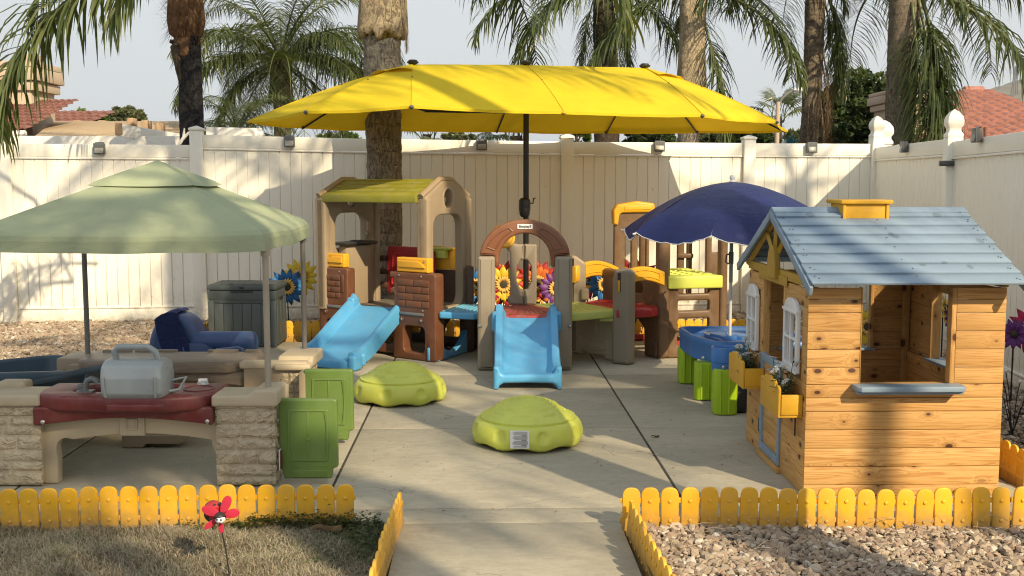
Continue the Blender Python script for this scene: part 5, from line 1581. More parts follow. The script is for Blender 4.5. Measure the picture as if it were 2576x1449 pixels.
mk('tub_ring', xf(T(-2.50, 5.98, 0.325), lathe([(0.12, 0.0), (0.12, 0.02), (0.105, 0.03), (0.09, 0.02), (0.085, 0.0)], 24)), M['slate'], tb)
mk('tub_boat', xf(T(-2.56, 5.92, 0.345, 0.3), join([cbox((0, 0, 0), (0.10, 0.03, 0.03)), cbox((0.15, 0.02, 0.005), (0.07, 0.03, 0.03))])), M['slate'], tb, bevel=0.01)
mk('tub_stand', box(-2.85, -2.50, 5.3, 6.05, 0.0, 0.26), M['tan'], pr, bevel=0.03)
# swing doors
def door(x0, x1, y, z0, z1, dz):
    d = mk('door', xf(T(0, y, 0), panel(rpoly([(x0, z0 + 0.055), (x0, z1), (x1, z1), (x1, z0 + 0.055), (x1 - 0.025, z0 + 0.05), (x1 - 0.03, z0), (x0 + 0.02, z0), (x0 + 0.01, z0 + 0.05)], [0.008, 0.012, 0.018, 0.012, 0.01, 0.012, 0.012, 0.01]), (), 0.042, 0.009)), M['door_green'], pr)
    w = x1 - x0; cx_ = (x0 + x1) / 2
    fr_o = rpoly([(x0 + .042, z0 + .085), (x1 - .045, z0 + .085), (x1 - .040, z1 - .05), (x0 + .042, z1 - .05)], 0.01)
    fr_i = [(x0 + .050 + .012 * abs(k) ** 2 * 0 + 0.010 * (k * k), z0 + .095 + (z1 - z0 - .155) * (k + 1) / 2) for k in [-1 + 0.25 * i for i in range(9)]]
    fr_i2 = [(x1 - .053 - 0.010 * (k * k), z0 + .095 + (z1 - z0 - .155) * (k + 1) / 2) for k in [1 - 0.25 * i for i in range(9)]]
    mk('door_moulding', xf(T(0, y - 0.005, 0), panel(fr_o, [fr_i + fr_i2], 0.012, 0.003)), M['door_green'], d)
    mk('door_rib', xf(T(0, y - 0.003, 0), join([box(cx_ - .004, cx_ + .004, 0, 0.01, z0 + .095, z0 + .18), box(cx_ - .004, cx_ + .004, 0, 0.01, z0 + .205, z1 - .06), xf(T(cx_, 0.003, z0 + .192, 0, 0, pi / 4), cbox((0, 0, 0), (.016, .012, .016)))])), M['door_green'], d, bevel=0.002)
    mk('door_foot', xf(T(0, y - 0.004, 0), panel(rrect(x0 + .06, x1 - .055, z0 + .008, z0 + .042, .005), (), 0.012, 0.003)), M['door_green'], d)
    return d
door(-1.108, -0.830, 5.03, 0.022, 0.408, 0)
door(-1.135, -0.868, 5.80, 0.022, 0.415, 0)

# ================================================================== storage box, toy chair and towel
db = thing('deck_box', (-1.99 - 0.35, 9.4, 0), 'dark grey plank effect storage box against the left fence', 'storage box')
q0 = G(526, 874); q1 = G(697, 874)
x0, x1, yb = q0.x, q1.x, q1.y
H_ = 0.50
bm_ = mk('body', box(x0 + .008, x1 - .008, yb + .008, yb + .42, 0.005, H_), M['deck'], db, bevel=0.006)
w = (x1 - x0)
mk('front_rail', box(x0, x1, yb - .002, yb + .02, H_ - .085, H_ - .005), M['deck'], db, bevel=0.004)
mk('corner_strip', box(x0, x0 + .05, yb - .004, yb + .02, 0.005, H_ - .088), M['deck'], db, bevel=0.004)
mk('corner_strip', box(x1 - .05, x1, yb - .004, yb + .02, 0.005, H_ - .088), M['deck'], db, bevel=0.004)
np_ = 6
for k in range(np_):
    a = x0 + .052 + (w - .104) * k / np_; b = x0 + .052 + (w - .104) * (k + 1) / np_
    mk('plank', box(a + .0015, b - .0015, yb, yb + .02, 0.03, H_ - .118 + (0.0 if 0 < k < np_ - 1 else 0.0)), M['deck'], db, bevel=0.003)
mk('front_sill', panel(rpoly([(x0 + .052, H_ - .088), (x1 - .052, H_ - .088), (x1 - .052, H_ - .1), (x1 - .10, H_ - .115), (x0 + .10, H_ - .115), (x0 + .052, H_ - .1)], .003), (), .02, .003, y0=yb - .001), M['deck'], db)
mk('handle_recess', box(x0 + .2, x1 - .2, yb - .006, yb, H_ - .022, H_ - .006), M['deck_dk'], db, bevel=0.002)
lid = mk('lid', box(x0 - .006, x1 + .006, yb - .012, yb + .435, H_ + .002, H_ + .042), M['deck'], db, bevel=0.008)
for k in range(6):
    a = x0 + .01 + (w - .02) * k / 6
    mk('lid_plank', box(a + .002, a + w / 6 - .004, yb + .015, yb + .42, H_ + .042, H_ + .050), M['deck'], lid, bevel=0.003)
mk('latch', box((x0 + x1) / 2 - .02, (x0 + x1) / 2 + .02, yb - .017, yb - .010, H_ + .012, H_ + .032), M['deck_dk'], lid, bevel=0.002)
for k in range(3):
    mk('side_plank', box(x1 - .006, x1 + .004, yb + .03 + .125 * k, yb + .15 + .125 * k, .02, H_ - .09), M['deck'], db, bevel=0.003)
mk('side_handle', box(x1 - .002, x1 + .008, yb + .12, yb + .26, H_ - .10, H_ - .07), M['deck_dk'], db, bevel=0.004)

ch = thing('toy_chair', (-2.2, 7.1, 0), 'navy blue moulded kids lounge chair behind the play kitchen', 'kids chair')
def chairback():
    # tall domed backrest
    cx_, cy_ = D(448, 840, 7.15).x, 7.15
    V, F = [], []; n = 26
    hw = 0.178
    prof = []
    for i in range(n + 1):
        t = pi * i / n
        prof.append((-hw * cos(t) * (1 - 0.02 * sin(t)), 0.29 + 0.275 * abs(sin(t)) ** 0.8))
    prof = [(-hw * 1.0, 0.0)] + prof + [(hw * 1.0, 0.0)]
    return panel(prof, (), 0.26, 0.05, M=T(cx_, cy_ - .1, 0, 0, 0, 0), y0=0.0, res=4), cx_, cy_
bk, ccx, ccy = chairback()
mk('backrest', bk, M['navy'], ch, smooth=60)
a0 = D(495, 853, 7.1); a1 = D(640, 848, 7.0)
mk('arm', tube([(a0.x - .1, 7.12, 0.37), (a0.x + .05, 7.11, 0.375), (a1.x - 0.03, 7.0, 0.385), (a1.x, 7.0, 0.385), (a1.x + 0.015, 7.0, 0.385)], [0.068, 0.070, 0.075, 0.070, 0.05], 20), M['navy'], ch, smooth=50)
mk('arm_base', box(a0.x - .1, a1.x - 0.02, 7.02, 7.2, 0.0, 0.38), M['navy'], ch, bevel=0.03)
mk('seat', xf(T(0, 0, 0), panel(rpoly([(ccx - .16, .0), (a1.x - .1, .0), (a1.x - .1, .285), (ccx + .1, .285), (ccx - .16, .24)], .03), (), .42, .02, y0=6.62)), M['navy'], ch)
mk('footrest', tube([D(545, 884, 6.5), D(600, 878, 6.5), D(612, 884, 6.5)], 0.018, 10), M['navy'], ch)
# towel draped over the backrest
def towel():
    V, F = [], []
    nu, nv = 18, 40
    for j in range(nv + 1):
        s = j / nv
        for i in range(nu + 1):
            u = i / nu
            # runs from the back-left over the crest, down the front towards the seat
            th = radians(128) - radians(50) * u; r_ = 0.186
            zc = 0.29 + 0.287 * abs(sin(th)) ** 0.8; x0_ = ccx + r_ * cos(th)
            if s < 0.30:
                k = s / 0.30
                x, y, z = x0_ + .004 * sin(k * 9 + u * 5), ccy + 0.150 - 0.262 * k, zc + .004 * sin(u * 17 + k * 4)
            else:
                k = (s - 0.30) / 0.70
                x = x0_ + 0.115 * k - .02 * sin(pi * k) * (1 - u); y = ccy - 0.114 - 0.010 * abs(sin(u * 11 + k * 2)) - .006; z = zc - 0.34 * k + .012 * sin(u * 6) * k
            V.append((x, y, z))
    for j in range(nv):
        for i in range(nu): F.append((j * (nu + 1) + i, j * (nu + 1) + i + 1, (j + 1) * (nu + 1) + i + 1, (j + 1) * (nu + 1) + i))
    n = len(V)
    V2 = [(x, y - 0.006, z + 0.004) for x, y, z in V]
    F2 = [tuple(n + q for q in reversed(f)) for f in F]
    return V + V2, F + F2
setp(mk('towel', towel(), M['towel'], None, smooth=60), 'dark navy towel draped over the back of the blue kids chair', 'towel')

# ================================================================== domes
def dome(loc, label, rot, sticker):
    t = thing('stepping_dome', loc, label, 'play dome', 'lime green play domes')
    n = 160; R_ = 0.308
    lv = [(0.0, 0.90), (0.006, .93), (0.012, 0.965), (0.022, 0.98), (0.035, 0.99), (.045, .997), (0.055, 1.0), (.065, .999), (0.076, 0.993), (.086, .985), (0.096, 0.974), (0.106, 0.96), (0.115, 0.943), (0.124, 0.92), (0.131, 0.895), (0.134, 0.872), (0.135, 0.852), (0.137, 0.850), (0.144, 0.856), (0.1490, 0.848), (0.1500, 0.832), (0.1480, 0.818), (0.1475, 0.810)]
    for i in range(46):
        k = i / 45
        lv.append((0.1485 + 0.092 * (1 - (1 - k) ** 2.15), max(0.80 * (1 - k), 0.010)))
    V, F = [], []
    def sst(x, a, b): x = min(1, max(0, (x - a) / (b - a))); return x * x * (3 - 2 * x)
    for i, (z, s) in enumerate(lv):
        for k in range(n):
            a = 2 * pi * k / n; r_ = s * R_; zz_ = z
            foot = 0.5 + 0.5 * cos(8 * a)
            if z < 0.06: zz_ = z + 0.017 * (1 - foot) * (1 - z / 0.06)
            if z < 0.14: r_ *= 1 + 0.002 * foot * (1 - z / 0.14)
            if z < 0.02: r_ += 0.005 * max(0, sin(56 * a)) * sst(foot, .55, .8)
            if 0.02 < z < 0.14:
                for d_ in range(8):
                    da = (a - d_ * pi / 4 + pi) % (2 * pi) - pi
                    q = (da * R_ / 0.036) ** 2 + ((z - 0.080) / 0.033) ** 2
                    if q < 1.0: r_ -= 0.016 * (1 - q) ** 0.5
            if i > 22:
                if s < 0.60:
                    ph = (s * 13.0 - a / (2 * pi)) % 1.0
                    zz_ += 0.0070 * sst(0.5 - abs(ph - 0.5), .1, .42) * min(1, s * 8) * sst(.60 - s, 0, .04)
                for (c0, w0, m0, u0) in ((.670, .024, 8, .27), (.560, .016, 5, .14)):
                    m_ = (a * m0 / (2 * pi) + .13 * m0) % 1.0
                    zz_ -= 0.009 * sst(w0 - abs(s - c0), 0, .010) * sst(u0 - abs(m_ - .5), 0, .03)
            V.append((r_ * cos(a), r_ * sin(a), zz_))
    m = len(lv)
    for i in range(m - 1):
        for k in range(n):
            F.append((i * n + k, i * n + (k + 1) % n, (i + 1) * n + (k + 1) % n, (i + 1) * n + k))
    F.append(tuple((m - 1) * n + k for k in range(n)))
    mk('shell', xf(T(loc[0], loc[1], loc[2], rot), (V, F)), M['lime'], t, smooth=60)
    if sticker:
        L_ = T(loc[0], loc[1], loc[2], radians(-3))
        st = mk('warning_label', xf(L_ @ T(-0.03, -0.3105, 0.078, 0, radians(-4)), panel(rrect(-0.051, 0.051, -0.048, 0.048, 0.003), (), 0.003, 0.001)), M['white_trim'], t)
        lines = []
        rr = random.Random(2)
        for k in range(17):
            z = 0.041 - k * 0.0050
            if k in (4, 9, 14): lines.append(cbox((0.032, -0.0022, z), (0.006, 0.001, 0.005))); lines.append(cbox((0.018, -0.0022, z), (0.018, 0.001, 0.0028)))
            else: lines.append(cbox((0.005 + rr.uniform(-.004, .002), -0.0022, z), (0.085 - rr.uniform(0, .02), 0.001, 0.0014)))
        mk('label_print', xf(L_ @ T(-0.03, -0.3105, 0.078, 0, radians(-4)), join(lines)), M['lamp_grey'], st, smooth=0)
    return t
dome((0.087, 5.885, 0.002), 'nearer lime green play dome with a white warning label', radians(-90 - 30), True)
dome((-0.742, 7.05, 0.002), 'farther lime green play dome in front of the left slide', radians(-90 - 12), False)
# ================================================================== left climbing clubhouse
# local frame: x to the left->right along the front face, y into the structure
CO = Vector((-1.675, 9.29, 0)); CAng = radians(-36.87)
cf = T(CO.x, CO.y, 0, CAng)
W_C = 1.332
cl = thing('climbing_clubhouse', (CO.x, CO.y, 0), 'tan and brown toddler clubhouse with olive roof and light blue slide', 'play structure')
def bricks_panel(x0, x1, z0, z1, root, M_, mat):
    """raised bricks on the tower face, each one a piece"""
    rows = 4; rh = (z1 - z0) / rows
    for r_ in range(rows):
        a = z0 + r_ * rh
        off = 0.0 if r_ % 2 else 0.5
        bw = (x1 - x0) / 2.0
        xs_ = [x0]; x = x0 + (bw * off if off else bw)
        while x < x1 - 0.02: xs_.append(x); x += bw
        xs_.append(x1)
        for i in range(len(xs_) - 1):
            mk('brick', xf(M_, box(xs_[i] + .004, xs_[i + 1] - .004, -0.007, 0.004, a + .004, a + rh - .004)), mat, root, bevel=0.004, seg=2)
# front towers (with crawl window in the right one)
tl = mk('tower', xf(cf, panel(rpoly([(0, 0), (.352, 0), (.352, .705), (0, .705)], [.01, .01, .02, .02]), [rrect(.08, .27, .07, .26, .05)], .10, .014)), M['brown'], cl)
tr2 = mk('tower', xf(cf, panel(rpoly([(W_C - .455, 0.0), (W_C, 0), (W_C, .705), (W_C - .49, .705), (W_C - .49, .66), (W_C - .445, .66), (W_C - .445, .57), (W_C - .485, .57), (W_C - .485, .53), (W_C - .445, .53), (W_C - .445, .30), (W_C - .455, .1)], [.01, .03, .03, .008, .008, .008, .008, .008, .008, .008, .008, .008]), [rrect(W_C - .345, W_C - .115, .055, .275, .05)], .11, .009)), M['brown'], cl)
mk('tower_side', xf(cf, panel(rrect(0.02, .60, 0, .45, .03), [rpoly([(.12, .06), (.5, .06), (.5, .3), (.12, .3)], .06)], .045, .012, M=T(0.045, 0.03, 0, pi / 2), y0=0)), M['brown'], cl)
bricks_panel(.02, .27, .445, .645, tl, cf, M['brown'])
mk('slot', xf(cf, box(.285, .315, -.008, .0, .50, .65)), M['brown'], tl, bevel=.006)
bricks_panel(W_C - .40, W_C - .06, .425, .655, tr2, cf, M['brown'])
for x, z in ((.08, .675), (.26, .675), (.10, .43), (W_C - .385, .68), (W_C - .145, .68), (W_C - .13, .405)):
    screw(tl if x < .5 else tr2, cf @ T(x, -.001, z, 0, pi / 2), .008)
for x, z in ((.09, .325), (W_C - .355, .325), (W_C - .145, .325)):
    w_ = mk('washer', xf(cf @ T(x, -.002, z, 0, pi / 2), lathe([(.022, 0), (.022, .006), (.015, .008), (.015, .002)], 16)), M['brown'], tl if x < .5 else tr2)
    screw(tl if x < .5 else tr2, cf @ T(x, -.006, z, 0, pi / 2), .011)
for x0, x1 in ((.06, .29), (W_C - .385, W_C - .12)):
    mk('grey_strip', xf(cf, box(x0, x1, -.010, .002, .362, .385)), M['silver_dk'], tl if x0 < .5 else tr2, bevel=.004)
def yblock(x0, x1, mirror):
    o = rpoly([(x0, .708), (x1, .708), (x1, .825), (x0, .825)], .012)
    b = mk('guard_block', xf(cf, panel(o, (), .07, .010, y0=.015)), M['yellow'], cl)
    s = (lambda v: x1 - (v - x0)) if mirror else (lambda v: v)
    pr_ = [(s(x0 + .02), .745), (s(x1 - .015), .745), (s(x1 - .06), .785), (s(x1 - .11), .80), (s(x0 + .02), .80)]
    if mirror: pr_ = pr_[::-1]
    mk('guard_ridge', xf(cf, panel(rpoly(pr_, .006), (), .02, .006, y0=.004)), M['yellow'], b)
    screw(b, cf @ T(s(x1 - .03) if not mirror else x0 + .03, .012, .80, 0, pi / 2), .008)
yblock(.055, .30, True)
yblock(W_C - .425, W_C - .09, False)
# slot with blue tab at the foot of the right tower
mk('blue_tab', xf(cf, box(W_C - .078, W_C - .058, -.012, .02, .01, .115)), M['blue'], tr2, bevel=.006)
mk('slot', xf(cf, box(W_C - .08, W_C - .056, -.004, .004, .115, .155)), M['dkbrown'], tr2, bevel=.002)
# lower front wall beneath the slide, low side bars
mk('lower_wall', xf(cf, panel(rpoly([(.34, .02), (W_C - .44, .02), (W_C - .44, .30), (.34, .30)], .02), [rrect(.42, .60, .09, .24, .035), rrect(.66, .82, .10, .22, .03)], .05, .01, y0=.05)), M['brown'], cl)
mk('floor', xf(cf, box(.03, W_C - .03, .03, .80, .325, .362)), M['grey_floor'], cl, bevel=.012)
mk('floor_rim', xf(cf, box(.03, W_C - .02, .78, .83, .28, .375)), M['grey_floor'], cl, bevel=.012)
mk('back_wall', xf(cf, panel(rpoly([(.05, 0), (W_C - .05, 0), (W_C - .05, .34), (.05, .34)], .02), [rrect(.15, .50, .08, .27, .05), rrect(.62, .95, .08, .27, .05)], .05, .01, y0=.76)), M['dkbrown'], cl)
# gable walls
def gable(t, off, hole, mat):
    d0, d1 = -.02 + off, .665 + off * .15; hole = [(x + off * .7, z) for x, z in hole]
    ze, za = 1.305, 1.452
    mid = (d0 + d1) / 2
    outer = rpoly([(d0, .34), (d1, .34), (d1, ze), (mid + .07, za - .01), (mid - .07, za - .01), (d0, ze)], [.01, .01, .03, .06, .06, .03])
    holes = [rpoly(hole, .11, 8), ell(mid, 1.295, .052, .075, 24)]  # gable window
    return mk('gable_wall', xf(cf, panel(outer, holes, .085, .016, M=T(t, 0, 0, pi / 2), y0=-.0425, res=3)), mat, cl)
gl = gable(.05, 0, [(.13, .80), (.50, .80), (.50, 1.165), (.13, 1.165)], M['tan'])
grt = gable(1.10, .13, [(.12, .40), (.48, .40), (.48, 1.165), (.12, 1.165)], M['tan'])
for g_, t, of in ((gl, .05, 0), (grt, 1.10, .13)):
    d0_, d1_ = -.02 + of, .665 + of * .15
    mk('round_window_rim', xf(cf @ T(t + .045, (d0_ + d1_) / 2, 1.295, pi / 2), panel(ell(0, 0, .078, .105, 28), [ell(0, 0, .056, .080, 28)], .018, .007)), M['tan'], g_)
    for dd in (d0_, d1_ - .065):
        mk('corner_post', xf(cf, panel(rrect(dd, dd + .065, .34, 1.30, .02), (), .12, .018, M=T(t, 0, 0, pi / 2), y0=(-.06))), M['tan'], g_)
    mk('gable_trim', xf(cf @ T(t, 0, 0, pi / 2), join([tube([(d0_ - .01, 0, 1.315), ((d0_ + d1_) / 2 - .07, 0, 1.452), ((d0_ + d1_) / 2 + .07, 0, 1.452), (d1_ + .01, 0, 1.315)], .026, 8)])), M['tan'], g_)
# side wall with sink counter
mk('side_wall', xf(cf, box(.03, .075, .0, .62, .36, .86)), M['tan'], cl, bevel=.015)
mk('cabinet', xf(cf, box(.08, .18, .16, .48, .36, .885)), M['tan'], cl, bevel=.02)
ck = mk('stove_top', xf(cf, box(.04, .22, .12, .52, .885, .915)), M['black_pl'], cl, bevel=.012)
mk('sink_rim', xf(cf @ T(.13, .34, .915), lathe([(.06, 0), (.06, .008), (.048, .008), (.044, .001)], 20)), M['black_pl'], ck)
mk('phone', xf(cf, join([box(.52 - .43, .55 - .43, .50, .53, .98, 1.10), tube([(.09, .50, .99), (.13, .49, .965)], .012, 8), tube([(.09, .5, 1.09), (.12, .49, 1.10)], .01, 8)])), M['tan'], cl, bevel=.004)
for z in (.70, .58): screw(cl, cf @ T(.345, .655, z, 0, pi / 2), .010)
mk('plug', xf(cf @ T(.15, .158, .43, 0, pi / 2), lathe([(.016, 0), (.016, .004), (.01, .005)], 14)), M['white_trim'], cl)
# red swing panel at the back, brown brackets
rd = mk('red_panel', xf(cf, panel(rpoly([(.14, .43), (.70, .43), (.70, .83), (.54, .855), (.17, .86), (.14, .78)], [.05, .02, .03, .05, .03, .02]), (), .04, .01, y0=.70)), M['red'], cl)
mk('red_panel_rim', xf(cf, panel(rpoly([(.20, .50), (.64, .50), (.64, .79), (.22, .80)], .03), [rpoly([(.215, .515), (.625, .515), (.625, .775), (.235, .785)], .03)], .014, .004, y0=.692)), M['red'], rd)
mk('plug', xf(cf @ T(.24, .695, .47, 0, pi / 2), lathe([(.016, 0), (.016, .004), (.01, .005)], 14)), M['white_trim'], rd)
for z in (.74, .62, .50): mk('hinge_block', xf(cf, box(.085, .16, .66, .72, z - .02, z + .03)), M['dkbrown'], rd, bevel=.008)
# back right: dark wall with yellow board and lime shelf, seen through the arched opening
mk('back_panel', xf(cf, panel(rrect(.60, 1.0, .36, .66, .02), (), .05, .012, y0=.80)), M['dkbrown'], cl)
yb = mk('back_board', xf(cf, panel(rpoly([(.60, .665), (1.0, .665), (1.0, .85), (.60, .87)], .02), (), .05, .01, y0=.80)), M['yellow'], cl)
mk('lime_shelf', xf(cf, box(.60, .86, .72, .798, .845, .862)), M['lime'], yb, bevel=.006)
mk('lime_bracket', xf(cf, box(.60, .80, .755, .798, .765, .8445)), M['lime'], yb, bevel=.006)

mk('grip_slot', xf(cf, panel(rrect(.60, .635, .50, .62, .016), (), .006, .002, M=T(1.144, 0, 0, pi / 2), y0=-.003)), M['greige'], cl)
# roof
def roof_panel():
    ze, za = 1.318, 1.448
    parts = []
    for side in (0, 1):
        for k in range(4):
            v0, v1 = k / 4, (k + 1) / 4
            y0_, y1_ = (.0 + .27 * v0, .0 + .27 * v1)
            z0_, z1_ = ze + (za - ze) * v0, ze + (za - ze) * v1
            if side: y0_, y1_ = .645 - y0_, .645 - y1_
            st = .010
            V = [(.075, y0_, z0_ + st), (.995, y0_, z0_ + st), (.995, y1_, z1_ + st * .2), (.075, y1_, z1_ + st * .2), (.075, y0_, z0_ - .02), (.995, y0_, z0_ - .02), (.995, y1_, z1_ - .02), (.075, y1_, z1_ - .02)]
            parts.append((V, [(0, 1, 2, 3), (7, 6, 5, 4), (0, 4, 5, 1), (1, 5, 6, 2), (2, 6, 7, 3), (3, 7, 4, 0)]))
    return parts
def skew(VF): return [(v[0] + (.08 if v[0] > .5 else 0), v[1] + (.10 if v[0] > .5 else 0), v[2]) for v in VF[0]], VF[1]
for i, pt_ in enumerate(roof_panel()):
    mk('roof_course', xf(cf, skew(pt_)), M['roof_green'], cl, bevel=.005)
mk('roof_ridge', xf(cf, skew(box(.075, .995, .265, .38, 1.435, 1.458))), M['roof_green'], cl, bevel=.008)
mk('roof_fascia', xf(cf, skew(box(.085, .985, -.025, .012, 1.262, 1.325))), M['roof_green'], cl, bevel=.010)
# slide
def slide_section(w, rimh, th=.018, rimw=.05, floor=0.0):
    h = w / 2
    o = [(-h - rimw * .5, floor - .05), (-h - rimw * .62, floor + rimh * .55), (-h - rimw * .45, floor + rimh * .92), (-h - .0, floor + rimh), (-h + rimw * .45, floor + rimh * .88), (-h + rimw * .62, floor + rimh * .5), (-h + rimw * 1.0, floor + .004), (-h + rimw * 1.6, floor)]
    r_ = [(-x, y) for x, y in reversed(o)]
    inner = [(h - rimw * .2, floor - .045), (h - rimw * .5, floor - th), (0, floor - th), (-h + rimw * .5, floor - th), (-h + rimw * .2, floor - .045)]
    return o + r_ + inner
def smooth_path(pts, n=24):
    out = []
    P = [Vector(p).to_2d() if len(p) > 2 else Vector(p) for p in pts]
    P = [P[0] * 2 - P[1]] + P + [P[-1] * 2 - P[-2]]
    for i in range(1, len(P) - 2):
        for k in range(n // (len(pts) - 1)):
            t = k / (n // (len(pts) - 1))
            p0, p1, p2, p3 = P[i - 1:i + 3]
            q = 0.5 * ((2 * p1) + (p2 - p0) * t + (2 * p0 - 5 * p1 + 4 * p2 - p3) * t * t + (3 * p1 - p0 - 3 * p2 + p3) * t ** 3)
            out.append((q.x, q.y))
    out.append(tuple(P[-2]))
    return out
sf = cf @ T(.672, .01, 0, radians(12))
path = smooth_path([(.07, .395), (.0, .372), (-.22, .262), (-.48, .125), (-.63, .080), (-.74, .070)], 50)
sl_m = mk('slide', sweep(lambda s: slide_section(.48, .085 + .025 * max(0, 1 - s * 6) - 0.01 * s), path, sf), M['blue'], cl, smooth=50)
mk('slide_foot', xf(sf, join([box(-.275, .275, -.755, -.70, .005, .070)])), M['blue'], sl_m, bevel=.012)
for s in (-1, 1):
    mk('slide_foot', xf(sf, join([tube([(s * .262, -.62, .02), (s * .262, -.62, .12)], .03, 12), box(s * .262 - .030, s * .262 + .030, -.775, -.66, .0, .115)])), M['blue'], sl_m, bevel=.018, seg=3)
for s in (-1, 1): mk('slide_hook', xf(sf, cbox((s * .235, .02, .42), (.07, .10, .10))), M['blue'], sl_m, bevel=.018, seg=3)

# ------------------------------------------------ crawl bay and bridge to the centre (part of the clubhouse)
# dark end wall at its right, light blue U panel at the foot
bpos = G(1180, 887)
wall_a = Vector((bpos.x - .01, bpos.y + .02, 0))
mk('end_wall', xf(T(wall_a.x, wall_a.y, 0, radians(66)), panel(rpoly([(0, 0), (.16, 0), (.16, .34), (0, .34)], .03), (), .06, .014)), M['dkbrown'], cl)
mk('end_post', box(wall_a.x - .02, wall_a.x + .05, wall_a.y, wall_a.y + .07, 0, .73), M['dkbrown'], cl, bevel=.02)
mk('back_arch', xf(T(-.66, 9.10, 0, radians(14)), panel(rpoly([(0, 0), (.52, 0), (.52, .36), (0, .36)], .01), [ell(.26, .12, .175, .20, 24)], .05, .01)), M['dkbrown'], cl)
ua = cf @ Vector((W_C, .04, 0)); ub = Vector((wall_a.x, wall_a.y, 0))
uang = atan2(ub.y - ua.y, ub.x - ua.x); ul = (ub - ua).length
uo = [(0, 0), (ul, 0), (ul, .19)] + [(ul - .02 - (ul - .04) * u, .055 + .13 * abs(2 * u - 1.02) ** 2.2) for u in [k / 14 for k in range(15)]] + [(0, .17)]
mk('crawl_sill', xf(T(ua.x, ua.y, 0, uang), panel(rpoly(uo, .006, 2), (), .05, .012)), M['blue'], cl)
def plate(name, pts, z0, z1, mat, root, ribs=0, ribdir=0.0, bev=.01, arch=0.0):
    VF = slab2(rpoly(pts, .03, 4), z0, z1, bev)
    o = mk(name, VF, mat, root)
    if ribs:
        xs_ = [p[0] for p in pts]; ys_ = [p[1] for p in pts]
        c = Vector((sum(xs_) / len(xs_), sum(ys_) / len(ys_)))
        for k in range(ribs):
            t = (k + .5) / ribs
            # ribs lie across the long side, clipped inside the quad (first four corners)
            a = Vector(pts[0]).lerp(Vector(pts[1]), t); b = Vector(pts[3]).lerp(Vector(pts[2]), t)
            d = b - a; a = a + d * .07; b = b - d * .07
            mk('tread_rib', tube([(a.x, a.y, z1 + .0005), (b.x, b.y, z1 + .0005)], .0075, 8, flat=1.0), mat, o)
    return o
pA = D(1098, 790, 8.62); pB = D(1216, 795, 8.42)
zb = .405
bl = [G(1100, 787, zb), G(1212, 792, zb), G(1296, 781, zb), G(1262, 764, zb), G(1148, 757, zb)]
bl = [(-.585, 8.50), (-.30, 8.42), (-.02, 8.62), (-.06, 8.98), (-.42, 9.12)]
br_ = mk('bridge', slab2(rpoly(bl, .03), .352, .405, .014), M['blue'], cl)
for k in range(11):
    t = (k + .5) / 11
    a = Vector((-.57, 8.56)).lerp(Vector((-.08, 8.50)), t); b = Vector((-.40, 9.06)).lerp(Vector((-.04, 8.95)), t)
    mk('tread_rib', tube([(a.x, a.y, .404), (b.x, b.y, .404)], .009, 8), M['blue_lt'], br_)

# ================================================================== centre climber with arch, car front panel and yellow rails
ac = thing('arch_climber', (.1, 8.3, 0), 'tan arch climber with brown arch sign, red deck and straight light blue slide', 'play structure')
ZD = .425
for x0, x1 in ((-.262, -.128), (.325, .458)):
    for_ = panel(rrect(x0, x1, 0, .872, .022), (), .19, .026, y0=8.125, res=3)
    pm = mk('front_post', for_, M['greige'], ac)
    sx = x0 + .018 if x0 < 0 else x1 - .018
    mk('notch', cbox((sx, 8.122, .345), (.036, .012, .026)), M['silver_dk'], pm, bevel=.004)
    screw(pm, T(sx, 8.117, .345, 0, pi / 2), .008)
    ins = x1 if x0 < 0 else x0
    s = 1 if x0 < 0 else -1
    mk('post_fillet', panel(rpoly([(ins, .425), (ins + s * .035, .425), (ins, .49)][::s], .006), (), .10, .01, y0=8.17), M['greige'], pm)
# arch
cx_ = .098; ro, ri = .342, .196; zc = .80
oo = [(cx_ + .305, zc - .045), (cx_ + .33, .878), (cx_ + ro, .885)]
outer_arc = [(cx_ + ro * cos(t) * 1.0, .865 + .285 * sin(t)) for t in [radians(6 + 168 * k / 28) for k in range(29)]]
inner_arc = [(cx_ + ri * cos(t), .84 + .205 * sin(t)) for t in [radians(180 - 180 * k / 24) for k in range(25)]]
loop = outer_arc + [(cx_ - .342, .88), (cx_ - .235, .875), (cx_ - .232, .80), (cx_ - .215, .785), (cx_ - .197, .80)] + inner_arc + [(cx_ + .197, .80), (cx_ + .215, .785), (cx_ + .232, .80), (cx_ + .235, .875), (cx_ + .342, .88)]
am = mk('arch', panel(loop, (), .11, .018, y0=8.15, res=3), M['copper'], ac, smooth=50)
for t0, t1 in ((18, 66), (114, 162)):
    q_ = np.linspace(t0, t1, 12)
    o1 = [(cx_ + (ro - .040) * cos(radians(k)), 8.148, .865 + .243 * sin(radians(k))) for k in q_]
    i1 = [(cx_ + (ri + .038) * cos(radians(k)), 8.148, .842 + .242 * sin(radians(k))) for k in q_[::-1]]
    lp_ = o1 + i1; lp_ = lp_ + [lp_[0], lp_[1]]
    mk('arch_moulding', tube(lp_, .0055, 8), M['copper'], am)
sg = mk('sign', panel(rrect(cx_ - .058, cx_ + .058, 1.078, 1.116, .006), (), .008, .002, y0=8.144), M['white_pl'], am)
tc = bpy.data.curves.new('sign_text', 'FONT'); tc.body = 'Simplay3'; tc.size = .0265; tc.align_x = 'CENTER'; tc.align_y = 'CENTER'; tc.extrude = .0006; tc.offset = .0006
to = bpy.data.objects.new('sign_text', tc); tm = bpy.data.meshes.new_from_object(to)
V = [Vector((cx_ + v.co.x, 8.1425 - v.co.z, 1.0975 + v.co.y)) for v in tm.vertices]; F = [tuple(p_.vertices) for p_ in tm.polygons]
bpy.data.objects.remove(to); bpy.data.curves.remove(tc)
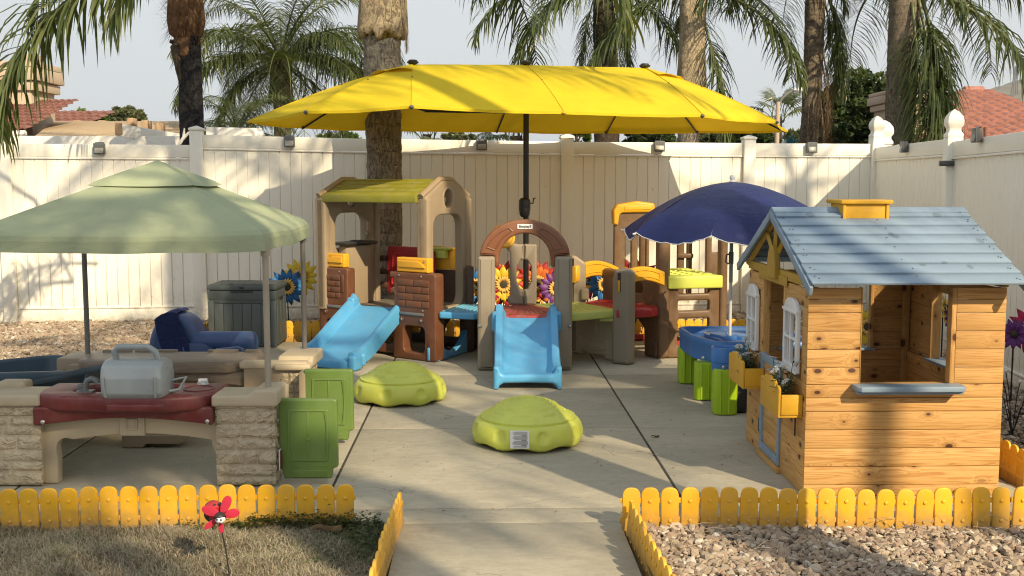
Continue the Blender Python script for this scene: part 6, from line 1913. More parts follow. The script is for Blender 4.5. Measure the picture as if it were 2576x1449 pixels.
mk('sign_lettering', (V, F), M['dkbrown'], sg, smooth=0)
# decks
deck_pts = [(-.135, 8.12), (.335, 8.12), (.30, 8.62), (.17, 8.88), (.02, 8.88), (-.11, 8.62)]
rdk = mk('red_deck', slab2(rpoly(deck_pts, .02), ZD - .07, ZD, .012), M['dusty_red'], ac)
for k in range(9):
    t = (k + .5) / 9
    a = Vector((-.11, 8.17)).lerp(Vector((.31, 8.17)), t); b = Vector((.03, 8.84)).lerp(Vector((.16, 8.84)), t)
    mk('tread_rib', tube([(a.x, a.y, ZD - .001), (b.x, b.y, ZD - .001)], .006, 6), M['dusty_red'], rdk)
gd_pts = [(.30, 8.60), (.335, 8.32), (.46, 8.22), (.835, 8.47), (.80, 8.56), (.56, 9.02), (.16, 8.88)]
gd = mk('lime_deck', slab2(rpoly(gd_pts, .02), ZD - .060, ZD + .004, .012), M['lime_faded'], ac)
for k in range(8):
    t = (k + .5) / 8
    a = Vector((.36, 8.36)).lerp(Vector((.80, 8.50)), t); b = Vector((.22, 8.86)).lerp(Vector((.56, 8.98)), t)
    mk('tread_rib', tube([(a.x, a.y, ZD + .003), (b.x, b.y, ZD + .003)], .006, 6), M['lime_faded'], gd)
mk('deck_block', cbox((.76, 8.50, ZD - .075), (.14, .1, .03)), M['lime_faded'], gd, bevel=.006)
# rear steering post: two mirrored halves with an oval hole between them
for s in (-1, 1):
    xc = .098 + .0; 
    if s < 0:
        o_ = [(xc - .002, ZD), (xc - .125, ZD), (xc - .135, ZD + .06), (xc - .11, ZD + .08), (xc - .115, .86), (xc - .19, .94), (xc - .205, 1.0), (xc - .15, 1.01), (xc - .09, .935), (xc - .05, .925), (xc - .002, .925)]
        hl_ = [(xc - .002, .80), (xc - .03, .795), (xc - .06, .74), (xc - .06, .62), (xc - .03, .555), (xc - .002, .55)]
        loop_ = [(xc - .002, ZD), (xc - .002, .55), (xc - .03, .555), (xc - .06, .62), (xc - .06, .74), (xc - .03, .795), (xc - .002, .80), (xc - .002, .925), (xc - .05, .925), (xc - .09, .935), (xc - .15, 1.01), (xc - .205, 1.0), (xc - .19, .94), (xc - .115, .86), (xc - .11, ZD + .08), (xc - .135, ZD + .06), (xc - .125, ZD)]
    else:
        loop_ = [(xc + .002, ZD), (xc + .10, ZD), (xc + .105, ZD + .04), (xc + .105, .915), (xc + .095, .925), (xc + .002, .925), (xc + .002, .80), (xc + .03, .795), (xc + .06, .74), (xc + .06, .62), (xc + .03, .555), (xc + .002, .55)]
    mk('steering_post', panel(rpoly(loop_, .008, 3), (), .10, .014, y0=8.80), M['greige'], ac)
wh = mk('steering_wheel', xf(T(-.075, 8.80, .985, 0, radians(62), radians(22)), lathe([(.100, 0), (.103, .012), (.095, .026), (.078, .030), (.072, .020), (.05, .016), (.028, .030), (.01, .034)], 28)), M['yellow'], ac)
wh['category'] = 'steering wheel' if False else wh.get('category', '') or ''
del wh['category']
screw(wh, T(-.068, 8.765, 1.0, 0, radians(62), radians(22)), .010)
# slide
sf2 = T(.109, 8.12, 0)
path2 = smooth_path([(.06, ZD - .005), (-.02, ZD - .03), (-.22, .245), (-.45, .115), (-.60, .085), (-.70, .085)], 50)
s2_ = mk('slide', sweep(lambda s: slide_section(.41, .07 + .02 * max(0, 1 - s * 5), rimw=.055), path2, sf2), M['blue'], ac, smooth=50)
fo = [(-.238, 0), (-.205, 0), (-.195, .025), (-.17, .042), (0, .046), (.17, .042), (.195, .025), (.205, 0), (.238, 0), (.238, .16), (.20, .16), (.18, .105), (-.18, .105), (-.20, .16), (-.238, .16)]
mk('slide_foot', xf(sf2, panel(rpoly(fo, [.006, .006, .02, .02, 0, .02, .02, .006, .006, .03, .02, .03, .03, .02, .03], 4), (), .10, .024, y0=-.757, res=4)), M['blue'], s2_)
mk('slide_shoulder', xf(sf2, join([panel(rrect(s * .225 - .038, s * .225 + .038, .30, .46, .03), (), .13, .026, y0=-.06, res=3) for s in (-1, 1)])), M['blue'], s2_)
# car front panel and its column
pa = G(1444, 888); pb = G(1540, 908)
ca = atan2(pb.y - pa.y, pb.x - pa.x); cw = (pb - pa).length
cp = [(-.02, .0), (.08, 0), (.10, .02), (.10, .035)] + [(.10 + (cw - .20) * u, .04 - .02 * sin(pi * u)) for u in [k / 6 for k in range(1, 6)]] + [(cw - .10, .035), (cw - .10, 0), (cw + .05, 0), (cw + .05, .37), (-.02, .37)]
car = mk('car_panel', xf(T(pa.x, pa.y, 0, ca), panel(rpoly(cp, .008, 2), (), .06, .012)), M['tan_light'], ac)
cfm = T(pa.x, pa.y, 0, ca)
for xh in (.13, cw - .10):
    mk('headlight', xf(cfm @ T(xh, -.001, .27), panel(ell(0, 0, .078, .078, 28), [ell(0, 0, .066, .066, 28)], .016, .006)), M['tan_light'], car)
    mk('headlight', xf(cfm @ T(xh, .000, .27), panel(ell(0, .006, .052, .052, 24), [ell(0, .006, .040, .040, 24)], .012, .005)), M['tan_light'], car)
    mk('headlight', xf(cfm @ T(xh, .002, .28), panel(ell(0, .0, .024, .028, 20), (), .014, .005)), M['tan_light'], car)
for k in range(3): mk('grille_rib', xf(cfm, tube([(.235 + .055 * k, .004, .20), (.235 + .055 * k, .004, .335)], .009, 8)), M['tan_light'], car)
bo = [(.07, .165)] + [(.10 + (cw - .20) * u, .155 - .030 * sin(pi * u)) for u in [k / 8 for k in range(9)]] + [(cw - .06, .165), (cw - .06, .085)] + [(.10 + (cw - .20) * u, .075 - .020 * sin(pi * u)) for u in [1 - k / 8 for k in range(9)]] + [(.07, .085)]
mk('bumper', xf(cfm @ T(0, -.006, 0), panel(rpoly(bo, .006, 2), (), .02, .007)), M['tan_light'], car)
# column right of the car panel
cc_ = G(1562, 917)
colf = T(cc_.x, cc_.y, 0, ca * .55)
colm = mk('column', xf(colf, panel(rpoly([(-.085, 0), (.072, 0), (.072, .755), (-.062, .755), (-.085, .68)], [.02, .02, .05, .05, .02]), (), .12, .026, res=3)), M['greige'], ac)
mk('column_slot', xf(colf, panel(rrect(-.035, -.008, .575, .725, .006), (), .006, .002, y0=-.003)), M['dkbrown'], colm)
mk('rail_tab', xf(colf, cbox((-.022, -.004, .62), (.018, .012, .09))), M['yellow'], colm, bevel=.003)
mk('red_tab', xf(colf, cbox((-.03, -.003, .40), (.022, .01, .055))), M['red'], colm, bevel=.003)
# rear column
rc = D(1457, 760, 8.98)
mk('column', panel(rpoly([(rc.x - .07, .02), (rc.x + .055, .02), (rc.x + .055, .76), (rc.x - .03, .82), (rc.x - .07, .82)], [.02, .02, .05, .05, .01]), (), .11, .022, y0=8.96, res=3), M['tan'], ac)
mk('column_foot', cbox((rc.x + .045, 8.98, .50), (.07, .12, .10)), M['tan'], ac, bevel=.02, seg=3)
mk('rail_tab', cbox((rc.x - .02, 8.955, .68), (.018, .012, .12)), M['yellow'], ac, bevel=.003)
# arched yellow rails
def rail_arc(pL, pR, h, rise, M_mat, root):
    pL, pR = Vector(pL), Vector(pR)
    ang = atan2(pR.y - pL.y, pR.x - pL.x); L = Vector((pR.x - pL.x, pR.y - pL.y)).length
    dz = pR.z - pL.z
    topp = [(L * u, rise * sin(pi * u) + dz * u) for u in [k / 14 for k in range(15)]]
    bot = [(L * u, -h + rise * 1.1 * sin(pi * u) + dz * u) for u in [1 - k / 14 for k in range(15)]]
    o = mk('guard_rail', xf(T(pL.x, pL.y, pL.z, ang), panel(topp + bot, (), .055, .014, y0=0, res=3)), M_mat, root, smooth=50)
    def sub(e, y): 
        a = [(L * (.14 + .72 * u) , -e + rise * sin(pi * (.14 + .72 * u)) + dz * u - .014) for u in [k / 12 for k in range(13)]]
        b = [(L * (.14 + .72 * u), -h + e + .016 + rise * 1.1 * sin(pi * (.14 + .72 * u)) + dz * u) for u in [1 - k / 12 for k in range(13)]]
        return a + b
    i1 = sub(.012, 0); i2 = [((x - L / 2) * .965 + L / 2, z + (-.006 if k < 13 else .006)) for k, (x, z) in enumerate(sub(.012, 0))]
    mk('rail_moulding', xf(T(pL.x, pL.y, pL.z, ang), panel(i1, [i2], .010, .0035, y0=-.006)), M_mat, o)
    return o
rail_arc(D(1450, 671, 8.92), D(1558, 673, 9.45), .135, .055, M['yellow'], ac)
rail_arc(D(1571, 684, 8.40), D(1674, 684, 8.62), .115, .042, M['yellow'], ac)
# red bridging deck
rp_ = [(.60, 9.00), (.80, 8.52), (1.12, 8.60), (1.19, 8.68), (1.10, 9.30), (.88, 9.45)]
rd2 = mk('red_bridge', slab2(rpoly(rp_, .03), ZD - .078, ZD + .005, .024), M['red'], ac)
for k in range(8):
    t = (k + .5) / 8
    a = Vector((.64, 9.0)).lerp(Vector((.80, 8.60)), t); b = Vector((.90, 9.38)).lerp(Vector((1.10, 8.72)), t)
    mk('tread_rib', tube([(a.x, a.y, ZD + .004), (b.x, b.y, ZD + .004)], .006, 6), M['red'], rd2)

# ================================================================== right tower
tw = thing('climbing_tower', (1.4, 9.0, 0), 'brown climbing tower with orange yellow cap, lime platform and ladder openings', 'play structure')
ZP = .675
tc_ = G(1664, 903)                           # front left column foot
TA = radians(12)
tf = T(tc_.x, tc_.y, 0, TA)
mk('corner_column', xf(tf, panel(rrect(-.03, .075, 0, 1.03, .04), (), .12, .04, y0=0, res=4)), M['umber'], tw)
mk('corner_column', xf(tf, panel(rrect(.50, .565, 0, 1.05, .025), (), .09, .022, y0=0, res=3)), M['umber'], tw)
# ladder panel
hs = [rrect(.145, .415, z, z + .085, .02) for z in (.10, .24, .385, .525)]
mk('ladder_panel', xf(tf, panel(rrect(.06, .52, .0, .66, .02), hs, .06, .014, y0=.02)), M['umber'], tw)
mk('platform', xf(tf, box(.045, .515, -.02, .80, ZP - .105, ZP)), M['lime'], tw, bevel=.014, seg=3)
for k in range(6):
    for j in range(4):
        mk('tread_bump', xf(tf, box(.09 + .1 * j, .165 + .1 * j, .10 + .1 * k, .125 + .1 * k, ZP - .001, ZP + .006)), M['lime'], tw, bevel=.003)
mk('platform', xf(tf, box(-.14, .035, .30, .86, ZP - .075, ZP - .015)), M['lime'], tw, bevel=.014, seg=3)
# side wall beside the red bridge: opening with a flower behind, then arch to the ground
so = rpoly([(0, 0), (.16, 0), (.16, .30), (.30, .36), (.56, .36), (.66, .30), (.66, 0), (.78, 0), (.78, .66), (0, .66)], [.02, .02, .09, .06, .06, .08, .02, .02, .02, .02])
SA = radians(127)
sfm = tf @ T(.0, .045, 0)
sdir = T(tc_.x + .02, tc_.y + .05, 0, radians(128))
mk('side_panel', xf(sdir, panel(rpoly([(0, 0), (.17, 0), (.18, .24), (.27, .31), (.50, .31), (.56, .24), (.57, 0), (.68, 0), (.68, .70), (0, .66)], [.02, .02, .05, .08, .08, .05, .02, .02, .03, .03]), [rrect(.20, .50, .515, .60, .03)], .05, .014)), M['umber'], tw)
# tall back left wall with handle slot, ochre hooded cap
bw_a = D(1544, 700, 9.55); 
bw = T(bw_a.x, 9.55, 0, radians(6))
mk('tall_wall', xf(bw, panel(rpoly([(0, .0), (.12, .0), (.32, .40), (.32, 1.215), (0, 1.215)], [.02, .02, .02, .03, .03]), [rpoly([(.10, .62), (.155, .56), (.155, .95), (.10, .95)], .027), rrect(.215, .29, .6, 1.02, .03)], .05, .012)), M['umber'], tw)
cp_ = mk('hood', xf(bw, panel(rpoly([(-.012, 1.06), (.03, 1.05), (.045, 1.16), (.36, 1.165), (.36, 1.245), (.20, 1.265), (.02, 1.235), (-.015, 1.18)], [.01, .015, .04, .02, .03, .1, .04, .03]), (), .11, .02, y0=-.03, res=3)), M['yellow'], tw)
mk('hood_moulding', xf(bw, panel(rpoly([(.08, 1.185), (.33, 1.19), (.33, 1.225), (.20, 1.235), (.08, 1.218)], .012), (), .014, .005, y0=-.036)), M['yellow'], cp_)
# back posts and rails under the beach umbrella
for px_, Y_, w__, zt in ((1618, 9.75, .07, 1.1), (1712, 9.9, .065, 1.1), (1734, 9.9, .05, 1.1), (1782, 9.75, .055, 1.1)):
    q = D(px_, 700, Y_)
    mk('back_post', panel(rrect(q.x - w__ / 2, q.x + w__ / 2, .40, zt, .015), (), .06, .014, y0=Y_), M['umber'], tw)
qa = D(1704, 660, 9.88); qb = D(1744, 660, 9.88)
mk('back_sill', box(qa.x, qb.x, 9.87, 9.93, .735, .78), M['umber'], tw, bevel=.012)
qa = D(1776, 660, 9.7); qb = D(1824, 660, 9.7)
mk('side_back', panel(rrect(qa.x, qb.x, .40, 1.1, .02), [rrect(qa.x + .05, qb.x - .055, .80, 1.0, .025)], .05, .012, y0=9.70), M['umber'], tw)
# red crawl sill low between the legs
ra = G(1577, 873); rb = G(1640, 864)
mk('crawl_sill', xf(T(ra.x - .10, ra.y + .35, 0, radians(8)), panel(rpoly([(0, 0), (.62, 0), (.62, .15)] + [(.60 - .58 * u, .055 + .085 * abs(2 * u - 1) ** 2) for u in [k / 12 for k in range(13)]] + [(0, .13)], .005, 2), (), .05, .012)), M['red'], tw)
rg = G(1692, 898)
mk('crawl_sill', xf(T(rg.x, rg.y + .05, 0, radians(4)), panel(rpoly([(0, 0), (.20, 0), (.16, .06), (.06, .16), (0, .19)], [.005, .01, .08, .05, .005]), (), .06, .014)), M['red'], tw)
mk('foot_slot', xf(tf, box(-.055, -.035, .012, .018, 0.01, .15)), M['dkbrown'], tw, bevel=.002)

# ================================================================== water table and beach umbrella
wt = thing('water_table', (1.55, 7.25, 0), 'blue water table on lime green legs with a round end basin', 'water table')
def basin(pts, z0, z1, mat, root, name, ztop_in=None, inset=.86):
    out = rpoly(pts, .085, 6); n = len(out)
    cx_ = sum(p[0] for p in out) / n; cy_ = sum(p[1] for p in out) / n
    lv = [(.97, z0), (.985, z0 + .02), (.985, z1 - .05), (1.0, z1 - .045), (1.0, z1 - .008), (.985, z1), (.94, z1), (.925, z1 - .008), (.90, z1 - .045), (.2, z1 - .055)]
    V, F = [], []
    for s, z in lv:
        for x, y in out: V.append((cx_ + (x - cx_) * s, cy_ + (y - cy_) * s, z))
    for i in range(len(lv) - 1):
        for k in range(n): F.append((i * n + k, i * n + (k + 1) % n, (i + 1) * n + (k + 1) % n, (i + 1) * n + k))
    F.append(tuple(range(n - 1, -1, -1))); F.append(tuple((len(lv) - 1) * n + k for k in range(n)))
    return mk(name, (V, F), mat, root, smooth=45)
b1 = basin([(1.19, 7.72), (1.215, 7.25), (1.33, 6.93), (1.95, 6.93), (1.98, 7.72)], .245, .398, M['tblue'], wt, 'table_basin')
mk('river_ridge', tube([(1.40, 7.60, .36), (1.50, 7.45, .375), (1.47, 7.3, .375), (1.56, 7.2, .375)], .022, 8), M['tblue'], b1)
mk('river_ridge', tube([(1.58, 7.60, .36), (1.70, 7.5, .375), (1.80, 7.55, .375)], .022, 8), M['tblue'], b1)
mk('umbrella_socket', xf(T(1.47, 7.215, .34), lathe([(.055, 0), (.05, .05), (.03, .06), (.025, .062)], 18)), M['tblue'], b1)
mk('island', slab2(rpoly([(1.34, 7.55), (1.60, 7.62), (1.85, 7.5), (1.80, 7.1), (1.55, 7.02), (1.40, 7.15)], .08), .345, .376, .01), M['tblue'], b1)
mk('island', slab2(rpoly([(1.36, 7.42), (1.52, 7.5), (1.62, 7.3), (1.44, 7.2)], .05), .37, .392, .008), M['tblue'], b1)
mk('yellow_badge', xf(T(1.345, 7.40, .393), lathe([(.018, 0), (.018, .002), (.01, .003)], 16)), M['yellow'], b1)
def leg(x0, x1, y0, y1, h, root):
    l = mk('leg', slab2(rpoly([(x0, y0), (x1, y0), (x1, y1), (x0, y1)], min(x1 - x0, y1 - y0) * .32, 5), 0.002, h, .006), M['leg_lime'], root)
    for k in (.25, .6): mk('leg_rib', tube([(x0 + (x1 - x0) * k, y0 - .001, .012), (x0 + (x1 - x0) * k, y0 - .001, h - .01)], .006, 6), M['leg_lime'], l)
    return l
q = G(1710, 966); leg(q.x, q.x + .13, q.y, q.y + .16, .25, wt)
q = G(1750, 1008); leg(q.x, q.x + .14, q.y, q.y + .12, .25, wt)
leg(1.80, 1.95, 6.98, 7.12, .25, wt); leg(1.80, 1.95, 7.5, 7.68, .25, wt)
q = G(1797, 1045)
leg(q.x, q.x + .148, q.y, q.y + .15, .285, wt)
rbm = mk('round_basin', xf(T(q.x + .072, q.y + .085, .27), lathe([(.076, 0), (.079, .01), (.079, .05), (.084, .055), (.084, .138), (.080, .145), (.072, .146), (.066, .135), (.03, .130), (.012, .135)], 30)), M['tblue'], wt)
screw(rbm, T(q.x + .052, q.y + .002, .30, 0, pi / 2), .011)
screw(b1, T(1.262, 7.045, .275, -.6, pi / 2), .011)
mk('black_leg', box(1.36, 1.60, 6.60, 6.9, .0, .14), M['black_pl'], wt, bevel=.02)

bu = thing('beach_umbrella', (1.47, 7.22, .40), 'navy blue beach umbrella with white edging standing in the water table', 'umbrella')
mk('lower_pole', tube([(1.47, 7.215, .385), (1.47, 7.215, .76)], .011, 12), M['white_pl'], bu)
mk('upper_pole', tube([(1.47, 7.215, .76), (1.468, 7.215, 1.44)], .013, 12), M['silver'], bu)
mk('pole_clamp', join([tube([(1.469, 7.215, .885), (1.469, 7.215, .965)], .017, 12), tube([(1.458, 7.205, .955), (1.435, 7.20, .945), (1.430, 7.20, .90), (1.45, 7.205, .885)], .006, 8)]), M['pole_grey'], bu)
mk('tip_ball', xf(T(1.467, 7.215, 1.432), lathe([(.022, 0), (.022, .006), (.013, .010), (.018, .02), (.020, .032), (.014, .044), (.004, .048)], 14)), M['white_trim'], bu)
BR, BZ = .735, 1.108
def bprof(s): return BZ + (1.432 - BZ) * (1 - s ** 1.75 * 1.0) if s < 1 else BZ
def bumb():
    V, F = [], []; nu, nv = 12, 22
    a0 = radians(249)
    trim = []
    for i in range(8):
        base = len(V)
        for j in range(nv + 1):
            s = .02 + .98 * j / nv
            for k in range(nu + 1):
                u = k / nu
                a = a0 + (i + u) * pi / 4
                sc_ = sin(pi * u)
                r_ = BR * s * (1 - .075 * sc_ * s)          # cloth pulled straight between ribs
                z = bprof(s)
                if s > .80: z -= (s - .80) / .20 * .060 * sc_ ** .7      # hanging scallop
                fold = .010 * s ** 3 * sin(u * 28 + i * 3) * sc_ + .012 * mnoise.noise(Vector((a * 9, s * 4, i)))* s * s
                r_ += fold * .8; z += fold * .5
                V.append((1.468 + r_ * cos(a), 7.215 + r_ * sin(a), z))
        for j in range(nv):
            for k in range(nu): F.append((base + j * (nu + 1) + k, base + (j + 1) * (nu + 1) + k, base + (j + 1) * (nu + 1) + k + 1, base + j * (nu + 1) + k + 1))
        trim.append([V[base + nv * (nu + 1) + k] for k in range(nu + 1)])
    return V, F, trim
V, F, trim = bumb()
bcm = mk('canopy', (V, F), M['um_blue'], bu, smooth=60)
mk('edging', join([tube(t, .0032, 5) for t in trim]), M['white_trim'], bcm)
for i in range(8):
    a = radians(249) + i * pi / 4
    pts = [(1.468 + BR * s * cos(a), 7.215 + BR * s * sin(a), bprof(s) - .006) for s in [.05, .2, .4, .6, .8, 1.0]]
    pts.append((1.468 + (BR + .025) * cos(a), 7.215 + (BR + .025) * sin(a), BZ - .008))
    mk('rib', tube(pts, .0035, 6), M['white_pl'], bu)
    mk('rib_tip', tube(pts[-2:], .0065, 8), M['white_pl'], bu)
# ================================================================== wooden playhouse
HO = Vector((1.333, 4.818, 0)); HA = radians(1.2)
hf = T(HO.x, HO.y, 0, HA)
ho = thing('wooden_playhouse', HO, 'pine board playhouse with blue grey plank roof and yellow chimney box', 'playhouse')
HW, HD, WH = .900, 1.11, .958
hr_ = random.Random(9)
def hb(name, x0, x1, y0, y1, z0, z1, mat, parent=ho, bev=.003):
    return mk(name, xf(hf, box(x0, x1, y0, y1, z0, z1)), mat, parent, bevel=bev)
PX_, PY_, PZ_ = M['pine']
th = .012
# corner posts inside
for x, y in ((.035, .03), (HW - .035, .03), (.035, HD - .03), (HW - .035, HD - .03)):
    hb('corner_post', x - .018, x + .018, y - .015, y + .015, 0, WH, PZ_)
# front wall boards (board pitch read from the photo)
zl = [0.0, .052, .137, .2225, .308, .393, .4555, .517]
fw = hb('front_wall', .03, HW - .03, th + .001, th + .010, .02, .50, PX_)
for i in range(len(zl) - 1):
    hb('board', 0.0, HW, 0 + hr_.uniform(0, .0012), th, zl[i] + .001, zl[i + 1] - .001, PX_, fw)
zt = [.5175, .5945, .678, .761, .845, .905, WH]
for a, b in ((0.0, .240), (.675, HW)):
    for i in range(len(zt) - 1):
        zz0 = zt[i]
        hb('board', a, b, 0 + hr_.uniform(0, .0012), th, zz0 + .001, zt[i + 1] - .001, PX_, fw)
hb('window_jamb', .241, .247, .002, .04, .52, WH, PZ_, fw); hb('window_jamb', .653, .675, .002, .05, .52, WH, PZ_, fw)
shl = mk('counter_shelf', xf(hf @ T(0, 0, 0), slab2(rpoly([(.205, .0), (.205, -.075), (.222, -.095), (.678, -.095), (.698, -.075), (.698, .0)], .004, 2), .498, .522, .004)), M['roofboard'][0], ho)
mk('shelf_apron', xf(hf, box(.212, .690, -.075, -.002, .484, .497)), M['roofboard'][0], shl, bevel=.003)
hb('inner_sill', .24, .675, .012, .07, .505, .5165, PX_, fw)
# back wall with left window
bw2 = hb('back_wall', .03, HW - .03, HD - .010, HD - .001 - th, .02, .50, PX_)
zbk = [0.0 + .0865 * i for i in range(12)]
for i in range(11):
    a, b = zbk[i], min(zbk[i + 1], WH)
    if b <= .52: hb('board', 0, HW, HD - th, HD, a + .0003, b - .0003, PX_, bw2)
    elif a > .86: hb('board', 0, HW, HD - th, HD, a + .0003, b - .0003, PX_, bw2)
    else:
        hb('board', 0, .19, HD - th, HD, max(a, .52) + .0003, b - .0003, PX_, bw2); hb('board', .675, HW, HD - th, HD, max(a, .52) + .0003, b - .0003, PX_, bw2)
hb('window_jamb', .662, .680, HD - .05, HD - th - .001, .52, WH, PZ_, bw2)
hb('inner_rail', .05, HW - .05, HD - .035, HD - th - .001, .455, .505, PX_, bw2)
hb('sill', .16, .69, HD - .06, HD + .03, .507, .521, M['roofboard'][0], bw2)
mk('corner_brace', xf(hf, panel([(.665, .80), (.665, WH), (.79, WH)], (), .02, .002, y0=HD - .036)), PX_, bw2)
# right wall with window
rw = hb('right_wall', HW - th + .001 - .008, HW - th, .03, HD - .03, .02, .50, PY_)
for i in range(11):
    a, b = zbk[i], min(zbk[i + 1], WH)
    if b <= .52 or a > .86: hb('board', HW - th, HW, th + .001, HD - th - .001, a + .0003, b - .0003, PY_, rw)
    else:
        hb('board', HW - th, HW, th + .001, .18, max(a, .52) + .0003, b - .0003, PY_, rw); hb('board', HW - th, HW, .715, HD - th - .001, max(a, .52) + .0003, b - .0003, PY_, rw)
hb('window_jamb', HW - .05, HW + .004, .700, .722, .52, WH, PZ_, rw)
hb('sill', HW - .07, HW + .03, .16, .735, .507, .521, M['roofboard'][1], rw)
hb('inner_rail', HW - .035, HW - th - .001, .05, HD - .06, .455, .505, PY_, rw)
# left wall: two windowed panels and a half door between
lw = hb('left_wall', .001 + .012, .020, .03, .37, .02, .50, PY_)
def lboards(y0, y1, wy0, wy1, wz0, wz1):
    for i in range(11):
        a, b = zbk[i], min(zbk[i + 1], WH)
        if b <= wz0 + .01 or a >= wz1 - .01: hb('board', 0.0, .012, y0, y1, a + .0003, b - .0003, PY_, lw)
        else:
            hb('board', 0.0, .012, y0, wy0, a + .0003, b - .0003, PY_, lw); hb('board', 0.0, .012, wy1, y1, a + .0003, b - .0003, PY_, lw)
lboards(.0135, .385, .09, .325, .56, .86)
lboards(.805, HD - .0135, .86, 1.055, .56, .86)
for y in (.385, .79): hb('door_jamb', -.002, .035, y - .008, y + .018, .0, WH, PZ_, lw)
hb('threshold', -.022, .03, .39, .80, .0, .028, PY_, lw)
def window(y0, y1, z0, z1):
    # white frame with arched head, four panes open (no glass)
    fm = hf @ T(-.012, 0, 0, -pi / 2)         # local x runs towards the camera (-y)
    a, b = -y1, -y0; w = b - a
    outer = [(a - .010, z0 - .016), (b + .010, z0 - .016), (b + .010, z1 - .022)]
    outer += [(a + w / 2 + (w / 2 - .004) * cos(t), z1 - .018 + .050 * sin(t) ** .9) for t in [pi * k / 18 for k in range(1, 18)]] + [(a - .010, z1 - .022)]
    m = .015; mid = (a + b) / 2; zm = z0 + (z1 - z0) * .47
    holes = [rrect(a + m, mid - .005, z0 + .014, zm - .006, .012), rrect(mid + .005, b - m, z0 + .014, zm - .006, .012), rrect(a + m, mid - .005, zm + .006, z1 - .040, .012), rrect(mid + .005, b - m, zm + .006, z1 - .040, .012)]
    f_ = mk('window', xf(fm, panel(outer, holes, .020, .003, y0=-.012)), M['white_pl'], ho)
    for zq, e_ in ((z0 - .018, .020), (z1 - .034, .016)): mk('window_ledge', xf(fm, box(a - e_, b + e_, -.017, -.0125, zq, zq + .014)), M['white_pl'], f_, bevel=.002)
    mk('window_frame', xf(fm, panel(rrect(a + .012, b - .012, z0 + .010, z1 - .036, .008), [rrect(a + .018, b - .018, z0 + .016, z1 - .042, .006)], .010, .003, y0=.004)), M['white_pl'], f_)
window(.105, .315, .565, .86)
window(.865, 1.055, .555, .855)
# half door with blue grey frame
dr = thing  # (alias kept out of the scene)
dfm = hf @ T(-.004, 0, 0, -pi / 2)
dd = mk('door', xf(dfm, panel(rrect(-.785, -.405, .032, .545, .004), [rrect(-.752, -.438, .072, .505, .003)], .022, .003, y0=-.008)), M['roofboard'][2], ho)
for i in range(6):
    a, b = .073 + .0722 * i, .073 + .0722 * (i + 1)
    mk('door_board', xf(hf, box(.001, .008, .438, .752, a, b - .002)), PY_, dd, bevel=.002)
for z in (.12, .42): mk('hinge', xf(hf, box(-.014, .0, .785, .80, z, z + .07)), M['deck'], dd, bevel=.002)
# gable: beams, sunburst spokes and half-round boss
OC = M['ochre']
hb('gable_beam', -.004, .022, -.005, HD + .005, WH + .001, WH + .045, OC[1])
hb('gable_beam', HW - .022, HW + .004, -.005, HD + .005, WH + .001, WH + .045, OC[1])
hb('lintel', -.010, -.0045, .33, .87, WH - .028, WH + .02, OC[1])
mid = HD / 2
mk('boss', xf(hf @ T(-.030, mid, 0, -pi / 2), panel(rpoly([(-.075, .955), (.075, .955), (.075, 1.03), (.045, 1.10), (0, 1.125), (-.045, 1.10), (-.075, 1.03)], [.005, .005, .05, .05, .05, .05, .05], 6), (), .03, .004, y0=-.0)), OC[2], ho)
for dy, top in ((0, 1.25), (-.13, 1.19), (.13, 1.19)):
    mk('spoke', xf(hf, tube([(-.004, mid + dy * .35, 1.08), (-.004, mid + dy * 1.5, top)], .014, 4)), OC[2], ho, smooth=0)
for s in (-1, 1):
    mk('rafter', xf(hf, tube([(.004, mid + s * .02, 1.262), (.004, mid + s * (mid + .03), .985)], .018, 4)), OC[2], ho, smooth=0)
    mk('rafter', xf(hf, tube([(HW - .004, mid + s * .02, 1.262), (HW - .004, mid + s * (mid + .03), .985)], .018, 4)), OC[2], ho, smooth=0)
# plank roof, boards lapped down each slope
EY, EZ, RZ = -.135, .972, 1.285
nb_ = 8
x0r, x1r = -.030, HW + .030
def roof_side(side):
    Lh = (mid - EY); run = Vector((Lh, RZ - EZ)); L = run.length; u = run / L; nrm = Vector((-u.y, u.x))
    for k in range(nb_):
        a = L * k / nb_; b = L * (k + 1) / nb_ + .006
        lift0, lift1 = .012, .002
        jx = hr_.uniform(-.003, .003)
        V = []
        for x in (x0r + jx, x1r + jx):
            for (s_, l_) in ((a, lift0), (b, lift1)):
                for t_ in (0.0, .011):
                    p_ = u * s_ + nrm * (l_ + t_)
                    y = EY + p_.x; z = EZ + p_.y
                    if side: y = HD - y
                    V.append((x, y, z))
        o = mk('roof_board', xf(hf, (V, [(0, 1, 3, 2), (4, 6, 7, 5), (0, 4, 5, 1), (2, 3, 7, 6), (1, 5, 7, 3), (0, 2, 6, 4)])), M['roofboard'][0], ho, bevel=.002)
        if not side:
            for xx in (x0r + .03, x0r + .045, (x0r + x1r) / 2 + hr_.uniform(-.02, .02), x1r - .03, x1r - .04):
                p_ = u * (a + (b - a) * hr_.uniform(.3, .8)) + nrm * (.0195)
                mk('nail', xf(hf @ T(xx, EY + p_.x, EZ + p_.y, 0, atan2(RZ - EZ, Lh)), lathe([(.0032, 0), (.0032, .0012)], 8)), M['black'], o, smooth=0)
    # barge boards under the gable edges
    for x in (x0r - .010, x1r - .006):
        V = []
        for xx in (x, x + .016):
            for s_ in (-.01, L - .004):
                for t_ in (-.034, .006):
                    p_ = u * s_ + nrm * t_; y = EY + p_.x; z = EZ + p_.y
                    if side: y = HD - y
                    V.append((xx, y, z))
        mk('barge_board', xf(hf, (V, [(0, 1, 3, 2), (4, 6, 7, 5), (0, 4, 5, 1), (2, 3, 7, 6), (1, 5, 7, 3), (0, 2, 6, 4)])), M['roofboard'][1], ho, bevel=.002)
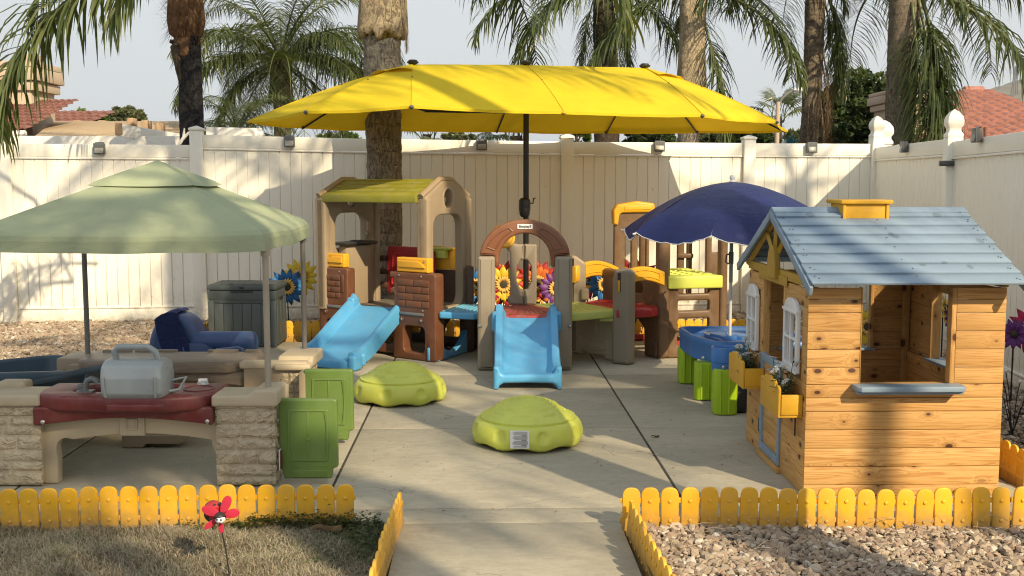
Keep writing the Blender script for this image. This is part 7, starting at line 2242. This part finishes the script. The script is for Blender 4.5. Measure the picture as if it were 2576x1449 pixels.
roof_side(0); roof_side(1)
mk('ridge_board', xf(hf, box(x0r - .002, x1r + .002, mid - .012, mid + .012, RZ + .006, RZ + .018)), M['roofboard'][0], ho, bevel=.002)
for s in (-1, 1):
    mk('ridge_board', xf(hf @ T(0, mid, RZ + .018, 0, s * radians(24)), box(x0r - .002, x1r + .002, min(0, -s * -.0) + (0 if s < 0 else -.055), (.055 if s < 0 else 0), -.004, .006)), M['roofboard'][0], ho, bevel=.002)
chm = mk('chimney', xf(hf, box(.295, .515, mid - .10, mid + .10, 1.222, 1.325)), M['yboard'][0], ho, bevel=.003)
for x in (.292, .504): mk('chimney_trim', xf(hf, box(x, x + .014, mid - .107, mid - .1005, 1.222, 1.324)), M['yboard'][2], chm, bevel=.002)
mk('chimney_cap', xf(hf, box(.278, .532, mid - .120, mid + .120, 1.3255, 1.345)), M['yboard'][0], chm, bevel=.003)
# flower boxes
def flower_box(y0, y1, seed):
    zb_, zt_ = .355, .462
    root = mk('flower_box', xf(hf, box(-.100, -.003, y0, y1, zb_, zb_ + .012)), M['yboard'][1], ho, bevel=.002)
    # scalloped front
    n = 5; L = y1 - y0
    pts = [(-y1, zb_), (-y0, zb_)]
    for k in range(n):
        w = L / n; c = -y0 - w * (k + .5); hgt = zt_ + .012 + (.030, .052, .062, .052, .030)[k] * .8
        pts += [(c + w * .5 * cos(t), hgt - .012 + .014 * sin(t)) for t in [0.0, pi * .25, pi * .5, pi * .75, pi]]
    mk('scalloped_board', xf(hf @ T(-.101, 0, 0, -pi / 2), panel(pts, (), .012, .002, y0=-.012)), M['yboard'][1], root)
    for y in (y0 - .006, y1 - .006): mk('end_board', xf(hf, box(-.100, -.003, y, y + .012, zb_ + .0125, zt_)), M['yboard'][0], root, bevel=.002)
    return root
flower_box(.045, .375, 1); flower_box(.745, 1.075, 2)
def plant(y0, y1, seed, label, n=15):
    c = hf @ Vector((-.055, (y0 + y1) / 2, .375))
    root = thing('potted_flowers', c, label, 'flowers', 'artificial flowers in the window boxes')
    rr = random.Random(seed)
    st, lv, heads = [], [], []
    V, F, tn = [], [], []
    mk('soil', xf(hf, box(-.097, -.010, y0 + .01, y1 - .01, .368, .425)), M['black_pl'], root, bevel=.01)
    for i in range(n):
        b = hf @ Vector((-.055 + rr.uniform(-.03, .03), rr.uniform(y0 + .03, y1 - .05), .42))
        h = rr.uniform(.07, .20) * (1.25 if i == 0 else 1)
        e = b + Vector((rr.uniform(-.05, .05), rr.uniform(-.045, .05), h))
        if i == 0: e = b + Vector((-.045, -.06, .155))
        st.append(tube([b, b.lerp(e, .5) + Vector((rr.uniform(-.01, .01), 0, .01)), e], .0016, 5))
        heads.append(e)
        for k in range(6):
            p_ = b.lerp(e, rr.uniform(.0, .7)); a = rr.uniform(0, 2 * pi); L_ = rr.uniform(.03, .055)
            d = Vector((cos(a), sin(a), rr.uniform(-.1, .5))); s_ = Vector((-sin(a), cos(a), 0)) * L_ * .28
            q = len(V); V += [p_, p_ + d * L_ * .5 + s_, p_ + d * L_ + Vector((0, 0, -.008)), p_ + d * L_ * .5 - s_]; F.append((q, q + 1, q + 2, q + 3))
    mk('stems', join(st), M['pflstem'], root)
    mk('leaves', (V, F), M['pflleaf'], root, smooth=0)
    for i, e in enumerate(heads):
        tlt = Matrix.Translation(e) @ Matrix.Rotation(rr.uniform(-.9, .2) - .5 * (i == 0), 4, 'X') @ Matrix.Rotation(rr.uniform(-.7, .3), 4, 'Y') @ Matrix.Rotation(rr.uniform(0, 1), 4, 'Z')
        Vp, Fp = [], []
        for k in range(10):
            a = 2 * pi * k / 10; w = .0062; L_ = rr.uniform(.021, .028)
            d = Vector((cos(a), sin(a), 0)); s_ = Vector((-sin(a), cos(a), 0)) * w
            q = len(Vp); Vp += [d * .003, d * L_ * .55 + s_ + Vector((0, 0, .003)), d * L_ + Vector((0, 0, -.001)), d * L_ * .55 - s_ + Vector((0, 0, .003))]; Fp.append((q, q + 1, q + 2, q + 3))
        hd = mk('blossom', xf(tlt, (Vp, Fp)), M['pflwhite'], root, smooth=0)
        mk('blossom_centre', xf(tlt, lathe([(.0045, .001), (.004, .004), (.001, .005)], 8)), M['yellow'], hd)
    return root
M['pflstem'] = paint('stem_green', (0.05, 0.08, 0.03), .6, .2)
M['pflleaf'] = paint('leaf_green', (0.055, 0.085, 0.035), .6, .35, 40)
M['pflwhite'] = fabric('petal_pale_blue', (0.62, 0.70, 0.78), 0.3, (0.6, 0.7, 0.75))
plant(.06, .36, 31, 'pale blue white daisies in the nearer yellow window box', 15)
plant(.76, 1.06, 32, 'pale blue white daisies in the farther yellow window box', 17)
# black hook under the near box
hk = hf @ Vector((-.012, .12, .35))
setp(mk('hook', tube([hk, hk + Vector((0, 0, -.06)), hk + Vector((-.004, -.01, -.085)), hk + Vector((-.008, -.032, -.088)), hk + Vector((-.012, -.045, -.05))], .0035, 8), M['black'], None), 'small black metal hook hanging under the nearer window box', 'hook')

# ================================================================== metal flower stakes
def petal_mat(name, base, mid_, tip, edge):
    m = NT(name)
    t = m.n('Attribute', attribute_name='tone').outputs['Fac']; e = m.n('Attribute', attribute_name='edge').outputs['Fac']
    col = m.ramp(t, [(0.0, base), (0.45, mid_), (0.70, mid_), (0.82, tip), (1.0, mid_)])
    vein = m.math('ABSOLUTE', m.math('SINE', m.math('MULTIPLY', e, 13.0)))
    col = m.mix(m.math('MULTIPLY', m.maprange(vein, 0.0, 0.45, 0.55, 0), m.maprange(t, .2, .75, 1, 0)), col, tip)
    col = m.mix(m.maprange(m.math('ABSOLUTE', e), .75, 1.0, 0, .6), col, edge)
    m.base(col, .5, .4)
    return m.m
FM = {
 'blue': petal_mat('petal_blue', (.01, .07, .20), (.012, .12, .34), (.006, .022, .12), (.02, .20, .34)),
 'yellow': petal_mat('petal_yellow', (.60, .22, .03), (.60, .44, .02), (.55, .32, .01), (.45, .38, .02)),
 'orange': petal_mat('petal_orange', (.55, .16, .02), (.55, .13, .015), (.28, .02, .01), (.55, .22, .05)),
 'red': petal_mat('petal_red', (.30, .02, .01), (.36, .015, .012), (.20, .008, .01), (.30, .02, .02)),
 'purple': petal_mat('petal_purple', (.09, .012, .12), (.11, .02, .16), (.035, .008, .07), (.13, .03, .19)),
 'pink': petal_mat('petal_pink', (.36, .012, .05), (.42, .018, .085), (.25, .01, .05), (.45, .05, .12)),
 'cream': petal_mat('petal_cream', (.45, .08, .01), (.66, .42, .10), (.66, .50, .18), (.40, .22, .03)),
}
M['fl_eye'] = paint('flower_eye', (.035, .035, .015), .7, .5, 60, .4)
M['fl_eyerim'] = paint('flower_eye_rim', (.08, .012, .008), .7, .3)
M['stake'] = paint('stake_black', (.012, .012, .012), .6, .2)
def petal_mesh(name, L, W, mat, r0=.0, pointed=1.0):
    V, F, tn, ed = [], [], [], []
    nu, nv = 4, 8
    for j in range(nv + 1):
        t = j / nv
        w = W * (sin(pi * (t * .80 + .10)) ** .9) * (1 - t ** 5 * pointed) * (0.45 + .55 * min(1, t * 2.2))
        for i in range(nu + 1):
            e = -1 + 2 * i / nu
            V.append((r0 + L * t, w * e, .010 * t * t * (1) - .006 * e * e + .014 * sin(pi * t)))
            tn.append(t); ed.append(e)
    for j in range(nv):
        for i in range(nu): F.append((j * (nu + 1) + i, j * (nu + 1) + i + 1, (j + 1) * (nu + 1) + i + 1, (j + 1) * (nu + 1) + i))
    me = bpy.data.meshes.new(name); me.from_pydata(V, [], F)
    for nm, dt in (('tone', tn), ('edge', ed)):
        a = me.attributes.new(nm, 'FLOAT', 'POINT'); a.data.foreach_set('value', np.array(dt, dtype=np.float32))
    me.materials.append(mat); me.shade_smooth()
    return me
PET = {k: petal_mesh('petal', .150, .030, m) for k, m in FM.items() if k != 'cream'}
PETC = petal_mesh('inner_petal', .055, .012, FM['cream'])
_eye = None
def flower(px, py, Y, col, label, R_=.175, yaw=0.0, tilt=-.12, back=None, inner=True, npet=14, ground=None, face=0.0):
    global _eye
    c = D(px, py, Y)
    root = thing('flower_stake', (c.x, Y, .02), label, 'garden stake', 'metal flower stakes along the fence')
    mk('stem', tube([(c.x + .005, Y + .02, -.02), (c.x, Y + .012, c.z)], .0055, 8), M['stake'], root)
    mf = Matrix.Translation(c) @ Matrix.Rotation(yaw, 4, 'Z') @ Matrix.Rotation(pi / 2 + tilt, 4, 'X')
    rr = random.Random(int(px * 7 + py))
    s = R_ / .175
    def add(me, name, ang, r0, z, sc_):
        o = bpy.data.objects.new(name, me); COL.objects.link(o); o.parent = root
        m_ = mf @ Matrix.Rotation(ang, 4, 'Z') @ Matrix.Translation((r0, 0, z)) @ Matrix.Rotation(rr.uniform(-.1, .1), 4, 'X') @ Matrix.Scale(sc_, 4)
        loc, rot, sca = m_.decompose()
        o.location = loc - WL[root.name]; o.rotation_mode = 'XYZ'; o.rotation_euler = rot.to_euler(); o.scale = sca
    off = rr.uniform(0, 1)
    if back:
        for k in range(npet): add(PET[back], 'petal', off + .2 + 2 * pi * k / npet, .05 * s, -.03, s * 1.12)
    for k in range(npet): add(PET[col], 'petal', off + 2 * pi * k / npet, .025 * s, 0.004 * (k % 2), s * rr.uniform(.94, 1.05))
    if inner:
        for k in range(18): add(PETC, 'inner_petal', 2 * pi * k / 18, .022 * s, .016 + .003 * (k % 2), s * rr.uniform(.95, 1.1))
    e_ = mk('flower_eye', xf(mf, lathe([(.032 * s, .014), (.034 * s, .022), (.030 * s, .028), (.015 * s, .031), (.003, .032)], 20)), M['fl_eye'], root)
    mk('eye_rim', xf(mf, lathe([(.038 * s, .012), (.040 * s, .018), (.034 * s, .022), (.032 * s, .016)], 20)), M['fl_eyerim'], e_)
    return root
flower(722, 722, 10.05, 'blue', 'blue metal flower stake overlapping the storage box, left of the clubhouse', .19, .15)
flower(756, 697, 10.35, 'yellow', 'yellow metal flower stake just behind the blue one by the storage box', .19, -.1)
flower(1196, 722, 10.15, 'blue', 'blue metal flower half hidden between the clubhouse and the arch post', .19, .1)
flower(1266, 716, 10.0, 'yellow', 'yellow metal flower with orange heart seen left inside the arch', .19, .1, back='red')
flower(1352, 712, 10.05, 'orange', 'orange metal flower with red rear petals seen right inside the arch', .185, 0.0, back='red')
flower(1398, 726, 9.9, 'purple', 'purple metal flower half behind the right arch post', .175, .15)
flower(1478, 708, 10.3, 'pink', 'crimson pink metal flower behind the left arched yellow rail', .19, .05)
flower(1521, 716, 10.1, 'blue', 'blue metal flower fully framed under the left arched yellow rail', .185, 0)
flower(1598, 708, 10.4, 'orange', 'orange red metal flower seen through the slot below the right yellow rail', .21, 0, back='red')
flower(1642, 706, 10.9, 'red', 'red metal flower whose petal tips just show above the lime platform', .12, 0)
flower(2178, 822, 8.3, 'yellow', 'yellow metal flower seen through the left rear window of the playhouse', .155, .2)
flower(2374, 776, 7.5, 'yellow', 'yellow metal flower edge on, seen through the playhouse right window', .125, 1.0)
flower(2404, 802, 7.2, 'blue', 'blue metal flower behind the right pillar of the playhouse front', .10, .8, back='purple')
flower(2594, 828, 6.9, 'pink', 'large pink metal flower right of the playhouse, cut by the picture edge', .165, -.2, tilt=-.1)
flower(2552, 840, 6.8, 'purple', 'purple metal flower in front of the pink one at the playhouse right corner', .105, -.6, inner=False)
def small_stake(px, py, Y, label, cols, s=1.0):
    c = D(px, py, Y); rr = random.Random(px)
    root = thing('pinwheel_stake', (c.x, Y, .02), label, 'garden stake')
    mk('stem', tube([(c.x, Y, 0), c], .004, 6), M['stake'], root)
    for k in range(7):
        a = rr.uniform(0, 2 * pi); r_ = rr.uniform(.02, .05) * s
        o = bpy.data.objects.new('petal', PET[cols[k % len(cols)]]); COL.objects.link(o); o.parent = root
        o.location = c + Vector((cos(a) * .012, -.01, sin(a) * .012)) - WL[root.name]; o.rotation_euler = (pi / 2, 0, 0); 
        o.rotation_mode = 'XYZ'; o.rotation_euler = (Matrix.Rotation(pi / 2, 4, 'X') @ Matrix.Rotation(a, 4, 'Z')).to_euler(); o.scale = (.38 * s, .6 * s, .6 * s)
    return root
small_stake(1038 + 0, 735, 10.6, 'small red leaf shaped stake behind the steering post', ['red']) if False else None
small_stake(1312 - 273 + 0, 0, 10, 'x', ['red']) if False else None
small_stake(1245, 740, 9.9, 'small crimson leaf stake showing between the left arch post and yellow flower', ['pink', 'red'], .8)
small_stake(1329 - 44, 748, 9.85, 'small red bow shaped stake low beside the steering post', ['red'], .9)
small_stake(1364, 752, 9.8, 'small orange and yellow pinwheel stake above the lime deck', ['orange', 'yellow', 'red'], .9)

# white bead stakes right of the house
wb = thing('bead_stakes', (D(2556, 1080, 5.9).x, 5.9, .02), 'black wire spray tipped with white balls right of the playhouse', 'garden stake')
fbp = D(2546, 1085, 5.9)
for px, py in ((2515, 932), (2530, 933), (2507, 972), (2566, 960), (2533, 1028), (2583, 1012), (2600, 975), (2575, 1050)):
    e = D(px, py, 5.9 + (px % 7) * .02)
    w_ = mk('wire', tube([(fbp.x, 5.9, .03), Vector((fbp.x, 5.9, .03)).lerp(e, .55) + Vector((0, 0, .05)), e], .0028, 6), M['stake'], wb)
    mk('bead', xf(Matrix.Translation(e), lathe([(.001, -.011), (.008, -.008), (.011, 0), (.008, .008), (.001, .011)], 14)), M['white_pl'], wb)
# eyeball trinket on the gravel seen through the right window
e = D(2383, 900, 6.9)
tk = thing('garden_trinket', (e.x, 6.9, .02), 'small white snail shaped trinket on the gravel through the right window', 'ornament')
mk('body', xf(T(e.x, 6.9, .055), lathe([(.004, -.035), (.025, -.025), (.035, 0), (.025, .025), (.004, .035)], 16)), M['white_trim'], tk)
mk('eye', xf(T(e.x + .01, 6.868, .06, 0, pi / 2), lathe([(.013, 0), (.011, .006), (.002, .008)], 12)), M['black_pl'], tk)
mk('tail', tube([(e.x + .02, 6.9, .04), (e.x + .10, 6.88, .07), (e.x + .16, 6.86, .03)], [.012, .008, .002], 8), M['white_trim'], tk)

# ================================================================== ladybird whirligig on the lawn
lb = D(556, 1297, 3.80)
lw_ = thing('ladybug_whirligig', (lb.x, 3.80, -.02), 'red winged ladybug whirligig on a thin black stake in the dry lawn', 'garden whirligig')
mk('stake', tube([(lb.x + .030, 3.80, -.05), (lb.x + .014, 3.81, .08), (lb.x - .012, 3.815, lb.z - .01)], .0026, 8), M['stake'], lw_)
mk('body', xf(Matrix.Translation(lb + Vector((-.034, .045, .004))) @ Matrix.Rotation(radians(38), 4, 'Z') @ Matrix.Rotation(radians(90), 4, 'X'), lathe([(.003, -.055), (.020, -.048), (.033, -.028), (.036, 0), (.030, .020), (.022, .03)], 20)), M['red'], lw_)
mk('belly_stripe', xf(Matrix.Translation(lb + Vector((-.036, .048, -.008))) @ Matrix.Rotation(radians(38), 4, 'Z') @ Matrix.Rotation(radians(90), 4, 'X'), lathe([(.004, -.05), (.024, -.042), (.034, -.02), (.0355, .002), (.030, .016)], 20)), M['black_pl'], lw_)
for dx, dz in ((-.030, .030), (-.048, .018), (-.012, .034)):
    mk('spot', xf(Matrix.Translation(lb + Vector((dx, .028, dz))), lathe([(.001, -.006), (.006, -.003), (.008, 0), (.006, .003), (.001, .006)], 10)), M['black_pl'], lw_)
hd = mk('head', xf(Matrix.Translation(lb + Vector((0, -.012, -.004))), lathe([(.002, -.021), (.012, -.018), (.019, -.009), (.0215, 0), (.019, .009), (.012, .018), (.002, .021)], 20)), M['black_pl'], lw_)
mk('face', xf(Matrix.Translation(lb + Vector((.002, -.0165, -.006))), lathe([(.002, -.0185), (.011, -.0155), (.0175, -.008), (.0192, 0), (.017, .0065), (.010, .011), (.002, .0125)], 20)), M['white_pl'], hd)
for dx, dz, s in ((-.006, .000, .0042), (.007, -.001, .0042), (.003, -.0125, .0032)):
    mk('eye' if dz > -.01 else 'nose', xf(Matrix.Translation(lb + Vector((.001 + dx, -.0335, -.005 + dz))) @ Matrix.Rotation(pi / 2, 4, 'X'), lathe([(s, -.002), (s * .8, .001), (s * .2, .002)], 10)), M['black_pl'], hd)
for dx, a in ((-.007, .5), (.008, -.5)):
    mk('eyebrow', xf(Matrix.Translation(lb + Vector((dx, -.033, .004))) @ Matrix.Rotation(a, 4, 'Y'), cbox((0, 0, 0), (.009, .002, .0016))), M['black_pl'], hd)
M['wing'] = fabric('whirligig_wing', (0.62, 0.045, 0.09), .25, (.7, .05, .08), 300, .1, .35)
for ang, L_ in ((68, .078), (12, .066), (-92, .064), (158, .074), (218, .078)):
    a = radians(ang)
    out = [(L_ * .52 + L_ * .50 * cos(t), (.0165 if ang not in (218, -92) else .010) * sin(t) * (1 + .28 * cos(t))) for t in [2 * pi * k / 26 for k in range(26)]]
    VF = panel(out, (), .0025, .001)
    m_ = Matrix.Translation(lb + Vector((0, .004, -.002))) @ Matrix.Rotation(-a, 4, 'Y')
    mk('wing', xf(m_, VF), M['wing'], lw_)

# ================================================================== weeds, dry leaves, twigs
def weeds(name, n, fn, seed, label):
    r = random.Random(seed); V, F, tn = [], [], []
    for i in range(n):
        x, y, h = fn(r); c = Vector((x, y, -.02 + h))
        for k in range(3):
            a = r.uniform(0, 6.28); L_ = r.uniform(.005, .011); d = Vector((cos(a), sin(a), r.uniform(-.2, .5))); s_ = Vector((-sin(a), cos(a), 0)) * L_ * .55
            b = len(V); V += [c, c + d * L_ * .6 + s_, c + d * L_ * 1.1, c + d * L_ * .6 - s_]; F.append((b, b + 1, b + 2, b + 3)); tn += [r.uniform(.1, .9)] * 4
    me = bpy.data.meshes.new(name); me.from_pydata([tuple(v) for v in V], [], F)
    a = me.attributes.new('tone', 'FLOAT', 'POINT'); a.data.foreach_set('value', np.array(tn, dtype=np.float32)); me.materials.append(M['treeleaf'])
    return setp(link_mesh(name, me, (0, 0, 0), None), kind='stuff')
def wf(r):
    if r.random() < .45:
        x = -1.4 + .85 * r.random() ** .7; return x, 4.41 - abs(r.gauss(0, .03)), max(0, r.gauss(.035, .02)) * (1 if x > -1.1 else .6)
    x = -.53 - abs(r.gauss(0, .11)); y = 4.40 - abs(r.gauss(0, .17)); return x, y, abs(r.gauss(.02, .012))
weeds('ground_weeds', 3000, wf, 3, '')
def dry_leaf(c, az, s, label, tilt=.2):
    V, F = [], []
    nu, nv = 6, 10
    for j in range(nv + 1):
        t = j / nv; w = .32 * sin(pi * (t * .9 + .05)) ** .8
        for i in range(nu + 1):
            e = -1 + 2 * i / nu
            V.append(((t - .5), w * e * .7, .10 * e * e * (1 + t) + .05 * sin(t * 7) - .10 * t * t))
    for j in range(nv):
        for i in range(nu): F.append((j * (nu + 1) + i, j * (nu + 1) + i + 1, (j + 1) * (nu + 1) + i + 1, (j + 1) * (nu + 1) + i))
    o = mk('dry_leaf', xf(Matrix.Translation(c) @ Matrix.Rotation(az, 4, 'Z') @ Matrix.Rotation(tilt, 4, 'X') @ Matrix.Scale(s, 4), (V, F)), M['dleaf'], None, smooth=180)
    return setp(o, label, 'leaf')
M['dleaf'] = paint('dry_leaf', (.22, .145, .075), .8, .35, 30, .6)
dry_leaf(G(820, 1333, .015), .15, .125, 'large curled tan dry leaf among the weeds at the left edging foot', -.5)
dry_leaf(G(1337, 1333, .015) if False else G(1348, 1334, .01), -.2, .07, 'smaller flat dry leaf beside the large one near the edging', -.2) if False else None
dry_leaf(G(312, 803, .03), .5, .20, 'curled brown dry leaf on the gravel near the left fence', -.6)
dry_leaf(G(1648, 1098, .004), .3, .05, 'tiny pale dry leaf lying on the shaded slab left of the playhouse', -.1)
def twigs(n, fn, name, seed):
    r = random.Random(seed); parts = []
    for i in range(n):
        x, y, z, L_ = fn(r); a = r.uniform(0, pi)
        parts.append(tube([(x, y, z), (x + cos(a) * L_ / 2, y + sin(a) * L_ / 2, z + .008), (x + cos(a) * L_, y + sin(a) * L_, z + .002)], .0011, 4))
    return setp(mk(name, join(parts), M['deadleaf2'], None, smooth=0, center=False), kind='stuff')
M['deadleaf2'] = paint('dry_stalk', (.36, .28, .18), .8, .3)
twigs(150, lambda r: (r.uniform(.6, 2.3), r.uniform(3.6, 4.35), .035 + .01 * r.random(), r.uniform(.03, .13)), 'dry_stalks', 5)
twigs(500, lambda r: (r.uniform(-5.5, -2.9), r.uniform(7.0, 10.8), .055 + .01 * r.random(), r.uniform(.04, .18)), 'dry_stalks', 6)
rs = random.Random(12)
setp(mk('fallen_flecks', join([xf(T(rs.uniform(-2.4, 2.2), rs.uniform(4.5, 9.5), .001, rs.uniform(0, 6)), cbox((0, 0, .001), (rs.uniform(.004, .014), rs.uniform(.001, .004), .002))) for _ in range(260)]), M['dleaf'], None, smooth=0, center=False), kind='stuff')
